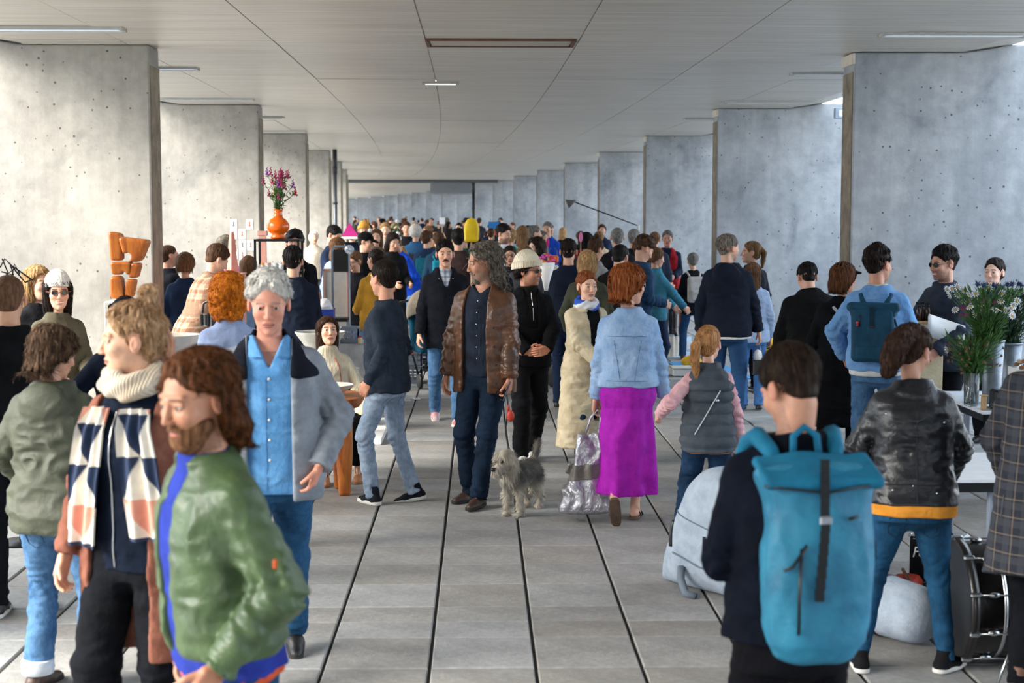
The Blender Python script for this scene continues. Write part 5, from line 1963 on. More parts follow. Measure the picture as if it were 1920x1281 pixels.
# 19, 20 stall holders at the flower table
p = PP('bearded man in sunglasses and a slate jacket smiling behind the flower stall', 1785, 12.3, 464, -62, lod='m', turn=6, nod=6, headk=1.10, lean=6,
       wrR=(.16, .34, 1.05), wrL=(-.18, .32, 1.0), poleR=(1, -.7, -.5), poleL=(-1, -.7, -.5))
p.skin(tone='#cd967c', hairc='#1c1512', beard=.6, beardc='#2a1e18', teeth=True, mouth=.001)
p.hair(H_BLACK, 'short', t=.014, top=.016, wave=.3); p.glasses(BLKP, LENS, 'sunglasses')
p.top(mat('slate_jacket', '#3c4452', .8, 'cloth', '#2c333f'), off=((-.2, .05), (.2, .05), (.5, .028)), hem=-.12, fit=.6, r=(.080, .074, .060)); p.trousers(BLK2); p.shoes(BSHOE)
p = PP('dark-haired woman with a low bun in a brown jacket smiling behind the flowers', 1868, 13.7, 486, -38, lod='m', sex='f', turn=4, headk=1.12, wrR=(.15, .3, 1.0), wrL=(-.15, .3, 1.0))
p.skin(tone='#e0b29c', hairc='#2e2019', lips='#b4655c', teeth=True, mouth=.0008)
p.hair(H_DARK, 'short', side=.02, t=.014, wave=.3, front=.092, bunpos=((0, -.115, .005), .034))
p.top(mat('brown_jacket', '#4a3c33', .7, 'leather', '#332923'), off=((-.2, .04), (.5, .025)), hem=-.1, fit=.5, collar=('stand', .03)); p.trousers(BLK2); p.shoes(BSHOE)

# 21 seated woman
p = PP('woman in a cream roll-neck sweater seated on a stool, looking up', 612, 12.15, 0, 14, h=1.66, sit=.50, lod='m', sex='f', turn=-4, nod=-8, headk=1.10,
       wrR=(.12, .30, .66), wrL=(-.16, .28, .66), anR=(.11, .50, .085), anL=(-.20, .42, .085), kneeR=(.2, .6, 1), kneeL=(-.2, .6, 1), poleR=(1, -.8, -.2), poleL=(-1, -.8, -.2),
       hpR={'d': (-.6, .8, -.1), 'n': (0, -.1, -1), 'curl': 12}, hpL={'d': (.6, .8, -.1), 'n': (0, -.1, -1), 'curl': 12, 't': -1})
p.skin(tone='#e3b094', hairc='#4a3023', lips='#b9665c')
p.hair(mat('hair_chestnut', '#4a3022', .5, 'hair', '#22140d'), 'long', length=.27, vol=.95, t=.010, strand=.004)
p.top(mat('cream_knit', '#d2cab6', .9, 'knit', '#bcb29c'), name='sweater', off=((-.2, .04), (.2, .04), (.5, .02)), hem=-.08, fit=.5, r=(.070, .066, .052), collar=('roll', .04), wr=.018)
mb = MB(); pts = [p.front(p.last, .095 * math.sin(a), .30 + .22 * -math.cos(a) + .02) + p.T[:, 1] * .004 for a in [i * math.pi / 12 * 2 for i in range(-9, 10) if abs(i) < 5.2]]
mb.tube(pts, .004, 6); mb.build('necklace', mat('wooden_beads', '#a0522c', .5, 'plain'), p.root)
p.trousers(BLK, r=(.092, .074, .070), hem=.85); p.shoes(mat('tan_boot', '#c98f62', .6, 'leather', '#a87048'), mat('gum_sole', '#a3714a', .8, 'plain'), 'boot', hi=.075)
SEATED = p
# ------------------------------------------------------------------ middle distance: every person that can be told apart
HAIRS = {'br': H_BROWN, 'dk': H_DARK, 'bk': H_BLACK, 'bl': H_BLOND, 'db': H_DBLOND, 'co': H_COPPER, 'gi': H_GINGER, 'au': H_AUB, 'gr': H_GREY, 'sp': H_SALT, 'wh': H_WHITE, 'lb': H_LBROWN}
HC_ = {'br': '#4a3526', 'dk': '#2e221c', 'bk': '#201a18', 'bl': '#a88050', 'db': '#7d5c3e', 'co': '#8a4a26', 'gi': '#a85a1c', 'au': '#5a3620', 'gr': '#77736c', 'sp': '#4a443c', 'wh': '#b5b2ac', 'lb': '#5f4632'}


def cm(hexc, kind='cloth'):
    return mat('%s_%s' % (kind, hexc.strip('#')), hexc, .85, kind)


ARMS = {'down': {}, 'hold': dict(wrR=(.13, .30, 1.08), wrL=(-.13, .30, 1.08)), 'pocket': dict(wrR=(.22, .14, .98), wrL=(-.22, .14, .98)),
        'phone': dict(wrR=(.08, .30, 1.22), wrL=(-.13, .28, 1.1)), 'bag': dict(wrR=(.24, .1, .95), wrL=(-.12, .28, 1.2)), 'low': dict(wrR=(.16, .42, .95), wrL=(-.16, .42, .95))}


def quick(label, px, Z, top, yaw, hair, topc, botc, sex='m', style='short', arms='down', coat=None, tone='#d2a085', lod='f', hat=0, shoe=None, hem=-.10, collar=None, kind='cloth', bk='denim', **kw):
    a = dict(ARMS[arms]); a.update(kw)
    hair_kw = a.pop('hk_', {})
    lp = a.pop('skinkw', {})
    r_ = a.pop('rr', (.070, .063, .052))
    t_ = a.pop('toff', .04)
    p = PP(label, px, Z, top, yaw, hat=hat, lod=lod, sex=sex, **a)
    p.skin(tone=tone, hairc=HC_.get(hair, '#222222'), **lp)
    if hair:
        st = dict(short=dict(style='short', t=.014), buzz=dict(style='buzz', t=.004, strand=.001), long=dict(style='long', length=.22, t=.014), bob=dict(style='long', length=.10, vol=1.05, t=.016), curly=dict(style='curly', t=.026, length=0),
                  curlylong=dict(style='curly', t=.03, length=.16, vol=1.15), bun=dict(style='short', side=.02, t=.012, bunpos=((0, -.11, .05), .032)), topbun=dict(style='short', side=.02, t=.012, bunpos=((0, -.05, .145), .034)),
                  tail=dict(style='short', side=.02, t=.012, tail=[((0, -.115, .045), .026), ((0, -.15, .0), .028), ((0, -.14, -.09), .024), ((0, -.13, -.16), .01)]))[style]
        st = dict(st); st.update(hair_kw)
        p.hair(HAIRS[hair], **st)
    p.top(cm(topc, kind), name='coat' if coat else 'jacket', off=((-.8, t_ + .01), (.2, t_), (.5, t_ * .65)), hem=coat if coat else hem, fit=.5, r=r_, flare=.03 if coat else 0, collar=collar or (('stand', .0) if style in ('short', 'buzz', 'bun', 'topbun') else None))
    p.trousers(cm(botc, bk), r=(.094, .072, .062))
    p.shoes(shoe or BSHOE, WSOLE if shoe in (WSHOE,) else None)
    return p


# left side, near to far
p = quick('person with a mass of ginger curls in a pale blue fleece, back turned', 428, 9.4, 522, 188, 'gi', '#9fb0d6', '#2a3a55', 'f', 'curlylong', 'hold', lod='m', tone='#e0b49a', hk_=dict(t=.045, vol=1.25, strands=1500), turn=15, collar=('roll', .01))
p = quick('woman with loose blond hair in black at the left, looking right', 66, 11.2, 499, 52, 'bl', '#17181c', '#1b1d24', 'f', 'long', 'pocket', lod='m', tone='#e3b598', headk=1.14, hk_=dict(length=.22))
p = quick('smiling woman in a fluffy white hat and round sunglasses', 104, 10.7, 507, 32, 'dk', '#5b5647', '#1b1d24', 'f', 'long', 'hold', lod='m', tone='#dba98c', hat=.03, headk=1.14, hk_=dict(length=.24), skinkw=dict(teeth=True, mouth=.001, lips='#b0584e'), turn=10)
p.beanie(mat('fluffy_white', '#eeece6', .95, 'cloth', '#d9d6ce', scale=3, bump=2), h=.05, cuff=False); p.glasses(mat('amber_frame', '#8a4a22', .4, 'plain'), LENS, 'sunglasses')
p = quick('woman with long brown hair in a denim shirt among the left stalls', 464, 16.5, 480, 195, 'lb', '#7fa3c8', '#2a3a55', 'f', 'long', lod='f', kind='denim', wrL=(-.30, .20, 1.35))
p = quick('dark-haired man in a long navy overcoat with his back turned', 548, 13.8, 463, 178, 'bk', '#141c2c', '#141820', 'm', 'short', 'hold', coat=-.38, lod='m', collar=('lapel', .0), headk=1.1, hk_=dict(t=.012, top=.006), build=1.08)
p = quick('curly-haired stall holder in black with a pale apron strap', 552, 16.8, 436, 5, 'bk', '#16171b', '#16171b', 'm', 'curly', 'hold', lod='f', headk=1.08, skinkw=dict(beard=.8), hk_=dict(t=.034))
p.line_on(p.top(BLK, name='apron_top', off=((-.2, .05), (.5, .028)), hem=-.1, sleeves=False) and p.last, [(-.10, .50), (-.02, .25)], .014, mat('apron_strap', '#b9a487', .8, 'plain'), 'apron_strap', 10)
p = quick('man with salt and pepper hair in a pink shirt at the print stall', 424, 17.8, 444, 148, 'sp', '#dc9ccf', '#3a64a8', 'm', 'short', 'hold', lod='f', turn=15, headk=1.1, hk_=dict(t=.022))
p = quick('man in a brown checked shirt bending over the left stalls', 356, 14.6, 456, 118, 'br', '#8c6f5c', '#22252d', 'm', 'short', 'low', lean=22, nod=30, lod='f', h=1.86, headk=1.08, hk_=dict(t=.022))
p.top(mat('brown_check', '#a08a76', .9, 'plaid', '#6b3f2e', scale=1.2), name='checked_shirt', off=((-.2, .05), (.5, .03)), hem=-.12, r=(.076, .068, .056), fit=.5)
p = quick('woman with loose brown hair in a dark blue sweater beside the first left pier', 345, 15.8, 474, 172, 'lb', '#1c2c48', '#14161c', 'f', 'bob', 'pocket', lod='f', headk=1.1, turn=-10, hem=-.20)
p = quick('balding man in black at the edge of the first left pier', 314, 16.9, 459, 120, 'br', '#1a1d24', '#1a1d24', 'm', 'buzz', 'hold', lod='f', tone='#d39a80')
p = quick('small figure in a pale coat by the third left pier', 588, 30.0, 434, 20, 'wh', '#d8ccb8', '#3c4450', 'f', 'bob', lod='c')
p = quick('dark-haired man in navy looking down at his hands by the pyramid stall', 624, 22.5, 424, 60, 'bk', '#1c2a44', '#1c2430', 'm', 'short', 'phone', nod=28, lod='f', headk=1.1)
p = quick('woman with long wavy hair in a grey-blue top by the office chair', 633, 20.3, 446, 150, 'lb', '#8fa0b4', '#5b6472', 'f', 'long', lod='f', turn=30)
p = quick('person in a black baseball cap and black sweater left of centre', 684, 21.0, 434, 70, 'bk', '#15161a', '#15161a', 'm', 'short', 'hold', lod='f', hat=.02, nod=15); p.cap_hat(BLK)
p = quick('woman in black holding a phone, facing the tall white board', 666, 18.3, 472, -40, 'lb', '#14161c', '#3e6ea4', 'f', 'short', 'phone', lod='f', nod=18, headk=1.06, hk_=dict(side=.02, t=.012))
p.glasses(BLKP)
p = quick('woman with tied dark hair in a mustard knit sweater', 704, 17.0, 468, 208, 'dk', '#dba33c', '#5f8fc0', 'f', 'bun', 'hold', lod='f', turn=-15, kind='knit')
p = quick('man in a white baseball cap and bright blue sweater leaning over the crates', 770, 23.2, 480, -55, 'db', '#1d4fd0', '#6f90b4', 'm', 'short', 'hold', lod='f', h=1.86, lean=24, nod=22, hat=0, skinkw=dict(beard=.8, beardc='#a0603a'), shoe=mat('red_shoe', '#b83a34', .7, 'plain'))
p.cap_hat(mat('white_cap', '#e4e4e2', .8, 'cloth'), 'cap')
p = quick('woman with messy blond hair just behind the white baseball cap', 754, 25.4, 466, 200, 'bl', '#3c4a5e', '#39506c', 'f', 'topbun', lod='f')
p = quick('fair woman in a white top facing the camera, left of centre', 722, 27.6, 417, 5, 'bl', '#dcd6c8', '#4a5a70', 'f', 'short', lod='f', tone='#e6bda4')
p = quick('young woman with long light-brown hair facing the camera', 706, 24.6, 430, -5, 'lb', '#6b5a4c', '#2a3344', 'f', 'long', 'hold', lod='f', tone='#e2b094')
p = quick('woman with long dark hair in a black jacket over white', 736, 22.4, 437, 30, 'dk', '#16171a', '#1b1d24', 'f', 'long', 'hold', lod='f', nod=20)
p = quick('white-haired person in a denim jacket carrying a small backpack', 779, 26.2, 422, 172, 'wh', '#33608c', '#2a3344', 'f', 'bob', lod='f', kind='denim', hk_=dict(length=.06, t=.022)); WHITEPACK = p
p = quick('curly brown-haired person in dark blue with a teal rucksack', 801, 24.9, 435, 165, 'br', '#1e3554', '#1a2430', 'm', 'curly', lod='f', turn=20); TEALP1 = p
p = quick('brown-haired woman with a bright turquoise backpack, second from the moustached man', 822, 23.9, 438, 190, 'br', '#25445c', '#1a2430', 'f', 'curly', lod='f'); TEALP2 = p
p = quick('young man with brown hair and a dark shirt facing the camera near the far crowd', 762, 31, 409, 0, 'br', '#181a20', '#1d2430', 'm', 'short', lod='f', tone='#dca78a')
p = quick('person in an orange knit hat and green scarf near the pink pyramid', 682, 27, 414, 10, 'db', '#2c4a3a', '#222933', 'm', 'short', lod='f', hat=.03); p.beanie(mat('orange_hat', '#e0a04a', .9, 'knit'))
p = quick('dark-haired head and shoulders right behind the long-haired man', 860, 20.8, 432, 170, 'bk', '#3a2c2c', '#222222', 'm', 'curly', lod='f', hk_=dict(t=.03))
p = quick('balding man with a white beard, facing the camera in black', 928, 17.6, 468, 8, 'wh', '#15171d', '#15171d', 'm', 'buzz', 'hold', lod='f', tone='#cf8f74', skinkw=dict(beard=.9, beardc='#d8d4cc'), headk=1.1)
p.beard_mesh(H_WHITE, .014)
p = quick('man with glasses peeking over the cream beanie', 956, 19.0, 462, 0, 'dk', '#2a2c34', '#22262e', 'm', 'short', lod='f'); p.glasses(BLKP)
p = quick('tall bearded man in a white shirt in the crowd right of centre', 943, 22.3, 411, 50, 'bk', '#e2e4ea', '#22304a', 'm', 'short', 'hold', lod='f', skinkw=dict(beard=.8), nod=12, hk_=dict(t=.02))
p = quick('woman with straight blond hair in an emerald green top', 956, 23.2, 428, 175, 'bl', '#169a72', '#22304a', 'f', 'bob', lod='f', turn=20)
p = quick('fair-haired woman just right of the emerald green top', 980, 24.6, 424, 165, 'db', '#a8b0b8', '#22304a', 'f', 'long', lod='f')
p = quick('woman with long black hair in the crowd right of centre', 990, 27.0, 424, 190, 'bk', '#33302e', '#22242a', 'f', 'long', lod='f')
p = quick('grey-haired man in a navy sweater looking right', 1001, 25.4, 424, 100, 'gr', '#1c3262', '#22304a', 'm', 'short', 'hold', lod='f')
p = quick('man in a cobalt blue jacket standing higher than the crowd', 1027, 29.0, 417, -20, 'gr', '#1746b4', '#1c2434', 'm', 'short', 'hold', lod='f', mx=2.0)
p = quick('short man with grey hair beside the cobalt blue jacket', 1016, 26.6, 434, 60, 'gr', '#4c4650', '#22242a', 'm', 'short', lod='f')
p = quick('woman with a cloud of dark curly hair, face turned left', 1006, 20.6, 448, -60, 'dk', '#1c1a1c', '#1c1a1c', 'f', 'curlylong', 'hold', lod='f', hk_=dict(t=.034, vol=1.25), tone='#e4bca6')
p = quick('blond woman whose fringe shows above the cream beanie', 984, 18.2, 461, 5, 'db', '#4b4b50', '#22242a', 'f', 'bob', lod='f')
p = quick('short-haired man in a dark navy jacket, elbows bent, seen from behind', 1066, 16.3, 449, 172, 'dk', '#141c2e', '#1c2a44', 'm', 'short', 'hold', lod='m', headk=1.1, hk_=dict(t=.012))
p = quick('blond-haired woman in a dark green parka with her back turned', 1102, 15.2, 471, 170, 'bl', '#3a3d30', '#1b1d24', 'f', 'bob', 'pocket', lod='m', headk=1.08, hk_=dict(length=.14, t=.018))
p = quick('woman with brown hair in a high bun looking down to the right', 1116, 18.0, 449, 130, 'br', '#9a9a9a', '#22242a', 'f', 'topbun', 'hold', nod=22, lod='m')
p = quick('dark-haired person behind the high bun', 1100, 20.0, 437, 160, 'bk', '#22242a', '#22242a', 'f', 'bob', lod='f')
p = quick('bald man in black with a bright blue bag strap on his back', 1158, 20.6, 427, 178, 'gr', '#131418', '#1b1d24', 'm', 'buzz', 'hold', lod='f', tone='#c98d76', mx=2.0, headk=1.1)
p.line_on(p.last, [(-.08, .52), (.04, .18)], .014, mat('cobalt_strap', '#2456c8', .7, 'plain'), 'bag_strap', 12, back=True)
p = quick('man with cropped grey hair and glasses right of the bald man', 1190, 21.6, 429, 165, 'gr', '#17181c', '#1b1d24', 'm', 'buzz', lod='f', tone='#b9836c', mx=2.0, turn=20)
p = quick('person in a black jacket bent over the middle stall', 1143, 16.0, 466, 150, 'bk', '#15161a', '#1b1d24', 'm', 'short', 'low', lean=24, nod=20, h=1.84, lod='f')
p = quick('young man with wavy brown hair looking down, dark backpack straps', 1192, 17.0, 462, 112, 'br', '#23405e', '#1f3a66', 'm', 'curly', 'hold', nod=32, lean=8, lod='m', h=1.87, headk=1.1, hk_=dict(t=.024)); YOUNG = p
p = quick('person with auburn curls behind the wavy-haired young man', 1202, 19.6, 452, 120, 'au', '#3a4250', '#22242a', 'f', 'curly', lod='f')
p = quick('dark-haired woman looking down left of the red vest', 1214, 22.4, 444, 100, 'dk', '#2b2f38', '#22242a', 'f', 'short', 'hold', nod=30, lod='f')
p = quick('brown-haired person just left of the red vest', 1228, 24.4, 436, 170, 'lb', '#2b3648', '#22242a', 'm', 'short', lod='f')
p = quick('woman with a brown bob in a turquoise sleeve reaching right', 1230, 18.9, 466, 110, 'lb', '#3f7f96', '#22304a', 'f', 'bob', 'low', lod='f', nod=12)
p = quick('grey-haired man in a bright red vest over a navy sweater', 1252, 25.0, 433, -12, 'gr', '#1a2740', '#1a2238', 'm', 'short', 'hold', lod='f', mx=2.0, headk=1.1, shoe=BRSHOE, tone='#c99078')
p.top(mat('red_vest', '#b3202a', .7, 'cloth', '#8f1820'), name='red_vest', off=((-.2, .055), (.5, .032)), hem=-.08, sleeves=False, fit=.5, collar=('stand', .02), opening=(0, .015, .06, .1))
p = quick('grey curly-haired woman in black with a pale grey backpack', 1300, 21.8, 477, 186, 'gr', '#15171f', '#28486c', 'f', 'curly', lod='f', anR=(.22, .0, .085), anL=(-.14, .1, .085), hk_=dict(t=.028), hem=-.16, toff=.05); GREYPACK = p
p = quick('tall grey-haired man in a navy hooded sweatshirt and jeans, back turned', 1366, 15.0, 441, 164, 'sp', '#161c2a', '#2a4a70', 'm', 'short', lod='m', turn=42, headk=1.08, collar=('hood', .02), wrR=(.30, .08, .86), wrL=(-.26, .0, .9), build=1.1, skinkw=dict(beard=.5, beardc='#55504a'), toff=.05, hem=-.09)
p.top(WHT, name='tee', off=((-.2, .045),), hem=-.112, sleeves=False, topz=.1)
HOODIE = p
p = quick('woman with a blond ponytail in a long dark coat facing the hooded man', 1410, 17.8, 454, 205, 'db', '#191d28', '#191d28', 'f', 'tail', coat=-.42, lod='m', turn=-60, headk=1.08)
p = quick('girl with long light-brown hair in a pale blue sweatshirt', 1413, 16.1, 493, 178, 'lb', '#9fb3d2', '#4c7cb4', 'f', 'long', lod='m', turn=10, hk_=dict(length=.26))

# ------------------------------------------------------------------ distant crowd: a few figures copied with their parts and recoloured
protos = []
specs = [('m', 'short', 'down', 0), ('f', 'long', 'hold', 0), ('m', 'short', 'hold', 8), ('f', 'bob', 'pocket', 0), ('m', 'curly', 'pocket', 0), ('f', 'bun', 'down', 0), ('f', 'long', 'down', 5), ('m', 'buzz', 'hold', 0)]
crowd = []
rc = random.Random(21)
TOPS = [('black', '#16171b'), ('navy', '#1b2740'), ('charcoal', '#33363c'), ('dark brown', '#3c2e26'), ('grey', '#777b80'), ('beige', '#b9a88c'), ('olive', '#4a4e3c'), ('white', '#d6d4ce'), ('rust orange', '#b8542c'), ('dark red', '#7a2226'),
        ('teal', '#1f6474'), ('pale blue', '#8ea8c8'), ('bottle green', '#1e4a3a'), ('mustard', '#c79a38'), ('cobalt', '#2450a0'), ('pink', '#c98a98')]
TOPW = [9, 7, 6, 3, 4, 3, 3, 2, 1, 1, 2, 2, 1, 1, 1, 1]
HN = {'br': 'brown', 'dk': 'dark', 'bk': 'black', 'bl': 'blond', 'db': 'dark-blond', 'lb': 'light-brown', 'gr': 'grey', 'au': 'auburn'}
slots = [(o.location.x, o.location.y) for o in sc.objects if o.get('category') == 'person' and o.location.y > 20]
n_mid = len(slots)
for i in range(92):
    if i < 26: Z = rc.uniform(26, 38)
    elif i < 60: Z = rc.uniform(38, 62)
    else: Z = rc.uniform(62, 112)
    c = bend(Z)
    lo = -2.9 if Z < 60 else -2.6
    hi = 3.3 if Z < 50 else 3.0
    for tr in range(40):
        x = rc.uniform(lo, hi) + c
        px = XV + FPX * x / Z
        if all(abs(x - a) > .56 or abs(Z - b) > .6 for a, b in slots) and 660 < px < 1150 and not (Z < 34 and 1010 < px < 1040):
            break
    slots.append((x, Z))
slots = sorted(slots[n_mid:], key=lambda t: t[1])
for i, (x, Z) in enumerate(slots):
    tn, tc_ = rc.choices(TOPS, TOPW)[0]
    hcn = rc.choice(['br', 'dk', 'bk', 'bk', 'dk', 'bl', 'db', 'lb', 'gr', 'au', 'br'])
    k = i % 8
    sx, st, ar, nd = specs[k]
    yaw = rc.choice([0, 10, -20, 40, -50, 90, -90, 150, 180, 180, 170, 200, 190])
    px = XV + FPX * x / Z
    facing = 'facing the camera' if abs(yaw) < 45 else 'turned sideways' if abs(yaw) < 100 else 'seen from behind'
    where = ('front of far crowd' if Z < 38 else 'mid crowd' if Z < 62 else 'deep in crowd')
    side_ = 'left side' if px < 780 else 'centre' if px < 920 else 'right side'
    lab = '%s-haired person in %s, %s, %s, %s' % (HN[hcn], tn, facing, where, side_)
    if i < 8:
        h = 1.76
        p = Person(lab, (x, Z, 0), yaw, h, lod='c', sex=sx, nod=nd, headk=1.08, **ARMS[ar])
        p.skin(hairc='#33261d')
        stk = dict(short=dict(style='short', t=.014), buzz=dict(style='buzz', t=.004, strand=.001), long=dict(style='long', length=.2, t=.014), bob=dict(style='long', length=.10, t=.016), curly=dict(style='curly', t=.026), bun=dict(style='short', side=.02, t=.012, bunpos=((0, -.11, .05), .032)))[st]
        p.hair(HAIRS[hcn], **stk)
        p.top(cm(tc_), off=((-.3, .05), (.5, .03)), hem=-.14, fit=.5, r=(.072, .064, .054))
        p.trousers(cm(rc.choice(['#1b2230', '#2a3f5c', '#222222', '#39506c']))); p.shoes(BSHOE)
        protos.append(p.root)
        r0 = p.root
    else:
        src = protos[k]
        r0 = src.copy(); COL.objects.link(r0)
        r0.location = (x, Z, 0); r0.rotation_euler = (0, 0, math.radians(yaw + 180))
        s_ = rc.uniform(.94, 1.08)
        if rc.random() < .25 and Z > 45: s_ = 1.12
        r0.scale = (s_, s_, s_)
        bc_ = cm(rc.choice(['#1b2230', '#2a3f5c', '#222222', '#39506c']))
        for ch in list(src.children):
            c2 = ch.copy(); COL.objects.link(c2); c2.parent = r0
            nm = ch.name.split('.')[0]
            if nm in ('hair', 'jacket', 'trousers'):
                c2.material_slots[0].link = 'OBJECT'
                c2.material_slots[0].material = HAIRS[hcn] if nm == 'hair' else cm(tc_) if nm == 'jacket' else bc_
    crowd.append((r0, lab, px, Z))
# labels: those that read the same are told apart by their order, counted from the left
same = {}
for r0, lab, px, Z in crowd:
    same.setdefault(lab, []).append((px, r0, Z))
for lab, lst in same.items():
    lst.sort(key=lambda t: t[0])
    for n_, (px, r0, Z) in enumerate(lst):
        r0['label'] = lab if len(lst) == 1 else lab + (', leftmost' if n_ == 0 else ', further right' if n_ == 1 else ', furthest right')
        r0['group'] = 'people in the far crowd'
# ------------------------------------------------------------------ goods, bags, furniture, dog
WOODO = mat('orange_wood', '#d07c30', .35, 'wood', '#9a4c1a')
WOODD = mat('dark_wood', '#5a3626', .5, 'wood', '#38200f')
WOODL = mat('light_wood', '#c9a678', .6, 'wood', '#a5835a')
STONE = mat('grey_stone', '#a9a8a2', .8, 'plain', '#8d8c86')
STONEW = mat('pale_stone', '#d5d0c4', .8, 'plain', '#c3bdb0')
WHITEP = mat('white_paint', '#e2e2e0', .6, 'plain')
CREAM = mat('cream_canvas', '#d9c9a8', .85, 'cloth', '#c5b38f')
STEEL = mat('galvanised_steel', '#8d949b', .45, 'foil', '#6f767d', metal=.7, bump=.1)
BLKM = mat('black_metal', '#17181b', .45, 'plain', metal=.4)
GREENL = mat('leaf_green', '#4f7a32', .6, 'plain', '#2f5220')
GREEND = mat('leaf_dark', '#31502c', .6, 'plain', '#1f3620')
GLASS = mat('clear_glass', '#e8f2f0', .05, 'plain', trans=.95)
ORNG = mat('orange_glaze', '#ee6a12', .22, 'plain', '#d95806')


def TH(name, loc, label, cat, rz=0, group=None):
    return empty(name, loc, rz, label, cat, group)


def tri_leaf(V0, d, up, L, w):
    d = d.normalized(); s_ = d.cross(up)
    s_ = s_.normalized() if s_.length > 1e-6 else Vector((1, 0, 0))
    m = V0 + d * L * .5 + up * L * .08
    return [V0, m + s_ * w * .5, V0 + d * L, m - s_ * w * .5]


# ---- table with bowl, stool
zt = .755
x1 = Wx(678, 11.3); x0 = x1 - 1.15
t = TH('side_table', ((x0 + x1) / 2, 11.3, 0), 'low orange wooden table with rounded top beside the seated woman', 'table')
W_ = x1 - x0
f = lambda Q: rbox(Q, A(0, 0, .72), A(W_ / 2, .34, .036), .034) - 0
sdf_obj('table_top', lambda Q: smax(rbox(Q, A(0, 0, .72), A(W_ / 2, .34, .036), .034), np.sqrt((np.maximum(np.abs(Q[:, 0]) - (W_ / 2 - .2), 0)) ** 2 + (np.maximum(np.abs(Q[:, 1]) - .14, 0)) ** 2) - .2, .01),
        (-W_ / 2 - .05, -.4, .66), (W_ / 2 + .05, .4, .78), .012, WOODO, t)
for (lx, ly) in ((W_ / 2 - .14, -.08), (-W_ / 2 + .14, -.08), (W_ / 2 - .2, .2), (-W_ / 2 + .2, .2)):
    mb = MB(); mb.lathe([(.040, 0), (.046, .02), (.062, .28), (.066, .50), (.056, .685)], (lx, ly, 0), n=20, sx=1, sy=.8); mb.build('leg', WOODO, t)
t = TH('bowl', (Wx(618, 11.25), 11.25, zt), 'wide white-glazed bowl with dark outside on the orange wooden table', 'bowl')
mb = MB(); mb.lathe([(.05, .0), (.06, .004), (.14, .055), (.165, .085), (.160, .085), (.13, .055), (.05, .014), (.001, .012)], n=32, closed=False); mb.build('bowl_shell', STONEW, t)
mb = MB(); mb.lathe([(.158, .081), (.169, .082), (.169, .088), (.158, .088), (.158, .081)], n=32, closed=True); mb.build('rim', WHITEP, t)
t = TH('stool', (SEATED.loc[0], SEATED.loc[1] + .03, 0), 'dark wooden stool under the seated woman', 'stool')
mb = MB(); mb.lathe([(.17, .395), (.20, .40), (.205, .42), (.19, .435)], n=24); mb.build('seat', WOODD, t)
for a in range(4):
    a_ = math.pi / 4 + a * math.pi / 2
    mb = MB(); mb.tube([(.14 * math.cos(a_), .14 * math.sin(a_), .40), (.20 * math.cos(a_), .20 * math.sin(a_), 0)], [.02, .016], 8); mb.build('leg', WOODD, t)
for z in (.16, .28):
    mb = MB(); mb.tube([(.16 * math.cos(math.pi / 4 + i * math.pi / 2), .16 * math.sin(math.pi / 4 + i * math.pi / 2), z) for i in range(5)], .011, 6); mb.build('stretcher', WOODD, t)


def cone_bowl(px, Z, py, r, label, h=.26, m=STONE):
    z = 2.12 - (py - YV) * Z / FPX
    t = TH('cone_bowl', (Wx(px, Z), Z, 0), label, 'bowl')
    mb = MB(); mb.lathe([(.03, z - h), (.05, z - h + .01), (r * .98, z - .012), (r, z), (r * .95, z), (r * .9, z - .015), (.04, z - h + .04), (.001, z - h + .035)], n=40); mb.build('cone', m, t)
    mb = MB(); mb.lathe([(.10, 0), (.10, .02), (.022, .05), (.02, z - h + .01)], n=20); mb.build('pedestal', BLKM, t)
    return t


cone_bowl(322, 9.9, 626, .175, 'large pale stone cone bowl on a thin stand behind the scarf woman', m=STONEW)
cone_bowl(598, 13.2, 621, .225, 'wide grey concrete cone bowl on a stand behind the seated woman')
cone_bowl(652, 14.2, 690, .10, 'small grey cone bowl at the right shoulder of the seated woman', .14)

# ---- carved sculpture
zc = 10.4
cx = Wx(240, zc)
t = TH('sculpture', (cx, zc, 0), 'carved orange wooden sculpture of interlocking blocks on a pale plinth', 'sculpture')
sc_ = zc / FPX


def sp(px, py, y=0): return np.array([(px - 240) * sc_, y, 2.12 - (py - YV) * sc_])


B0, B1 = (sp(190, 570, -.15)), (sp(300, 420, .15))
lo_ = (min(B0[0], B1[0]), -.15, B0[2] - .02); hi_ = (max(B0[0], B1[0]), .15, B1[2] + .05)
tp_ = sp(240, 436)[2]


def trap(x0t, x1t, x0b, x1b, yt, yb, dep, r, slope=0):
    """block with slanted sides, corners given as picture columns at its top and bottom"""
    a, b = sp(x0t, yt), sp(x1t, yt); c, e = sp(x0b, yb), sp(x1b, yb)

    def f(Q):
        u = (Q[:, 2] - c[2]) / (a[2] - c[2])
        l = c[0] + (a[0] - c[0]) * u; rr = e[0] + (b[0] - e[0]) * u
        d = np.maximum(l - Q[:, 0], Q[:, 0] - rr)
        d = smax(d, np.abs(Q[:, 1]) - dep * (.75 + .25 * u), r)
        d = smax(d, np.maximum(c[2] - Q[:, 2], Q[:, 2] - a[2] + slope * (Q[:, 0] - l)), r)
        return d
    return f


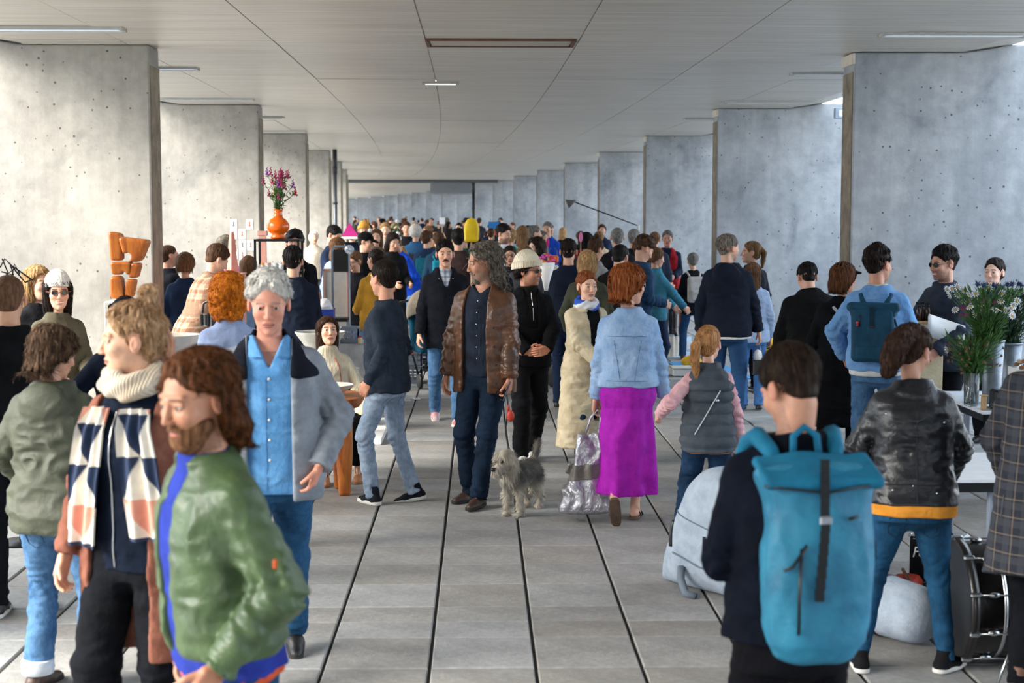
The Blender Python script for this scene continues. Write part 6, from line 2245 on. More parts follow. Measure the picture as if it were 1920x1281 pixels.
hole = lambda px, py, r: (lambda Q: cap(Q, sp(px, py, -.3), sp(px, py, .3), r, r))
ub = trap(224, 283, 236, 264, 443, 490, .085, .03, .12); h1 = hole(240, 480, .028)
sdf_obj('upper_block', lambda Q: smax(ub(Q), -h1(Q), .015), lo_, hi_, .007, WOODO, t)
lb = trap(206, 229, 207, 230, 433, 488, .07, .025, .2)
sdf_obj('upper_post', lb, lo_, hi_, .007, WOODO, t)
cb = trap(208, 246, 210, 244, 490, 514, .07, .02); h2 = hole(232, 512, .018)
sdf_obj('cross_block', lambda Q: smax(cb(Q), -h2(Q), .01), lo_, hi_, .007, WOODO, t)
rbk = trap(246, 264, 240, 257, 492, 520, .06, .02)
sdf_obj('right_block', rbk, lo_, hi_, .007, WOODO, t)
l2 = trap(206, 228, 205, 232, 516, 559, .065, .03)
sdf_obj('lower_post', l2, lo_, hi_, .007, WOODO, t)
r2 = trap(236, 254, 232, 248, 522, 556, .055, .02)
sdf_obj('lower_right_block', r2, lo_, hi_, .007, WOODO, t)
zb = sp(0, 562)[2]
mb = MB(); mb.box((-.02, 0, zb / 2), (.26, .26, zb), bev=.01); mb.build('plinth', STONEW, t)

# ---- wire sculpture, far left
zc = 9.6
t = TH('wire_sculpture', (Wx(22, zc), zc, 0), 'black wire sculpture of crossing rods at the far left edge', 'sculpture')
base = t.location
zz_ = lambda px, py: Vector((Wx(px, zc) - base.x, 0, 2.12 - (py - YV) * zc / FPX))
for seq in (((0, 500), (4, 484), (20, 496), (56, 525)), ((18, 492), (20, 515), (2, 508)), ((20, 496), (34, 520), (46, 528), (58, 522)), ((4, 484), (10, 512), (30, 500)), ((22, 515), (22, 494), (36, 512))):
    mb = MB(); mb.tube([zz_(*q) + Vector((0, .05 * ((i % 2) - .5), 0)) for i, q in enumerate(seq)], .005, 5); mb.build('rod', BLKM, t)
mb = MB(); mb.tube([zz_(10, 512), Vector((0, 0, 0))], .008, 6); mb.build('post', BLKM, t)
mb = MB(); mb.lathe([(.14, 0), (.14, .015)], n=20); mb.build('foot_plate', BLKM, t)

# ---- pink plinth with obelisk
t = TH('plinth', (Wx(431, 15.2), 15.2, 0), 'tall pale pink display box at the left stalls', 'plinth')
PINKP = mat('pale_pink', '#e3a898', .7, 'plain')
mb = MB(); mb.box((0, 0, .76), (.26, .3, 1.52), bev=.008); mb.build('box', PINKP, t)
mb = MB(); mb.box((0, 0, 1.525), (.28, .32, .012), bev=.004); mb.build('lid', PINKP, t)
t = TH('obelisk', (Wx(434, 15.2), 15.2, 1.532), 'slender pink obelisk standing on the pale pink box', 'sculpture')
mb = MB(); mb.lathe([(.062, 0), (.060, .05), (.026, .39), (.006, .42)], n=4); o = mb.build('shaft', mat('salmon_pink', '#e79a88', .6, 'plain'), t, flat=True)
mb = MB(); mb.lathe([(.075, -.0), (.075, .02)], n=4); mb.build('foot', PINKP, t, flat=True)

# ---- black frame shelf, vase, flowers, cups
zf = 15.0
t = TH('shelf_frame', (Wx(522, zf), zf, 0), 'thin black metal shelf frame carrying the orange vase', 'shelf')
w = (562 - 482) / FPX * zf / 2; zT = 2.12 - (450 - YV) * zf / FPX; zS = 2.12 - (508 - YV) * zf / FPX
for sx in (-1, 1):
    for y in (-.16, .16):
        mb = MB(); mb.box((sx * w, y, zT / 2), (.022, .022, zT)); mb.build('post', BLKM, t)
for y in (-.16, .16):
    mb = MB(); mb.box((0, y, zT), (w * 2 + .022, .022, .022)); mb.build('rail', BLKM, t)
for sx in (-1, 1):
    mb = MB(); mb.box((sx * w, 0, zT), (.022, .34, .022)); mb.build('rail', BLKM, t)
mb = MB(); mb.box((0, 0, zS), (w * 2, .32, .016)); mb.build('shelf_board', BLKM, t)
mb = MB(); mb.box((0, 0, zT + .008), (w * 2, .30, .008)); mb.build('top_board', BLKM, t)
mb = MB(); mb.box((0, 0, .5), (w * 2, .32, .016)); mb.build('shelf_board', BLKM, t)
for (px, c, lab, hh_, r) in ((493, '#e0852c', 'orange candle glass on the black shelf, leftmost', .075, .020), (503, '#e6b7a8', 'pale pink cup, second on the black shelf', .080, .028), (516, '#c9dbe6', 'pale blue cup, third on the black shelf', .075, .024), (527, '#cfd4d8', 'silvery cup beside the dark overcoat on the black shelf', .07, .024)):
    c_ = TH('cup', (Wx(px, zf), zf - .06, zS + .008), lab, 'cup')
    mb = MB(); mb.lathe([(r * .85, 0), (r, .01), (r * 1.05, hh_), (r * .9, hh_), (r * .8, .015), (.001, .012)], n=20); mb.build('cup_shell', mat('cup_' + c.strip('#'), c, .4, 'plain'), c_)
    mb = MB(); mb.lathe([(r * 1.0, hh_ * .4), (r * 1.07, hh_ * .42), (r * 1.07, hh_ * .7), (r * 1.0, hh_ * .72)], n=20, closed=True); mb.build('band', WHITEP, c_)
t = TH('vase', (Wx(521, zf), zf, zT + .012), 'glossy orange gourd vase on top of the black shelf frame', 'vase')
k = zf / FPX
mb = MB(); mb.lathe([(9 * k, 0), (14 * k, 1 * k), (14 * k, 5 * k), (11 * k, 9 * k), (17 * k, 13 * k), (21 * k, 20 * k), (21 * k, 27 * k), (16 * k, 35 * k), (9 * k, 40 * k), (8 * k, 48 * k), (9.5 * k, 55 * k), (7.5 * k, 55 * k), (6 * k, 48 * k), (.001, 46 * k)], n=36); mb.build('vase_body', ORNG, t)
t = TH('bouquet', (Wx(521, zf), zf, zT + .012 + 46 * k), 'tall bunch of magenta snapdragons in the orange vase', 'flowers')
rf = random.Random(3)
FM = [mat('magenta_petal', '#b0225e', .6, 'plain', '#8a1648'), mat('crimson_petal', '#c02a4a', .6, 'plain'), mat('violet_petal', '#8a3a9a', .6, 'plain'), mat('orange_petal', '#e0902c', .6, 'plain')]
stems = MB(); leaves = MB()
for i in range(26):
    a = rf.uniform(0, 6.28); sp_ = rf.uniform(.02, .19); L = rf.uniform(.26, .42)
    if i > 20: L *= .6; sp_ *= 1.2
    tip = Vector((math.cos(a) * sp_, math.sin(a) * sp_, L)); mid = Vector((tip.x * .35, tip.y * .35, L * .55))
    stems.tube([Vector((tip.x * .06, tip.y * .06, -.12)), mid, tip], [.003, .003, .002], 5)
    for j in range(16):
        u = rf.uniform(.18, .95); q = mid.lerp(tip, (u - .5) * 2) if u > .5 else Vector((0, 0, 0)).lerp(mid, u * 2)
        d = Vector((rf.uniform(-1, 1), rf.uniform(-1, 1), rf.uniform(-.1, .9)))
        leaves.add(tri_leaf(q, d, Vector((0, 0, 1)), rf.uniform(.035, .075), .018), [(0, 1, 2), (0, 2, 3)])
    mb = MB()
    for j in range(9):
        v = j / 8
        an = j * 2.4
        mb.sphere(tip + Vector((math.cos(an) * .013 * (1 - v * .6), math.sin(an) * .013 * (1 - v * .6), -.02 + v * .075)), .0125 * (1 - v * .55), 3)
    mb.build('flower_spike', FM[0 if i % 3 else (1 if i % 2 else 2)] if i < 24 else FM[3], t)
stems.build('stems', GREENL, t); o = leaves.build('foliage', GREENL, t); o['kind'] = 'stuff'
c_ = TH('block', (Wx(492, 15.6), 15.6, 0), 'small pink upright column behind the orange vase', 'plinth')
mb = MB(); mb.box((0, 0, .95), (.07, .07, 1.9)); mb.build('column', PINKP, c_); mb = MB(); mb.box((0, 0, 1.93), (.10, .10, .05), bev=.006); mb.build('cap', PINKP, c_)

# ---- boards, blue box, cloth table
t = TH('display_board', (Wx(629, 17.2), 17.2, 0), 'white standing board with a pink edge behind the seated woman', 'board')
w = 45 * 17.2 / FPX; h_ = 2.12 - (505 - YV) * 17.2 / FPX
mb = MB(); mb.box((0, 0, h_ / 2 + .03), (w, .03, h_ - .06)); mb.build('panel', WHITEP, t)
for sx in (-1, 1): mb = MB(); mb.box((sx * w / 2, 0, h_ / 2), (.02, .05, h_)); mb.build('edge', PINKP, t)
mb = MB(); mb.box((0, 0, h_), (w + .02, .05, .02)); mb.build('edge', PINKP, t)
for sx in (-1, 1): mb = MB(); mb.box((sx * w / 2, 0, .012), (.03, .4, .024)); mb.build('foot', PINKP, t)
zb_ = 15.9
t = TH('side_table', (Wx(605, zb_), zb_, 0), 'small white table under the blue box', 'table')
zt2 = 2.12 - (612 - YV) * zb_ / FPX
mb = MB(); mb.box((0, 0, zt2 - .015), (.34, .34, .03), bev=.005); mb.build('table_top', WHITEP, t)
for sx in (-1, 1):
    for sy in (-1, 1): mb = MB(); mb.box((sx * .14, sy * .14, (zt2 - .03) / 2), (.03, .03, zt2 - .03)); mb.build('leg', WHITEP, t)
t = TH('storage_box', (Wx(605, zb_), zb_, zt2), 'blue plastic box on the small white table', 'box')
COB = mat('cobalt_plastic', '#1f3fa0', .4, 'plain')
w = .215; hb = .185
mb = MB()
for sx in (-1, 1): mb.box((sx * w / 2, 0, hb / 2), (.008, w, hb))
for sy in (-1, 1): mb.box((0, sy * w / 2, hb / 2), (w, .008, hb))
mb.box((0, 0, .004), (w, w, .008)); mb.build('box_shell', COB, t)
mb = MB()
for sx in (-1, 1): mb.box((sx * w / 2, 0, hb), (.016, w + .01, .012))
for sy in (-1, 1): mb.box((0, sy * w / 2, hb), (w + .01, .016, .012))
mb.build('rim', COB, t)
t = TH('plastic_bag', (Wx(607, zb_), zb_, zt2 + .01), 'crumpled white plastic bag in the blue box', 'bag')
sdf_obj('bag', lambda Q: ell(Q, A(0, 0, .19), A(.085, .075, .11)) - .03 * (vnoise((Q * 28).astype(np.float32)) - .5), (-.13, -.13, .03), (.13, .13, .36), .008, mat('white_film', '#e9eaee', .35, 'plain'), t)
t = TH('stick', (Wx(597, zb_ - .3), zb_ - .3, 0), 'thin red-brown pole in front of the blue box', 'pole')
mb = MB(); mb.lathe([(.012, 0), (.012, 1.32)], n=10); mb.build('pole', mat('red_brown', '#a5522f', .5, 'plain'), t)
mb = MB(); mb.lathe([(.05, 0), (.05, .02)], n=14); mb.build('foot', BLKM, t)

zb_ = 16.3
t = TH('market_table', (Wx(663, zb_), zb_, 0), 'table under a pale grey cloth behind the dark-shirted man', 'table')
zt3 = 2.12 - (640 - YV) * zb_ / FPX
mb = MB(); mb.box((0, 0, zt3 - .02), (.5, .6, .03)); mb.build('table_top', WHITEP, t)
sdf_obj('cloth', lambda Q: smax(rbox(Q, A(0, 0, zt3 / 2 + .02), A(.262 + .0, .312, zt3 / 2 - .01), .02) - .012 * np.sin(Q[:, 0] * 40 + Q[:, 1] * 33) * np.clip((zt3 - Q[:, 2]) / .5, 0, 1), Q[:, 2] - zt3, .01), (-.35, -.4, .01), (.35, .4, zt3 + .03), .016, mat('pale_grey_cloth', '#b9bdc2', .85, 'cloth'), t)


def crate(loc, w, d, h, m, label, group=None, rz=0):
    c_ = TH('crate', loc, label, 'crate', rz, group)
    mb = MB(); mb.box((0, 0, .006), (w, d, .012)); mb.build('base', m, c_)
    for (sx, sy, L_, horiz) in ((0, -1, w, 1), (0, 1, w, 1), (-1, 0, d, 0), (1, 0, d, 0)):
        mb = MB()
        nb = 6
        for z0, z1 in ((0, .22), (.44, .56), (.80, 1.0)):
            zc_, hz_ = (z0 + z1) / 2 * h, (z1 - z0) * h
            if horiz: mb.box((0, sy * d / 2, zc_), (w, .012, hz_))
            else: mb.box((sx * w / 2, 0, zc_), (.012, d, hz_))
        for i in range(nb + 1):
            q = -L_ / 2 + L_ * i / nb
            if horiz: mb.box((q, sy * d / 2, h / 2), (.014, .014, h))
            else: mb.box((sx * w / 2, q, h / 2), (.014, .014, h))
        mb.build('side', m, c_)
    mb = MB(); mb.box((0, -d / 2, h), (w + .02, .022, .014)); mb.box((0, d / 2, h), (w + .02, .022, .014)); mb.box((-w / 2, 0, h), (.022, d, .014)); mb.box((w / 2, 0, h), (.022, d, .014)); mb.build('rim', m, c_)
    return c_


GREYC = mat('grey_plastic', '#8d97a6', .5, 'plain')
crate((Wx(645, 16.2), 16.2, zt3 + .002), .30, .24, .16, GREYC, 'grey slatted crate on the pale grey cloth table')
t = TH('jar', (Wx(673, 16.0), 16.0, zt3 + .002), 'small jar with a red lid beside the grey crate', 'jar')
mb = MB(); mb.lathe([(.02, 0), (.025, .005), (.025, .06), (.018, .07)], n=16); mb.build('jar_body', CREAM, t); mb = MB(); mb.lathe([(.02, .068), (.02, .085)], n=16); mb.build('lid', mat('red_lid', '#c0322a', .5, 'plain'), t)
t = TH('floor_board', (Wx(662, 14.5), 14.5, .0), 'low white platform on the paving behind the orange table leg', 'platform')
mb = MB(); mb.box((0, -.05, .025), (.62, 1.5, .05), bev=.006); mb.build('board', WHITEP, t)
mb = MB(); mb.box((0, -.05, .004), (.60, 1.48, .008)); mb.build('base_edge', GREYC, t)
t = TH('beanbag', (Wx(678, 14.75), 14.75, .05), 'slouching cream beanbag behind the dark-shirted man', 'beanbag')
sdf_obj('bag', lambda Q: smin(ell(Q, A(0, 0, .14), A(.20, .20, .16)), ell(Q, A(.02, .02, .30), A(.13, .13, .13)), .1) - .012 * vnoise((Q * 12).astype(np.float32)), (-.3, -.3, -.02), (.3, .3, .5), .014, CREAM, t)
mb = MB(); mb.tube([(.02, .0, .43), (.03, -.05, .45), (.02, -.02, .42)], .008, 6); mb.build('handle', CREAM, t)

# ---- crates of records and books right of him
cols = ['#c23a34', '#2f5da8', '#d9b23c', '#e8e4da', '#3c8a5a', '#d9762c', '#7a3a8a', '#d36a8a', '#2a2a30', '#88b0d0']
rb = random.Random(9)
CN_ = dict(zip(cols, ('red', 'blue', 'mustard', 'cream', 'green', 'orange', 'violet', 'pink', 'black', 'pale blue')))
ORD = ('first', 'second', 'third', 'fourth', 'fifth', 'sixth', 'seventh', 'eighth', 'ninth')


def book_row(loc, w, n, label, group, h=.10, d=.20, flat=False):
    for i in range(n):
        c_ = cols[rb.randrange(len(cols))]
        m_ = mat('book_' + c_.strip('#'), c_, .6, 'plain')
        lab_ = label % (CN_[c_], ORD[i])
        if flat: o_ = TH('magazine', (loc[0] + rb.uniform(-.01, .01), loc[1], loc[2] + i * .012), lab_, 'magazine', rb.uniform(-.08, .08), group)
        else: o_ = TH('record_sleeve', (loc[0] - w / 2 + w * (i + .5) / n, loc[1], loc[2]), lab_, 'record', 0, group)
        mb = MB()
        if flat: mb.box((0, 0, .005), (w, d, .010))
        else: mb.box((0, 0, h / 2), (w / n * .7, d, h))
        mb.build('cover', m_, o_)
        mb = MB()
        if flat: mb.box((0, -.003, .0048), (w * .98, d, .006))
        else: mb.box((0, -.003, h / 2), (w / n * .45, d, h * .98))
        mb.build('pages', PAPER, o_)


gx = Wx(764, 18.9)
c1 = crate((gx, 18.9, 0), .34, .36, .22, GREYC, 'lower grey crate of the nearest record stack')
c2 = crate((gx, 18.9, .235), .34, .36, .20, GREYC, 'upper grey crate of the nearest record stack')
book_row((gx, 18.9, .44), .30, 5, '%s magazine, %s from the bottom on the nearest crate stack', 'magazines on the nearest crate stack', flat=True, d=.28)
gx = Wx(776, 20.8)
crate((gx, 20.8, 0), .34, .36, .30, GREYC, 'lower grey crate of the second record stack')
crate((gx, 20.8, .315), .34, .36, .24, GREYC, 'upper grey crate of the second record stack')
book_row((gx, 20.8, .35), .30, 9, '%s record sleeve, %s from the left in the second crate stack', 'records in the second crate stack', h=.24, d=.28)
gx = Wx(786, 22.2)
crate((gx, 22.2, 0), .40, .36, .40, GREYC, 'grey-blue crate furthest back in the record row')
book_row((gx, 22.2, .05), .34, 8, '%s sleeve, %s from the left in the furthest record crate', 'records in the furthest crate', h=.40, d=.28)
crate((Wx(816, 20.4), 20.4, 0), .42, .34, .14, BLKP, 'flat black crate on the paving left of the moustached man')
for (px, py, lab) in ((763, 751, 'small white card lying on the paving by the crates'), (781, 748, 'pale blue-white card on the paving, right of the other card'), (764, 724, 'small card leaning at the foot of the crates')):
    g = G(px, py)
    c_ = TH('price_card', (g.x, g.y, .0), lab, 'card', .2)
    mb = MB(); mb.box((0, 0, .003), (.07, .15, .003)); mb.build('card', PAPER, c_); mb = MB(); mb.box((0, .01, .005), (.045, .07, .001)); mb.build('print', GREYC, c_)
g = G(800, 640)
t = TH('orange_ball', (Wx(762, 18.0), 18.0, .44), 'half orange round lamp shade beside the grey crates', 'lamp')
mb = MB(); mb.lathe([(.07, 0), (.075, .02), (.06, .06), (.02, .085)], n=20); mb.build('shade', ORNG, t); mb = MB(); mb.lathe([(.015, -.44), (.015, .0)], n=8); mb.build('post', BLKM, t)

# ---- pink pyramid on white rack, toys
zp = 23.6
zr = 2.12 - (443 - YV) * zp / FPX
t = TH('display_rack', (Wx(667, zp), zp, 0), 'tall white rack with a thin top carrying the pink pyramid', 'shelf')
mb = MB(); mb.box((0, 0, zr - .02), (.46, .4, .04)); mb.build('top_board', WHITEP, t)
for sx in (-1, 1):
    for sy in (-1, 1): mb = MB(); mb.box((sx * .21, sy * .18, (zr - .04) / 2), (.03, .03, zr - .04)); mb.build('post', WHITEP, t)
mb = MB(); mb.box((0, .1, zr - .24), (.40, .02, .30)); mb.build('back_panel', NAVY, t)
t = TH('pyramid', (Wx(657, zp), zp, zr), 'magenta pyramid on the white rack', 'ornament')
w = 15.5 * zp / FPX
mb = MB(); mb.add([(-w, -w, 0), (w, -w, 0), (w, w, 0), (-w, w, 0), (-.02, 0, .215)], [(3, 2, 1, 0), (0, 1, 4), (1, 2, 4), (2, 3, 4), (3, 0, 4)]); mb.build('pyramid_body', mat('magenta_card', '#c42a86', .5, 'plain'), t)
mb = MB(); mb.box((0, 0, .004), (w * 2.06, w * 2.06, .008)); mb.build('foot_edge', mat('crimson_card', '#a01c48', .5, 'plain'), t)
for (px, py, Z, lab) in ((745, 415, 27, 'white ball on a thin green stalk, highest of three'), (694, 432, 25.7, 'white ball on a thin stalk right of the pink pyramid'), (746, 438, 23.5, 'white ball on a thin stalk, lowest of three')):
    q = P(px, py, Z)
    c_ = TH('ball_stalk', (q.x, Z, 0), lab, 'ornament')
    mb = MB(); mb.sphere((0, 0, q.z), .035, 6); mb.build('ball', WHITEP, c_)
    mb = MB(); mb.tube([(0, 0, q.z - .03), (.02, 0, 1.0), (0, 0, 0)], .008, 6); mb.build('stalk', mat('emerald_wire', '#1c8a58', .5, 'plain'), c_)
    mb = MB(); mb.tube([(-.03, 0, q.z - .06), (-.10, 0, q.z - .10), (-.04, 0, q.z - .16), (-.12, 0, q.z - .22)], .016, 6); mb.build('curl', mat('emerald_wire', '#1c8a58', .5, 'plain'), c_)
    mb = MB(); mb.lathe([(.1, 0), (.1, .015)], n=16); mb.build('foot', WHITEP, c_)
q = P(884, 432, 19.3)
t = TH('yellow_paddle', (q.x, 19.3, 0), 'bright yellow rounded upright shape held up in the crowd', 'ornament')
sdf_obj('paddle', lambda Q: np.maximum(smin(ell(Q, A(0, 0, q.z + .03), A(.095, .05, .13)), rbox(Q, A(0, 0, q.z - .06), A(.092, .045, .09), .03), .03), -1), (-.15, -.1, q.z - .2), (.15, .1, q.z + .2), .01, mat('sun_yellow', '#eec90c', .6, 'plain'), t)
mb = MB(); mb.lathe([(.012, 0), (.012, q.z - .12)], n=8); mb.build('stick', WOODL, t)

# ---- pushchairs
def pushchair(px, Z, label, hoodc, seatc, yaw=30):
    t = TH('pushchair', (Wx(px, Z), Z, 0), label, 'pushchair', math.radians(yaw))
    for (x, y, r) in ((-.25, .30, .13), (.25, .30, .13), (-.22, -.38, .09), (.22, -.38, .09)):
        mb = MB(); M = Matrix.Translation((x, y, r)) @ Matrix.Rotation(math.pi / 2, 4, 'Y')
        mb.lathe([(r * .8, -.018), (r, -.015), (r, .015), (r * .8, .018), (r * .3, .02)], n=20, M=M); mb.build('wheel', BLKP, t)
    for sx in (-1, 1):
        mb = MB(); mb.tube([(sx * .22, -.38, .1), (sx * .23, .10, .62), (sx * .23, .42, 1.02)], .013, 8); mb.build('frame_tube', BLKM, t)
        mb = MB(); mb.tube([(sx * .24, .30, .13), (sx * .23, -.05, .50)], .013, 8); mb.build('frame_tube', BLKM, t)
    mb = MB(); mb.tube([(-.23, .42, 1.02), (0, .45, 1.04), (.23, .42, 1.02)], .016, 8); mb.build('handle', BLKP, t)
    sdf_obj('seat', lambda Q: smin(rbox(Q, A(0, -.10, .48), A(.19, .22, .06), .04), rbox(Q, A(0, .12, .70), A(.19, .05, .25), .04, rot('X', -18).astype(np.float32)), .06), (-.3, -.4, .3), (.3, .4, 1.05), .016, cm(seatc), t)
    sdf_obj('hood', lambda Q: smax(np.abs(ell(Q, A(0, .06, .90), A(.225, .30, .29))) - .012, np.maximum(.86 - Q[:, 2] - .3 * Q[:, 1], -(Q[:, 2] - .80)), .01), (-.3, -.35, .75), (.3, .45, 1.3), .012, cm(hoodc), t)
    return t


pushchair(800, 18.6, 'pushchair with a taupe hood and teal seat behind the blue sweater man', '#a89a86', '#1f5f78', 20)
pushchair(1044, 18.7, 'black pushchair with a brown seat right of the beanie man', '#2a2420', '#4a3626', -150)

# ---- trolley and round mirror near the white board
zq = 16.9
t = TH('display_chair', (Wx(638, zq), zq, 0), 'grey tubular high-backed chair with black mesh above the white board', 'chair')
zt_ = 2.12 - (462 - YV) * zq / FPX
for sx in (-1, 1): mb = MB(); mb.tube([(sx * .095, 0, 0), (sx * .095, 0, zt_ - .05), (sx * .07, 0, zt_)], .014, 8); mb.build('post', GREYC, t)
mb = MB(); mb.tube([(-.07, 0, zt_), (.07, 0, zt_)], .014, 8); mb.build('top_rail', GREYC, t)
mb = MB(); mb.box((0, .0, zt_ - .16), (.17, .014, .25)); mb.build('mesh_back', BLKP, t)
mb = MB(); mb.box((0, -.12, .95), (.20, .26, .04), bev=.01); mb.build('seat', BLKP, t)
for sx in (-1, 1): mb = MB(); mb.tube([(sx * .09, -.22, .94), (sx * .10, -.26, 0)], .012, 8); mb.build('leg', GREYC, t)
q = P(655, 468, 16.4)
t = TH('round_mirror', (q.x, 16.4, 0), 'little round mirror on a thin stand beside the tubular chair', 'mirror')
mb = MB(); M = Matrix.Translation((0, 0, q.z)) @ Matrix.Rotation(math.pi / 2, 4, 'X'); mb.lathe([(.048, -.004), (.052, 0), (.048, .004)], n=24, M=M); mb.build('mirror_disc', mat('mirror_face', '#c5d2e0', .15, 'plain', metal=.5), t)
mb = MB(); mb.tube([(0, 0, q.z - .05), (0, 0, 0)], .006, 6); mb.build('stem', GREYC, t); mb = MB(); mb.lathe([(.08, 0), (.08, .012)], n=16); mb.build('foot', GREYC, t)

# ---- arc lamp
zl = 27.0
t = TH('arc_lamp', (Wx(1197, zl), zl, 0), 'grey lamp on a long slanting rod before the right wall', 'lamp')
b0 = t.location
e_ = P(1075, 378, zl) - b0; s0 = P(1198, 424, zl) - b0
mb = MB(); mb.tube([s0, e_], .012, 6); mb.build('rod', BLKM, t)
mb = MB(); mb.tube([(0, 0, 0), (0, 0, s0.z + .02)], .02, 8); mb.build('post', WHITEP, t)
mb = MB(); M = Matrix.Translation(e_) @ Matrix.Rotation(math.radians(68), 4, 'Y'); mb.lathe([(.02, .05), (.03, .0), (.085, -.12), (.08, -.12), (.02, -.01)], n=20, M=M); mb.build('shade', mat('olive_metal', '#6e6f68', .5, 'plain'), t)
mb = MB(); mb.lathe([(.2, 0), (.2, .03)], n=24); mb.build('foot', BLKM, t)


# ---- colourful bouquet and trolley of toys
def blob_flowers(root, c, R, n, mats, r=.02, name='flower'):
    for i in range(n):
        a, b = rf.uniform(0, 6.28), rf.uniform(-.2, 1.4)
        q = Vector(c) + Vector((math.cos(a) * math.cos(b) * R, math.sin(a) * math.cos(b) * R * .8, math.sin(b) * R * .8))
        mb = MB(); mb.sphere(q, (r, r, r * .7), 4); mb.build(name, mats[i % len(mats)], root)


CM_ = [mat('petal_red', '#c22a3c', .6, 'plain'), mat('petal_orange', '#e07a2c', .6, 'plain'), mat('petal_pink', '#d84a9a', .6, 'plain'), mat('petal_violet', '#8a3aa8', .6, 'plain'), mat('petal_yellow', '#e0c040', .6, 'plain')]
q = P(1024, 492, 15.9)
t = TH('bouquet', (q.x, 15.9, q.z - .2), 'bright mixed bouquet in paper beside the cloud of dark curls', 'flowers')
mb = MB(); mb.lathe([(.02, -.1), (.04, 0), (.10, .20), (.095, .20), (.02, .02)], n=14); mb.build('paper', PAPER, t)
blob_flowers(t, (0, 0, .2), .10, 26, CM_, .024)
t = TH('trolley', (Wx(1037, 22.8), 22.8, 0), 'trolley with a blue tube handle hung with orange and pink toys', 'trolley')
for sx in (-1, 1): mb = MB(); mb.tube([(sx * .06, 0, .1), (sx * .06, 0, 1.58), (sx * .03, 0, 1.62)], .01, 6); mb.build('handle_tube', mat('blue_tube', '#2c4f8c', .4, 'plain'), t)
mb = MB(); mb.box((0, 0, .12), (.22, .3, .03)); mb.build('deck', BLKM, t)
for i, (z, c_) in enumerate(((1.45, '#e06a2c'), (1.3, '#e8e6e0'), (1.18, '#d94a9a'), (1.05, '#7fb8d8'), (.9, '#e0a02c'), (.75, '#e8e6e0'), (.6, '#5aa06a'), (.35, '#e8e6e0'))):
    mb = MB(); mb.box((0, -.03, z), (.17, .10, .11), bev=.02); mb.build('toy', mat('toy_' + c_.strip('#'), c_, .5, 'plain'), t)
for sx in (-1, 1): mb = MB(); M = Matrix.Translation((sx * .12, 0, .06)) @ Matrix.Rotation(math.pi / 2, 4, 'Y'); mb.lathe([(.06, -.01), (.06, .01)], n=16, M=M); mb.build('wheel', BLKP, t)
for (px, py, Z, c_, lab) in ((1027, 455, 22.5, '#d81f6a', 'hot pink paper feather upright in the right crowd'), (1089, 445, 19.5, '#e87ab4', 'pale pink feather near the dark-haired women')):
    q = P(px, py, Z)
    t = TH('feather', (q.x, Z, 0), lab, 'ornament')
    mb = MB(); mb.sphere((0, 0, q.z), (.022, .01, .07), 6); mb.build('plume', mat('plume_' + c_.strip('#'), c_, .7, 'plain'), t); mb = MB(); mb.tube([(0, 0, q.z), (0, 0, 0)], .005, 5); mb.build('stick', WOODL, t)
for (px, py, Z, w_, h_, c_, lab) in ((926, 422, 36, .26, .16, '#2f86d8', 'bright blue placard above the crowd'), (829, 414, 46, .17, .2, '#e9eef6', 'small white notice deep in the crowd')):
    q = P(px, py, Z)
    t = TH('placard', (q.x, Z, 0), lab, 'sign')
    mb = MB(); mb.box((0, 0, q.z), (w_, .02, h_)); mb.build('board', mat('placard_' + c_.strip('#'), c_, .6, 'plain'), t); mb = MB(); mb.box((0, .02, (q.z - h_ / 2) / 2), (.03, .02, q.z - h_ / 2)); mb.build('post', WOODL, t)

# ---- goods on the ground at the right
TARP = mat('light_blue_tarp', '#4fa3d8', .45, 'foil', '#3a8ac4', bump=.15)
TARPW = mat('white_blue_sheet', '#c9dcec', .6, 'foil', '#a8c8e4', bump=.15)


def sheet(pts, m, label, name='tarpaulin'):
    g = [G(*p_) for p_ in pts]
    c = sum(g, Vector()) / len(g)
    t = TH(name, (c.x, c.y, 0), label, 'sheet')
    mb = MB(); n = len(g)
    mb.add([(v.x - c.x, v.y - c.y, .004) for v in g] + [(v.x - c.x, v.y - c.y, .009) for v in g], [tuple(range(n)), tuple(range(2 * n - 1, n - 1, -1))] + [(i, (i + 1) % n, n + (i + 1) % n, n + i) for i in range(n)])
    mb.build('sheet_body', m, t)
    return t


sheet([(1252, 680), (1345, 680), (1420, 712), (1290, 704)], TARP, 'bright blue tarpaulin on the ground behind the girl')
sheet([(1235, 634), (1296, 632), (1300, 668), (1246, 672)], TARPW, 'pale blue sheet spread under the white canisters')
sheet([(1405, 716), (1475, 690), (1500, 712), (1440, 745)], TARP, 'blue tarpaulin corner left of the black coats')
sheet([(1430, 742), (1480, 728), (1525, 732), (1525, 750), (1462, 762)], TARPW, 'pale blue tarpaulin edge below the black overcoat')
sheet([(775, 600), (838, 596), (846, 640), (790, 646)], TARPW, 'pale blue sheet on the paving behind the moustached man')
for (px, py, r, h_, lab) in ((1247, 668, .055, .30, 'tall white canister on the pale blue sheet, leftmost'), (1258, 670, .055, .31, 'white canister between two others on the pale blue sheet'), (1268, 668, .05, .30, 'white canister on the pale blue sheet, rightmost')):
    g = G(px, py)
    t = TH('canister', (g.x, g.y, .01), lab, 'canister')
    mb = MB(); mb.lathe([(r * .95, 0), (r, .01), (r, h_ - .02), (r * .9, h_)], n=20); mb.build('canister_body', STONEW, t); mb = MB(); mb.lathe([(r * .92, h_ - .005), (r * .92, h_ + .015), (r * .3, h_ + .02)], n=20); mb.build('lid', GREYC, t)
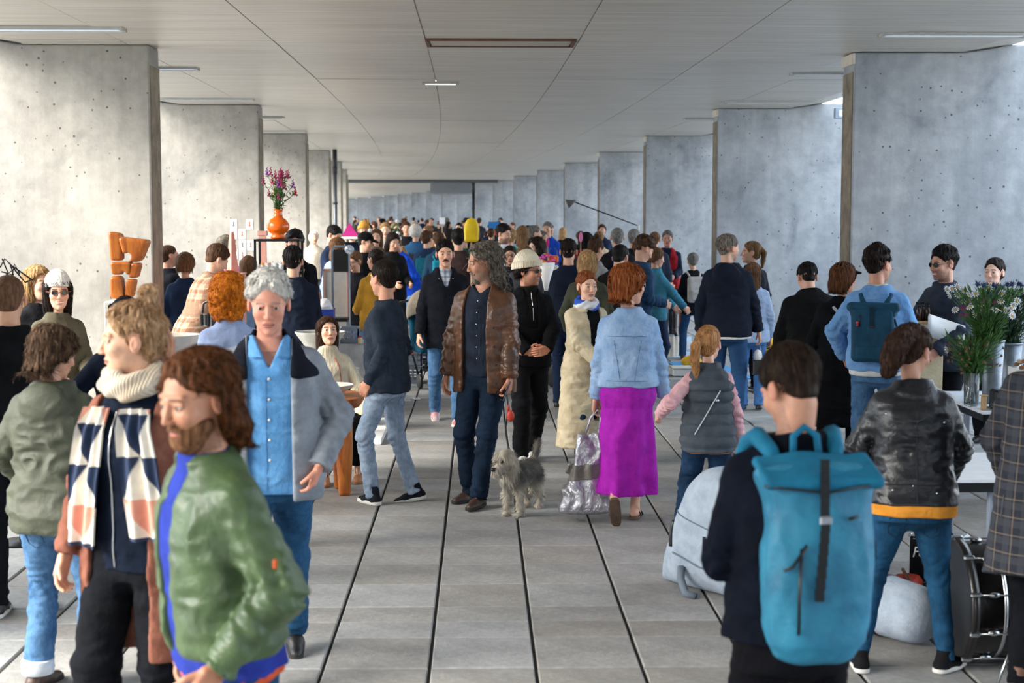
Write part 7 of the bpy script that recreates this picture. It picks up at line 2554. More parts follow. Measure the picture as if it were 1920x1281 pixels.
for (px, lab) in ((1250, 'left black boot standing on the white canisters'), (1266, 'right black boot standing on the white canisters')):
    g = G(1258, 668); x = Wx(px, g.y)
    t = TH('boot', (x, g.y - .01, .335), lab, 'boot')
    sdf_obj('boot_body', lambda Q: smin(cap(Q, (0, .02, .30), (0, .01, .04), .052, .035), cap(Q, (0, .0, .03), (0, -.14, .02), .035, .028), .02), (-.08, -.2, -.02), (.08, .1, .38), .012, BSHOE, t)
    mb = MB(); mb.box((0, -.06, -.008), (.06, .22, .016), bev=.006); mb.build('sole', DSOLE, t)
for (px, py, r, c_, lab, kind) in ((1296, 690, .10, '#e8b23c', 'yellow and white rounded bundle on the ground left of the girl', 0), (1283, 705, .085, '#e2ddd0', 'white box lid on the blue tarpaulin', 1), (1445, 668, .16, '#e8b820', 'yellow cushion on the ground left of the black coats', 0),
                                 (1296, 660, .08, '#dfe4ea', 'white crumpled bag behind the yellow bundle', 0)):
    g = G(px, py)
    t = TH('bundle' if not kind else 'box', (g.x, g.y, .01), lab, 'bundle' if not kind else 'box')
    if kind:
        mb = MB(); mb.box((0, 0, .05), (.34, .3, .10), bev=.01); mb.build('box_body', WHITEP, t); mb = MB(); mb.box((0, 0, .105), (.36, .32, .02), bev=.005); mb.build('lid', STONEW, t)
    else:
        sdf_obj('bundle_body', lambda Q, r=r: ell(Q, A(0, 0, r * .8), A(r * 1.3, r, r * .8)) - .02 * vnoise((Q * 20).astype(np.float32)), (-.3, -.3, -.02), (.3, .3, .4), .014, mat('bundle_' + c_.strip('#'), c_, .7, 'cloth'), t)
        mb = MB(); mb.tube([(-.03, 0, r * 1.6), (0, 0, r * 1.9), (.03, 0, r * 1.6)], .007, 6); mb.build('tie', WHITEP, t)
t = TH('wicker_chair', (Wx(1256, 25.9), 25.9, 0), 'orange wooden chair behind the man in the red vest', 'chair')
WIC = mat('orange_wicker', '#b35a26', .6, 'wood', '#8a3f18')
mb = MB(); mb.box((0, 0, .45), (.5, .45, .05), bev=.01); mb.build('seat', WIC, t)
for i in range(7): mb = MB(); mb.box((-.22 + i * .073, .22, .72), (.03, .02, .5)); mb.build('slat', WIC, t)
for sx in (-1, 1):
    for sy in (-1, 1): mb = MB(); mb.box((sx * .22, sy * .2, .22), (.045, .045, .44)); mb.build('leg', WIC, t)
g = G(1470, 655)
t = TH('low_plinth', (g.x, g.y, 0), 'low pale grey stone slab at the foot of the second right pier', 'slab')
mb = MB(); mb.box((0, 0, .06), (.9, .5, .12), bev=.01); mb.build('slab', STONE, t); mb = MB(); mb.box((0, 0, .01), (.8, .4, .02)); mb.build('base', DARKB, t)

# ---- silver tote
h_ = SKIRTW.l2w(SKIRTW.palm[-1])
t = TH('tote_bag', (h_.x - .03, h_.y - .03, 0.06), 'large crinkled silver tote bag with a grey band in the left hand', 'bag')
FOIL = mat('silver_foil', '#d3d2d6', .28, 'foil', '#9a96a2', metal=.85)


def tote(Q):
    z = Q[:, 2] / .56
    wx = np.interp(z, [0, .1, .6, 1], [.175, .185, .13, .075]); wy = np.interp(z, [0, .1, .6, 1], [.09, .10, .07, .025])
    x = (Q[:, 0] + (1 - z) * .06) / wx; y = Q[:, 1] / wy
    kk = (np.abs(x) ** 3 + np.abs(y) ** 3 + 1e-9) ** (1 / 3)
    d = (kk - 1) * wy
    d = d + .014 * np.sin(Q[:, 0] * 60 + vnoise((Q * 9).astype(np.float32)) * 9) * np.clip(z + .2, .2, 1)
    return smax(d, np.maximum(-Q[:, 2], Q[:, 2] - .56), .02)


def tote_col(V):
    c = np.tile(np.array(srgb('#cfced4'), np.float32), (len(V), 1))
    return c


sdf_obj('tote_body', tote, (-.32, -.16, -.02), (.2, .16, .6), .0075, FOIL, t)
sdf_obj('band', lambda Q: np.maximum(tote(Q) - .003, np.abs(Q[:, 2] - .30 - Q[:, 0] * .1) - .055), (-.32, -.16, .1), (.2, .16, .5), .008, mat('grey_band', '#7b746e', .5, 'foil', '#5f5852', bump=.3), t)
for sy in (-1, 1):
    mb = MB(); mb.tube([(-.06, sy * .03, .54), (-.02, sy * .02, .66), (.03, 0, h_.z - .06 - .0), (.05, sy * .02, .66), (.03, sy * .03, .54)], .007, 6); mb.build('handle', FOIL, t)

# ---- dog
zd0, zd1 = 10.30, 10.72
xf, xr = Wx(950, zd0), Wx(1000, zd1)
cd_ = Vector(((xf + xr) / 2, (zd0 + zd1) / 2, 0))
dirv = (Vector((xf, zd0, 0)) - Vector((xr, zd1, 0))).normalized()
dl = TH('dog', cd_, 'shaggy grey and white terrier on a lead looking to the left', 'dog', math.atan2(dirv.y, dirv.x) - math.pi / 2)


def dog_field(Q):
    x = Q[:, 0]; xs = np.abs(x)
    q = np.stack([xs, Q[:, 1], Q[:, 2]], 1)
    d = ell(Q, A(0, .09, .285), A(.078, .115, .095))                       # deep chest
    d = smin(d, ell(Q, A(0, -.09, .295), A(.066, .13, .072)), .05)         # loin
    d = smin(d, ell(Q, A(0, -.185, .285), A(.066, .070, .078)), .04)       # rump
    d = smin(d, cap(Q, (0, .15, .31), (0, .215, .385), .060, .052), .04)   # neck
    d = smin(d, cap(q, (.045, .125, .25), (.05, .12, .13), .034, .023), .02)      # fore legs
    d = smin(d, cap(q, (.05, .12, .13), (.05, .13, .03), .021, .020), .01)
    d = smin(d, ell(q, A(.05, .145, .018), A(.023, .032, .018)), .01)
    d = smin(d, cap(q, (.045, -.185, .25), (.052, -.145, .165), .048, .032), .02)  # thigh forward to knee
    d = smin(d, cap(q, (.052, -.145, .165), (.052, -.235, .105), .028, .019), .012)  # shank back to hock
    d = smin(d, cap(q, (.052, -.235, .105), (.052, -.215, .025), .018, .017), .01)
    d = smin(d, ell(q, A(.052, -.198, .016), A(.021, .030, .016)), .01)
    d = smin(d, cap(Q, (0, -.24, .33), (0, -.275, .39), .022, .018), .015)          # tail
    d = smin(d, cap(Q, (0, -.275, .39), (.0, -.325, .455), .018, .014), .01)
    return d


HRd = (rot('Z', -12) @ rot('X', -14)).astype(np.float32)
hcd = A(0, .255, .425)


def dog_head(Q):
    q = (Q - hcd) @ HRd
    qs = np.stack([np.abs(q[:, 0]), q[:, 1], q[:, 2]], 1)
    d = ell(q, A(0, -.005, .010), A(.064, .068, .060))
    d = smin(d, cap(q, (0, .04, -.016), (0, .105, -.036), .040, .032), .02)
    d = smin(d, ell(q, A(0, .134, -.022), A(.015, .012, .012)), .004)
    e = ell(qs, A(.068, -.010, -.008), A(.016, .030, .050), rot('Y', -12).astype(np.float32))
    return smin(d, e, .012)


dog_all = lambda Q: smin(dog_field(Q), dog_head(Q), .03)


def dog_col(V):
    n = vnoise((V * 22).astype(np.float32)); n2 = vnoise((V * 90).astype(np.float32) + 3)
    g = np.array(srgb('#66625c'), np.float32); w = np.array(srgb('#c9bfae'), np.float32); dk = np.array(srgb('#3c3935'), np.float32)
    u = V[:, 2] / .40
    wt = np.clip(1.25 - (V[:, 2] - .13) / .10, 0, 1)
    wt = np.maximum(wt, np.clip((V[:, 1] - .16) / .06, 0, .85))
    wt = np.clip(wt + (n - .5) * .5, 0, 1)[:, None]
    c = (g * (1 - n2[:, None]) + dk * n2[:, None]) * (1 - wt) + w * wt * (.8 + .25 * n2[:, None])
    q = (V - hcd) @ HRd
    c[(((q[:, 0]) ** 2 + (q[:, 1] - .140) ** 2 + (q[:, 2] + .018) ** 2) < .015 ** 2)] = srgb('#1a1716')
    return c


Vd, Fd = surf(dog_all, (-.17, -.36, -.01), (.2, .42, .55), .0065)
rb_all = [(Vd, Fd, dog_col(Vd))]
up_ = np.array([0, 0, 1.0])


def dcomb(Pq):
    g = vnoise((Pq * 30).astype(np.float32))[:, None] - .5
    c = np.tile(np.array([0, -.55, -.75]), (len(Pq), 1)) + g * np.array([2.2, 1.0, 0])
    hd = Pq[:, 1] > .20
    c[hd] = c[hd] + np.array([0, .5, -.3])
    tl = (Pq[:, 1] < -.25) & (Pq[:, 2] > .33)
    c[tl] = np.array([0, -.5, .6])
    return c


sv, sf = ribbons(dog_all, Vd, 12000, .060, .0042, dcomb, .022, 6, stick=.45)
root_c = dog_col(sv)
me = mesh_np('body', *(lambda a: (a[0], a[1], True, a[2]))(joinv([(Vd, Fd, dog_col(Vd)), (sv, sf, root_c)])))
link('body', me, mat('dog_coat', '#888888', .75, 'vcol'), dl)
R3 = HRd.astype(float)
for sx in (-1, 1):
    mb = MB(); mb.sphere(Vector(hcd.astype(float) + R3 @ np.array([sx * .027, .074, .012])), .011, 6); mb.build('eye', BLKP, dl)
mb = MB(); mb.sphere(Vector(hcd.astype(float) + R3 @ np.array([0, .152, -.018])), (.018, .014, .014), 6); mb.build('nose', BLKP, dl)
mb = MB(); mb.tube([Vector((.064 * math.cos(a), .185 + .02 * math.sin(a), .355 + .055 * math.sin(a))) for a in [i * math.pi / 8 for i in range(17)]], .008, 6, cap=False); mb.build('collar', mat('blue_collar', '#2c4a78', .7, 'plain'), dl)
# lead, phone
hl = LEATHERMAN.l2w(LEATHERMAN.palm[-1])
Md = Matrix.Rotation(dl.rotation_euler.z, 4, 'Z'); Md.translation = dl.location
nk = Md @ Vector((0, .19, .40))
t = TH('dog_lead', (nk.x, nk.y, 0), 'black dog lead with a red bag holder from the hand to the collar', 'lead')
a_ = hl - t.location; b_ = nk - t.location
pts = [a_.lerp(b_, u) + Vector((.012 * math.sin(u * 9), 0, -.05 * math.sin(u * 3.14))) for u in [i / 14 for i in range(15)]]
mb = MB(); mb.tube(pts, .0055, 6); mb.build('cord', BLKP, t)
mb = MB(); mb.tube([a_ + Vector((.0, 0, 0)), a_ + Vector((-.05, 0, -.10)), a_ + Vector((-.07, 0, -.02)), a_ + Vector((-.02, 0, .02))], .004, 6); mb.build('loop', BLKP, t)
sdf_obj('bag_holder', lambda Q: smin(ell(Q, np.array(a_.lerp(b_, .38)) + A(.025, -.01, 0), A(.028, .02, .042)), ell(Q, np.array(a_.lerp(b_, .28)) + A(.012, -.01, 0), A(.012, .012, .03)), .01), np.array(a_.lerp(b_, .38)) - .1, np.array(a_.lerp(b_, .3)) + .12, .006, mat('red_holder', '#c23a2a', .5, 'plain'), t)
t = TH('phone', (hl.x, hl.y - .02, hl.z), 'dark phone in the hand of the leather-jacketed man', 'phone')
t.rotation_euler = (0, math.radians(22), math.radians(20))
mb = MB(); mb.box((0, 0, -.01), (.010, .07, .15), bev=.003); mb.build('case', mat('blue_grey_case', '#3a4c64', .4, 'plain'), t); mb = MB(); mb.box((-.0055, 0, -.01), (.001, .062, .14)); mb.build('screen', LENS, t)


# ---- backpacks
def on_back(p, name, label, w, h, d, z0, m, cat='backpack', off=.0):
    """root at the middle of the back of a person; local x right, y outward from the back, z up"""
    q = p.tp(0, -(.135 + off), z0)
    W = p.l2w(q)
    t = TH(name, W, label, cat)
    R = Matrix.Rotation(p.rz, 4, 'Z') @ Matrix([list(r) + [0] for r in p.T] + [[0, 0, 0, 1]]) @ Matrix.Rotation(math.pi, 4, 'Z')
    t.rotation_euler = R.to_euler()
    return t


TEAL = mat('teal_nylon', '#2a89aa', .55, 'leather', '#1a6b8c', bump=.8)
TEALD = mat('teal_nylon_dark', '#22779a', .6, 'cloth')
t = on_back(TEALMAN, 'backpack', 'big teal backpack with black straps on the nearest man at the right', 0, 0, 0, .24, TEAL, off=-.005)


def bp(Q):
    z = Q[:, 2]
    w = np.interp(z, [-.30, -.24, .0, .15, .235, .27], [.10, .135, .150, .145, .160, .150])
    dd = np.interp(z, [-.30, -.24, .0, .2, .27], [.06, .085, .095, .07, .035])
    x = Q[:, 0] / w; y = (Q[:, 1] - .07) / dd
    k_ = (np.abs(x) ** 3.2 + np.abs(y) ** 3.2 + 1e-9) ** (1 / 3.2)
    d = (k_ - 1) * np.minimum(w, dd)
    n = vnoise((Q * A(9, 9, 7)).astype(np.float32)); n2 = vnoise((Q * A(22, 22, 12)).astype(np.float32) + 4)
    d = d - .014 * (1 - np.abs(2 * n - 1)) - .007 * (1 - np.abs(2 * n2 - 1)) + .012
    return smax(d, np.maximum(-.30 - z, z - .27), .03)


sdf_obj('pack_body', bp, (-.24, -.06, -.34), (.24, .24, .32), .0065, TEAL, t)


def flap(Q):
    a = rbox(Q, A(0, .085, .245), A(.175, .085, .022), .02, rot('X', -24).astype(np.float32))
    return a - .006 * np.sin(Q[:, 0] * 26 + 1)


sdf_obj('roll_top', flap, (-.22, -.05, .12), (.22, .24, .33), .0065, TEALD, t)
mb = MB(); mb.tube([(-.175, .15, .215), (0, .172, .195), (.175, .15, .215)], .004, 6); mb.build('edge_zip', BLKP, t)
mb = MB(); mb.tube([(-.04, .0, .26), (-.035, -.01, .34), (0, -.015, .365), (.035, -.01, .34), (.04, .0, .26)], .011, 8); mb.build('haul_loop', TEALD, t)
mb = MB()
for i in range(12):
    u = i / 11; mb.box((.005 + .02 * u, .175 + .012 * math.sin(u * 3) + (.01 if u > .4 else 0) - .02 * abs(u - .35), .27 - u * .36), (.026, .006, .036), rz=0)
mb.build('webbing_strap', BLKP, t)
mb = MB(); mb.box((.012, .192, .12), (.036, .012, .026), bev=.004); mb.build('buckle', SILV, t)
for (pts, nm) in (([(.06, .175, .05), (.10, .17, -.01), (.125, .165, -.02)], 'zip_pull'), ([(.075, .172, .04), (.085, .178, -.1), (.085, .170, -.2)], 'zip'), ([(-.06, .178, .12), (-.09, .17, .125)], 'strap_end')):
    mb = MB(); mb.tube(pts, .005, 6); mb.build(nm, BLKP, t)
for sx in (-1, 1):
    pts = [(sx * .07, -.0, .22), (sx * .10, -.03, .30), (sx * .115, -.10, .335), (sx * .12, -.17, .31), (sx * .125, -.25, .22), (sx * .13, -.26, .08)]
    mb = MB(); mb.tube(pts, [.018, .026, .030, .030, .028, .022], 8); o = mb.build('shoulder_strap', TEALD, t)
mb = MB(); mb.tube([(-.17, .0, -.0), (-.175, -.03, -.15), (-.15, .0, -.28)], .006, 6); mb.build('side_strap', BLKP, t)

PETR = mat('petrol_canvas', '#1f4a62', .6, 'cloth', '#173a4e')
t = on_back(ROLLMAN, 'backpack', 'petrol blue roll-top backpack on the man in the denim jacket', 0, 0, 0, .27, PETR, off=.01)
sdf_obj('pack_body', lambda Q: rbox(Q, A(0, .07, -.04), A(.155, .075, .20), .035) - .008 * vnoise((Q * A(10, 10, 8)).astype(np.float32)), (-.2, -.05, -.28), (.2, .2, .2), .010, PETR, t)
sdf_obj('roll_top', lambda Q: smin(rbox(Q, A(0, .06, .175), A(.20, .055, .035), .03), rbox(Q, A(0, .065, .13), A(.17, .06, .03), .02), .02), (-.26, -.04, .08), (.26, .16, .25), .010, PETR, t)
mb = MB(); mb.box((0, .150, .10), (.035, .01, .16)); mb.build('strap', mat('petrol_dark', '#10303f', .6, 'cloth'), t)
mb = MB(); mb.box((0, .155, .03), (.04, .014, .02), bev=.004); mb.build('buckle', BLKP, t)
sdf_obj('front_pocket', lambda Q: rbox(Q, A(0, .13, -.17), A(.12, .03, .055), .02), (-.16, .08, -.25), (.16, .18, -.08), .010, PETR, t)
mb = MB(); mb.tube([(.09, .155, .12), (.09, .158, .03)], .005, 6); mb.build('zip', BLKP, t)
mb = MB(); mb.sphere((.105, .165, .06), .012, 5); mb.sphere((.105, .165, .04), .010, 5); mb.build('charm', mat('red_charm', '#c03a3a', .5, 'plain'), t)
mb = MB(); mb.tube([(-.16, .09, .09), (-.185, .10, .02), (-.18, .10, -.06), (-.16, .09, -.09)], .008, 6); mb.build('side_handle', PETR, t)
for sx in (-1, 1):
    mb = MB(); mb.tube([(sx * .08, -.0, .18), (sx * .11, -.06, .26), (sx * .12, -.14, .26), (sx * .125, -.24, .12)], .022, 8); mb.build('shoulder_strap', PETR, t)


def small_pack(p, label, c, w=.13, h=.18, strapc=None):
    m_ = cm(c)
    t = on_back(p, 'backpack', label, 0, 0, 0, .27, m_, off=.02)
    sdf_obj('pack_body', lambda Q: rbox(Q, A(0, .06, 0), A(w, .06, h), .04), (-.2, -.05, -.26), (.2, .18, .26), .014, m_, t)
    sdf_obj('pocket', lambda Q: rbox(Q, A(0, .12, -.08), A(w * .7, .03, h * .4), .02), (-.2, .05, -.26), (.2, .2, .1), .014, m_, t)
    for sx in (-1, 1):
        mb = MB(); mb.tube([(sx * .07, -.0, h - .02), (sx * .10, -.08, h + .06), (sx * .11, -.16, h + .04), (sx * .12, -.25, h - .1)], .016, 6); mb.build('shoulder_strap', cm(strapc or c), t)


small_pack(GREYPACK, 'pale grey backpack on the grey curly-haired woman', '#aeaba6', .12, .19)
small_pack(WHITEPACK, 'small dark backpack on the white-haired person in denim', '#33363e', .10, .14)
small_pack(TEALP1, 'dark teal rucksack on the curly brown-haired person', '#1f6a82')
small_pack(TEALP2, 'bright turquoise rucksack in the crowd left of the moustached man', '#1f8aa0')
small_pack(YOUNG, 'dark blue backpack on the wavy-haired young man', '#1c2c44')

# black carrier bag and white tissue in the hooded man's hand, striped handbag at the left
h_ = HOODIE.l2w(HOODIE.palm[1])
t = TH('carrier_bag', (h_.x + .02, h_.y, h_.z - .38), 'small black carrier bag in the right hand of the hooded man', 'bag', .2)
mb = MB(); mb.box((0, 0, .09), (.15, .06, .15), bev=.008); mb.build('bag_body', BLKP, t)
mb = MB(); mb.tube([(-.04, 0, .165), (-.01, 0, .36), (.04, 0, .165)], .004, 6); mb.build('handle', WHITEP, t)
mb = MB(); mb.sphere((.0, .05, .2), (.05, .03, .07), 5); mb.build('tissue', WHITEP, t)
t = TH('handbag', (Wx(391, 13.9), 13.9, 2.12 - (612 - YV) * 13.9 / FPX), 'black and silver striped handbag carried by the checked-shirt man', 'bag')
for i in range(6):
    a = i / 6
    mb = MB(); x = -.075 + i * .03
    mb.box((x, 0, .065), (.028, .09, .13 - abs(x) * .3), bev=.008); mb.build('stripe', SILV if i % 2 else BLKP, t)
mb = MB(); mb.tube([(-.07, 0, .13), (-.06, 0, .22), (0, 0, .25), (.06, 0, .22), (.07, 0, .13)], .012, 8); mb.build('handle', BLKP, t)

# ---- double bass in its soft grey case, lying on the ground
GREYBAG = mat('grey_gig_bag', '#aab6c4', .8, 'cloth', '#93a0b0', scale=1.5)
pa = Vector((Wx(1330, 8.35), 8.35, 0)); pb = Vector((Wx(1678, 7.35), 7.35, 0))
L = (pb - pa).length
t = TH('instrument_case', pa, 'large soft grey double bass case lying on its side on the paving', 'case', math.atan2((pb - pa).y, (pb - pa).x))


def bass(Q):
    x = Q[:, 0]
    hz = np.interp(x, [-.16, -.05, .12, .40, .58, .78, 1.0, 1.15], [.24, .335, .36, .31, .26, .29, .25, .14])
    hz = hz * np.sqrt(np.clip(1 - ((np.clip(-x + .08, 0, 1)) / .34) ** 2, .01, 1))
    zc_ = hz * 1.0
    th = np.interp(x, [-.26, -.1, .3, .8, 1.15], [.10, .16, .17, .15, .11])
    y = Q[:, 1] / th; z = (Q[:, 2] - zc_) / np.maximum(hz, .05)
    k_ = (np.abs(y) ** 3 + np.abs(z) ** 2.6 + 1e-9) ** (1 / 2.8)
    d = (k_ - 1) * np.minimum(th, hz)
    d = smax(d, np.maximum(-.27 - x, x - 1.15), .05)
    nk_ = cap(Q * A(1, 1, 1), (1.0, 0, .17), (1.42, 0, .15), .165, .145)
    d = smin(d, nk_, .06)
    d = d - .010 * vnoise((Q * A(5, 8, 8)).astype(np.float32)) + .004
    return smax(d, -Q[:, 2] + .002, .01)


sdf_obj('case_body', bass, (-.36, -.26, -.01), (1.95, .26, .80), .011, GREYBAG, t)


def on_bass(x, z, side=-1):
    ysx = np.linspace(side * .4, 0, 200)
    q = np.stack([np.full(200, x), ysx, np.full(200, z)], 1).astype(np.float32)
    i = np.argmax(bass(q) < 0)
    return Vector((x, float(ysx[i]) + side * .004, z))


for (pts, r, nm, m_) in (([(-.10, .21), (-.05, .20), (.1, .16), (.4, .13), (.7, .12), (1.0, .1)], .006, 'seam', mat('case_piping', '#6e7a88', .8, 'plain')), ([(-.10, .45), (0, .42), (.3, .36), (.6, .32), (.9, .30)], .004, 'seam', mat('case_piping', '#6e7a88', .8, 'plain')),
                         ([(.16, .14), (.155, .25), (.15, .36)], .010, 'zip', mat('case_zip', '#2a3440', .7, 'plain')), ([(.33, .12), (.33, .22), (.33, .30)], .022, 'strap', BLKP), ([(-.12, .24), (-.125, .32), (-.12, .40)], .014, 'strap', BLKP)):
    pp = []
    for i in range(len(pts) - 1):
        for j in range(6):
            u = j / 6
            pp.append(on_bass(pts[i][0] * (1 - u) + pts[i + 1][0] * u, pts[i][1] * (1 - u) + pts[i + 1][1] * u))
    mb = MB(); mb.tube(pp, r, 6); mb.build(nm, m_, t)
mb = MB(); mb.tube([on_bass(-.03, .14) + Vector((0, -.01, 0)), on_bass(.0, .08) + Vector((0, -.06, 0)), Vector((.08, -.24, .02)), Vector((.14, -.22, .012))], .022, 6); mb.build('loose_strap', mat('case_piping', '#6e7a88', .8, 'plain'), t)
mb = MB(); mb.lathe([(.150, -.02), (.158, -.02), (.158, .05), (.150, .05), (.150, -.02)], n=28, closed=True, M=Matrix.Translation((1.22, 0, .157)) @ Matrix.Rotation(math.pi / 2, 4, 'Y')); mb.build('strap_band', BLKP, t)

# ---- amplifier
g = G(1770, 1102)
t = TH('amplifier', (g.x, g.y + .10, 0), 'small guitar amplifier with black grille and silver side behind the leather-jacket woman', 'amplifier', math.radians(-32))
mb = MB(); mb.box((0, 0, .155), (.30, .20, .27), bev=.012); mb.build('cabinet', mat('silver_tolex', '#b9bcbd', .4, 'leather', '#9fa3a5', metal=.3), t)
mb = MB(); mb.box((0, -.100, .155), (.285, .008, .255), bev=.003); mb.build('grille', mat('grille_cloth', '#141416', .8, 'cloth', scale=4), t)
mb = MB(); mb.box((-.0, -.1045, .268), (.25, .003, .004)); mb.build('trim_line', SILV, t)
for sx in (-1, 1):
    for sy in (-1, 1): mb = MB(); mb.lathe([(.016, 0), (.016, .02)], (sx * .12, sy * .07, 0), n=12); mb.build('foot', BLKP, t)
    mb = MB(); mb.box((sx * .145, -.09, .285), (.02, .03, .02), bev=.004); mb.build('corner', SILV, t)
mb = MB(); mb.tube([(-.07, 0, .29), (-.06, 0, .315), (.06, 0, .315), (.07, 0, .29)], .009, 8); mb.build('handle', BLKP, t)
for i in range(4): mb = MB(); M = Matrix.Translation((-.09 + i * .04, -.105, .245)) @ Matrix.Rotation(math.pi / 2, 4, 'X'); mb.lathe([(.009, 0), (.008, .012)], n=10, M=M); mb.build('knob', SILV, t)
fc = bpy.data.curves.new('logo', 'FONT'); fc.body = 'Fe'; fc.size = .085; fc.extrude = .0015; fc.shear = .35; fc.space_character = .85
fo_ = bpy.data.objects.new('logo_tmp', fc); COL.objects.link(fo_)
bpy.context.view_layer.update()
lm = bpy.data.meshes.new_from_object(fo_.evaluated_get(bpy.context.evaluated_depsgraph_get()))
bpy.data.objects.remove(fo_)
lo_ob = link('logo', lm, WHITEP, t); lo_ob.location = (-.13, -.1055, .16); lo_ob.rotation_euler = (math.pi / 2, math.radians(-8), 0)

# ---- red bags, cables, stand legs on the ground
REDB = mat('red_orange_bag', '#c8402a', .6, 'leather', '#9a2c1c')
for (px, py, sx, sy, sz, lab) in ((1700, 1104, .09, .07, .05, 'crumpled red bag left of the amplifier'), (1800, 1118, .17, .07, .045, 'flat red bag in front of the amplifier'), (1838, 1110, .08, .06, .06, 'small red pouch beside the bass drum')):
    g = G(px, py)
    t = TH('red_bag', (g.x, g.y, 0), lab, 'bag', .3)
    sdf_obj('bag_body', lambda Q: ell(Q, A(0, 0, sz * .7), A(sx, sy, sz)) - .022 * vnoise((Q * 24).astype(np.float32)) + .006, (-sx - .04, -sy - .04, .002), (sx + .04, sy + .04, sz * 2 + .03), .009, REDB, t)
    mb = MB(); mb.tube([(-.03, 0, sz * 1.4), (0, -.02, sz * 1.8), (.04, 0, sz * 1.4)], .006, 6); mb.build('strap', BLKP, t)


def cable(pts, r, m, label, wob=.02, n=40):
    g = [G(*p_) for p_ in pts]
    t = TH('cable', (g[0].x, g[0].y, 0), label, 'cable')
    out = []
    for i in range(n):
        u = i / (n - 1) * (len(g) - 1); k_ = min(int(u), len(g) - 2); v = u - k_
        q = g[k_].lerp(g[k_ + 1], v) - g[0]
        out.append(Vector((q.x + wob * math.sin(i * 1.1), q.y + wob * math.cos(i * .8), r + .001)))
    mb = MB(); mb.tube(out, r, 6); mb.build('cable_run', m, t)
    mb = MB(); mb.box(out[0] + Vector((0, 0, .006)), (.05, .03, .024), bev=.006); mb.build('plug', m, t)
    return t


cable([(1722, 1128), (1760, 1126), (1800, 1124), (1855, 1126)], .006, WHITEP, 'white power cable lying left of the bass drum', .006)
cable([(1690, 1105), (1740, 1098), (1790, 1112), (1700, 1112), (1760, 1120)], .0045, BLKP, 'tangled black cable around the red bags', .03, 90)
cable([(1740, 1150), (1800, 1158), (1830, 1140), (1770, 1135)], .003, BLKP, 'thin loose black wire in front of the amplifier', .02, 60)
STK = mat('brown_stick', '#7a4428', .5, 'wood')
for (a, b, za, zb2, lab) in (((1622, 1112), (1658, 1062), .02, .02, 'brown stick on the paving left of the jeans'), ((1620, 1090), (1660, 1108), .03, .02, 'second brown stick crossing the first'), ((1745, 1166), (1692, 1100), .02, .10, 'brown stand leg with a black tip between the sneakers')):
    ga, gb = G(*a), G(*b)
    t = TH('stand_leg', (ga.x, ga.y, 0), lab, 'stick')
    mb = MB(); mb.tube([(0, 0, za), (gb.x - ga.x, gb.y - ga.y, zb2)], .010, 8); mb.build('rod', STK, t)
    mb = MB(); mb.tube([(-.0, -.0, za), (.015 * (1 if gb.x < ga.x else -1), -.01, za - .004)], .014, 8); mb.build('tip', BLKP, t)

# ---- bass drum at the right edge
dx0 = Wx(1846, 6.6)
t = TH('bass_drum', (dx0 + .21, 6.92, 0), 'black bass drum with chrome fittings at the lower right edge', 'drum')
R_ = .285; zc_ = .30
MX = Matrix.Translation((0, 0, zc_)) @ Matrix.Rotation(math.pi / 2, 4, 'Y')
mb = MB(); mb.lathe([(R_ - .012, -.19), (R_ - .01, -.17), (R_ - .01, .17), (R_ - .012, .19)], n=64, M=MX); mb.build('shell', mat('black_lacquer', '#141213', .18, 'leather', '#0c0a0a', bump=.2), t)
for sx in (-1, 1):
    mb = MB(); mb.lathe([(R_ - .006, sx * .17), (R_ + .012, sx * .172), (R_ + .012, sx * .208), (R_ - .006, sx * .21), (R_ - .006, sx * .17)], n=64, M=MX, closed=True); mb.build('hoop', mat('black_hoop', '#1d1a1a', .3, 'plain'), t)
    mb = MB(); mb.lathe([(.001, sx * .192), (R_ - .008, sx * .192)], n=64, M=MX, closed=True); mb.build('drum_head', mat('drum_head', '#1a1a1c', .4, 'plain'), t)
mb = MB(); mb.lathe([(R_ - .011, -.052), (R_ - .006, -.052), (R_ - .006, -.036), (R_ - .011, -.036)], n=64, M=MX, closed=True); mb.build('chrome_band', SILV, t)
for i in range(10):
    a = math.radians(18 + 36 * i)
    yy, zz = math.cos(a) * R_, math.sin(a) * R_ + zc_
    mb = MB(); mb.tube([(-.185, yy * 1.03, zc_ + math.sin(a) * R_ * 1.03), (.185, yy * 1.03, zc_ + math.sin(a) * R_ * 1.03)], .004, 6); mb.build('tension_rod', SILV, t)
    for sx in (-1, 1):
        mb = MB(); mb.box((sx * .19, math.cos(a) * (R_ + .012), zc_ + math.sin(a) * (R_ + .012)), (.05, .022, .022), bev=.006); mb.build('claw', SILV, t)
        mb = MB(); mb.sphere((sx * .10, math.cos(a) * (R_ + .0), zc_ + math.sin(a) * (R_ + .0)), (.03, .014, .014), 6); mb.build('lug', SILV, t)
for sy in (-1, 1):
    mb = MB(); mb.tube([(.02, sy * R_ * .85, zc_ - .1), (-.03, sy * (R_ + .04), zc_ - .13), (-.12, sy * (R_ + .10), .0)], .008, 8); mb.build('spur', SILV, t)
    mb = MB(); mb.sphere((.02, sy * R_ * .93, zc_ - .1), (.035, .02, .02), 6); mb.build('spur_mount', SILV, t)

# ---- flower stall
TOPW_ = mat('table_white', '#dfe3e8', .5, 'plain')


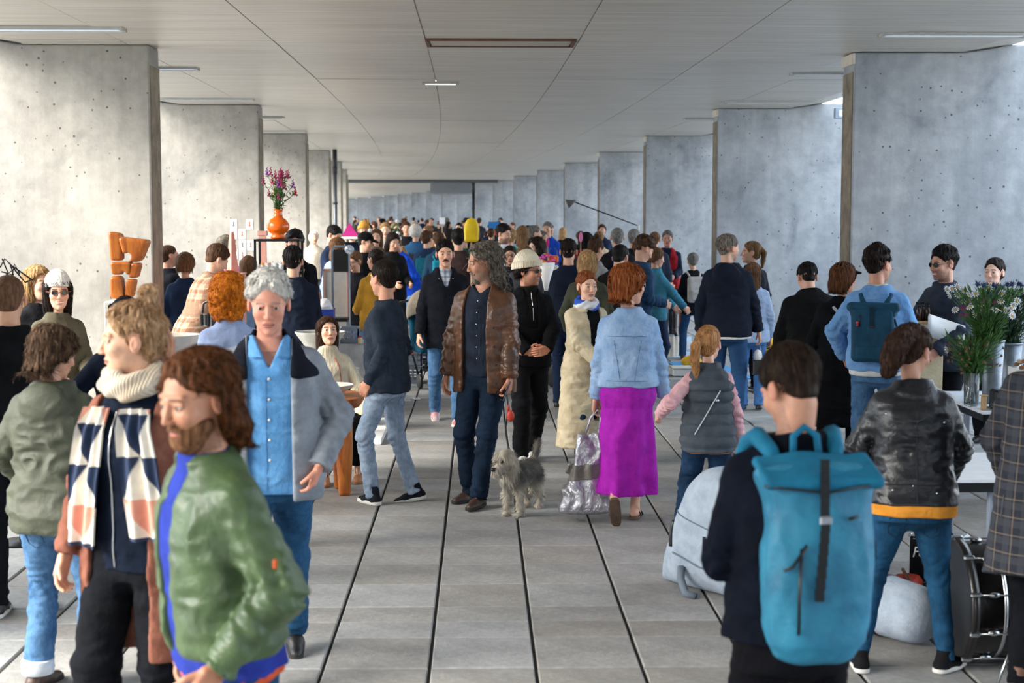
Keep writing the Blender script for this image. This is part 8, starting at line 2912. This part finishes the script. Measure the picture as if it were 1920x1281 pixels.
def stall_table(x0, x1, y0, y1, z, label):
    t = TH('market_table', ((x0 + x1) / 2, (y0 + y1) / 2, 0), label, 'table')
    w, d = x1 - x0, y1 - y0
    mb = MB(); mb.box((0, 0, z - .012), (w, d, .024), bev=.004); mb.build('table_top', TOPW_, t)
    mb = MB()
    for sy in (-1, 1): mb.box((0, sy * (d / 2 - .03), z - .05), (w - .06, .03, .05))
    for sx in (-1, 1): mb.box((sx * (w / 2 - .03), 0, z - .05), (.03, d - .06, .05))
    mb.build('frame', BLKM, t)
    for sx in (-1, 1):
        for sy in (-1, 1): mb = MB(); mb.box((sx * (w / 2 - .26), sy * (d / 2 - .08), (z - .07) / 2), (.04, .04, z - .07), bev=.004); mb.build('leg', GREYC, t)
    return t


xa = Wx(1790, 7.64)
stall_table(xa, xa + 1.5, 7.64, 8.5, .75, 'white-topped table with a black frame between the leather jacket and checked coat')
xb = Wx(1800, 10.9)
stall_table(xb, xb + 1.7, 10.3, 11.5, .75, 'white stall table carrying the buckets of flowers')
DAISY = mat('daisy_white', '#e9eaf2', .6, 'plain'); DISC = mat('daisy_disc', '#d9a830', .7, 'plain'); THIS = mat('thistle_blue', '#2f3f6e', .7, 'plain'); PINKF = mat('aster_pink', '#a8387a', .6, 'plain'); SEED = mat('seed_head', '#8a6a50', .8, 'cloth')


def daisy_mesh(r=.03):
    mb = MB()
    for i in range(10):
        a = i * math.pi / 5
        c, s_ = math.cos(a), math.sin(a)
        mb.add([(c * r * .25, s_ * r * .25, .004), (c * r * .7 - s_ * r * .17, s_ * r * .7 + c * r * .17, .008), (c * r, s_ * r, .0), (c * r * .7 + s_ * r * .17, s_ * r * .7 - c * r * .17, .008)], [(0, 1, 2, 3)])
    n = len(mb.f)
    mb.sphere((0, 0, .004), (r * .28, r * .28, r * .18), 4)
    me = mb.build('daisy', None, data_only=True)
    me.materials.append(DAISY); me.materials.append(DISC)
    me.polygons.foreach_set('material_index', [0] * n + [1] * (len(mb.f) - n))
    return me


DM = daisy_mesh(.032)


def simple_flower(m, r, spiky=False):
    mb = MB()
    if spiky:
        for i in range(26):
            d = Vector((rf.uniform(-1, 1), rf.uniform(-1, 1), rf.uniform(-.3, 1))).normalized()
            s_ = d.cross(Vector((.3, .5, .8))).normalized() * r * .16
            mb.add([d * r * .2 + s_, d * r * .2 - s_, d * r * 1.3], [(0, 1, 2)])
        mb.sphere((0, 0, 0), r * .5, 4)
    else:
        for ring, (rr, zz) in enumerate(((1.0, 0), (.75, .25), (.45, .45))):
            for i in range(9):
                a = i * 2 * math.pi / 9 + ring
                c, s_ = math.cos(a), math.sin(a)
                mb.add([(0, 0, zz * r), (c * r * rr * .6 - s_ * r * .18, s_ * r * rr * .6 + c * r * .18, r * (zz + .1)), (c * r * rr, s_ * r * rr, r * zz), (c * r * rr * .6 + s_ * r * .18, s_ * r * rr * .6 - c * r * .18, r * (zz + .1))], [(0, 1, 2, 3)])
    me = mb.build('bloom', None, data_only=True); me.materials.append(m)
    return me


TMh = simple_flower(THIS, .03, True); PMh = simple_flower(PINKF, .028); SMh = simple_flower(SEED, .016, True)


def bunch(loc, label, sets, H, R, nleaf, lm=GREENL, low=-.25, droop=0):
    t = TH('flower_bunch', loc, label, 'flowers')
    stems = MB(); leaves = MB()
    for (me, nm, n, h0, h1, rs) in sets:
        for i in range(n):
            a = rf.uniform(0, 6.28); r = R * math.sqrt(rf.random()) * rs; h = rf.uniform(h0, h1) * H - droop * r
            tip = Vector((math.cos(a) * r, math.sin(a) * r * .7, h))
            stems.tube([Vector((tip.x * .12, tip.y * .12, low)), Vector((tip.x * .4, tip.y * .4, h * .5)), tip], [.0025, .0022, .0018], 4)
            o = bpy.data.objects.new(nm, me); COL.objects.link(o); o.parent = t
            o.location = tip
            o.rotation_euler = (rf.uniform(-1.2, .3) + .5, rf.uniform(-.7, .7), rf.uniform(0, 6))
            if me is DM: o.rotation_euler = (rf.uniform(.2, 1.4), rf.uniform(-.7, .7), rf.uniform(-.7, .7))
    for i in range(nleaf):
        a = rf.uniform(0, 6.28); h = rf.uniform(-.05, .85) * H; r = R * (.25 + .75 * max(h, 0) / H) * math.sqrt(rf.random())
        q = Vector((math.cos(a) * r, math.sin(a) * r * .7, h))
        d = Vector((math.cos(a) + rf.uniform(-.6, .6), math.sin(a) + rf.uniform(-.6, .6), rf.uniform(.2, 2.0)))
        leaves.add(tri_leaf(q, d, Vector((0, 0, 1)), rf.uniform(.05, .12), rf.uniform(.008, .022)), [(0, 1, 2), (0, 2, 3)])
    stems.build('stems', lm, t)
    o = leaves.build('foliage', lm, t); o['kind'] = 'stuff'
    return t


def bucket(px, Z, py_top, py_bot, r, label, m=STEEL, z0=.752):
    zt_ = 2.12 - (py_top - YV) * Z / FPX
    h_ = zt_ - z0
    t = TH('bucket', (Wx(px, Z), Z, z0), label, 'bucket')
    mb = MB(); mb.lathe([(r * .72, 0), (r * .75, .005), (r, h_), (r * .95, h_), (r * .70, .02), (.001, .015)], n=28); mb.build('bucket_body', m, t)
    mb = MB(); mb.lathe([(r * .98, h_ - .01), (r * 1.05, h_ - .008), (r * 1.05, h_ + .004), (r * .98, h_ + .005), (r * .98, h_ - .01)], n=28, closed=True); mb.build('rim', m, t)
    return t, zt_


b1, z1 = bucket(1868, 10.75, 640, 745, .085, 'tall galvanised bucket of daisies on the stall table, left one')
b2, z2 = bucket(1902, 11.0, 645, 745, .085, 'galvanised bucket near the right edge of the picture')
bunch((b1.location.x - .05, 10.75, z1), 'spreading bunch of white daisies and pink asters in the left bucket', ((DM, 'daisy', 34, .45, 1.0, 1.1), (PMh, 'aster', 12, .4, .9, .8), (TMh, 'thistle', 8, .8, 1.1, .5)), .40, .27, 800)
bunch((b2.location.x, 11.0, z2), 'blue sea holly and white cosmos in the right bucket', ((TMh, 'thistle', 26, .6, 1.05, 1.0), (DM, 'daisy', 10, .3, .8, 1.0)), .42, .22, 700, GREEND)
t = TH('glass_vase', (Wx(1830, 10.6), 10.6, .752), 'clear glass vase with green stems on the stall table', 'vase')
mb = MB(); mb.lathe([(.045, 0), (.05, .004), (.058, .24), (.054, .24), (.046, .012), (.001, .01)], n=28); mb.build('glass', GLASS, t)
mb = MB(); mb.lathe([(.001, .012), (.044, .012), (.049, .12), (.001, .12)], n=24); mb.build('water', mat('vase_water', '#7e9a86', .1, 'plain', trans=.8), t)
bunch((Wx(1832, 10.6), 10.6, .752 + .24), 'wild bunch of seed heads and green sprigs in the glass vase', ((SMh, 'seed_head', 60, .2, 1.0, 1.1), (DM, 'daisy', 3, .8, 1.1, 1.2)), .26, .20, 500, GREENL, low=-.22, droop=.25)
t = TH('card_reader', (Wx(1884, 10.4), 10.4, .752), 'black boxy device with a red-lit display on the stall table', 'device')
mb = MB(); mb.box((0, 0, .07), (.11, .14, .14), bev=.015); mb.build('casing', BLKP, t); mb = MB(); mb.box((-.02, -.072, .035), (.06, .004, .03)); mb.build('display', mat('red_display', '#b03020', .4, 'plain', emit=.4), t)
mb = MB(); mb.box((0, 0, .005), (.13, .16, .010)); mb.build('base', BLKP, t)
t = TH('wooden_block', (Wx(1854, 10.35), 10.35, .752), 'little upright wooden card holder on the stall table', 'block')
mb = MB(); mb.box((0, 0, .05), (.035, .03, .10), bev=.004); mb.build('block_body', WOODL, t); mb = MB(); mb.box((0, 0, .103), (.05, .04, .008)); mb.build('lip', WOODL, t)
q = P(1897, 672, 9.9)
t = TH('wrapped_bouquet', (q.x, 9.9, .752), 'dried orange flowers wrapped in pale paper at the right edge', 'flowers')
mb = MB(); mb.lathe([(.02, 0), (.05, .12), (.14, .33), (.135, .33), (.04, .12)], n=12, M=Matrix.Rotation(math.radians(20), 4, 'Y')); mb.build('paper', PAPER, t)
blob_flowers(t, (.11, 0, .32), .10, 22, [mat('dried_orange', '#b8623c', .8, 'plain'), SEED, mat('dried_cream', '#c9ab88', .8, 'plain')], .022)
# tall box with three amber spray bottles
zb3 = 12.1
q = P(1738, 602, zb3)
t = TH('plinth', (Wx(1743, zb3 + .1), zb3 + .1, 0), 'beige display box under the amber spray bottles', 'box')
mb = MB(); mb.box((0, 0, q.z / 2), (.22, .2, q.z), bev=.006); mb.build('box_body', CREAM, t); mb = MB(); mb.box((0, 0, q.z - .01), (.24, .22, .02)); mb.build('lid', WOODL, t)
AMB = mat('amber_glass', '#3a1d10', .12, 'plain')
for (px, dz, lab) in ((1729, 0, 'amber spray bottle with a black trigger, left of three'), (1737, .04, 'amber spray bottle with a black trigger, middle of three'), (1747, 0, 'amber spray bottle with a black trigger, right of three')):
    t = TH('spray_bottle', (Wx(px, zb3 + dz), zb3 + dz + .03, q.z), lab, 'bottle')
    mb = MB(); mb.lathe([(.018, 0), (.020, .005), (.020, .085), (.010, .105), (.008, .115)], n=16); mb.build('bottle_body', AMB, t)
    mb = MB(); mb.lathe([(.010, .112), (.010, .13)], n=10); mb.box((-.008, 0, .145), (.035, .016, .02), bev=.004); mb.tube([(-.018, 0, .14), (-.024, 0, .125)], .003, 5); mb.build('trigger', BLKP, t)
q = P(1778, 612, 11.9)
t = TH('paper_sheets', (q.x, 11.95, q.z), 'large white sheets of wrapping paper held by the smiling man', 'paper')
for i in range(3):
    mb = MB(); n = 10
    vs = []; fs = []
    for a in range(n):
        for b in range(2):
            u = a / (n - 1)
            vs.append((-.15 + .30 * u, -.01 * i + .03 * math.sin(u * 3), (.08 - .10 * u + i * .01) - b * .16))
    for a in range(n - 1): fs.append((2 * a, 2 * a + 1, 2 * a + 3, 2 * a + 2))
    mb.add(vs, fs, None, True); o = mb.build('sheet', PAPER, t); sm = o.modifiers.new('thickness', 'SOLIDIFY'); sm.thickness = .002
g = G(1642, 846)
t = TH('potted_plant', (g.x, g.y, 0), 'green plant in a white bag with red string behind the leather jacket', 'plant')
sdf_obj('bag', lambda Q: rbox(Q, A(0, 0, .13), A(.13, .10, .13), .03) - .012 * vnoise((Q * 18).astype(np.float32)), (-.2, -.2, -.01), (.2, .2, .3), .012, WHITEP, t)
mb = MB(); mb.tube([(-.12, -.115, .05), (.0, -.12, .22), (.12, -.115, .06)], .005, 6); mb.build('string', REDB, t)
lv = MB()
for i in range(260):
    a = rf.uniform(0, 6.28); r = .16 * math.sqrt(rf.random()); z = rf.uniform(.22, .42)
    lv.add(tri_leaf(Vector((math.cos(a) * r, math.sin(a) * r, z)), Vector((math.cos(a), math.sin(a), rf.uniform(-.2, 1))), Vector((0, 0, 1)), .05, .028), [(0, 1, 2), (0, 2, 3)])
o = lv.build('foliage', GREENL, t); o['kind'] = 'stuff'
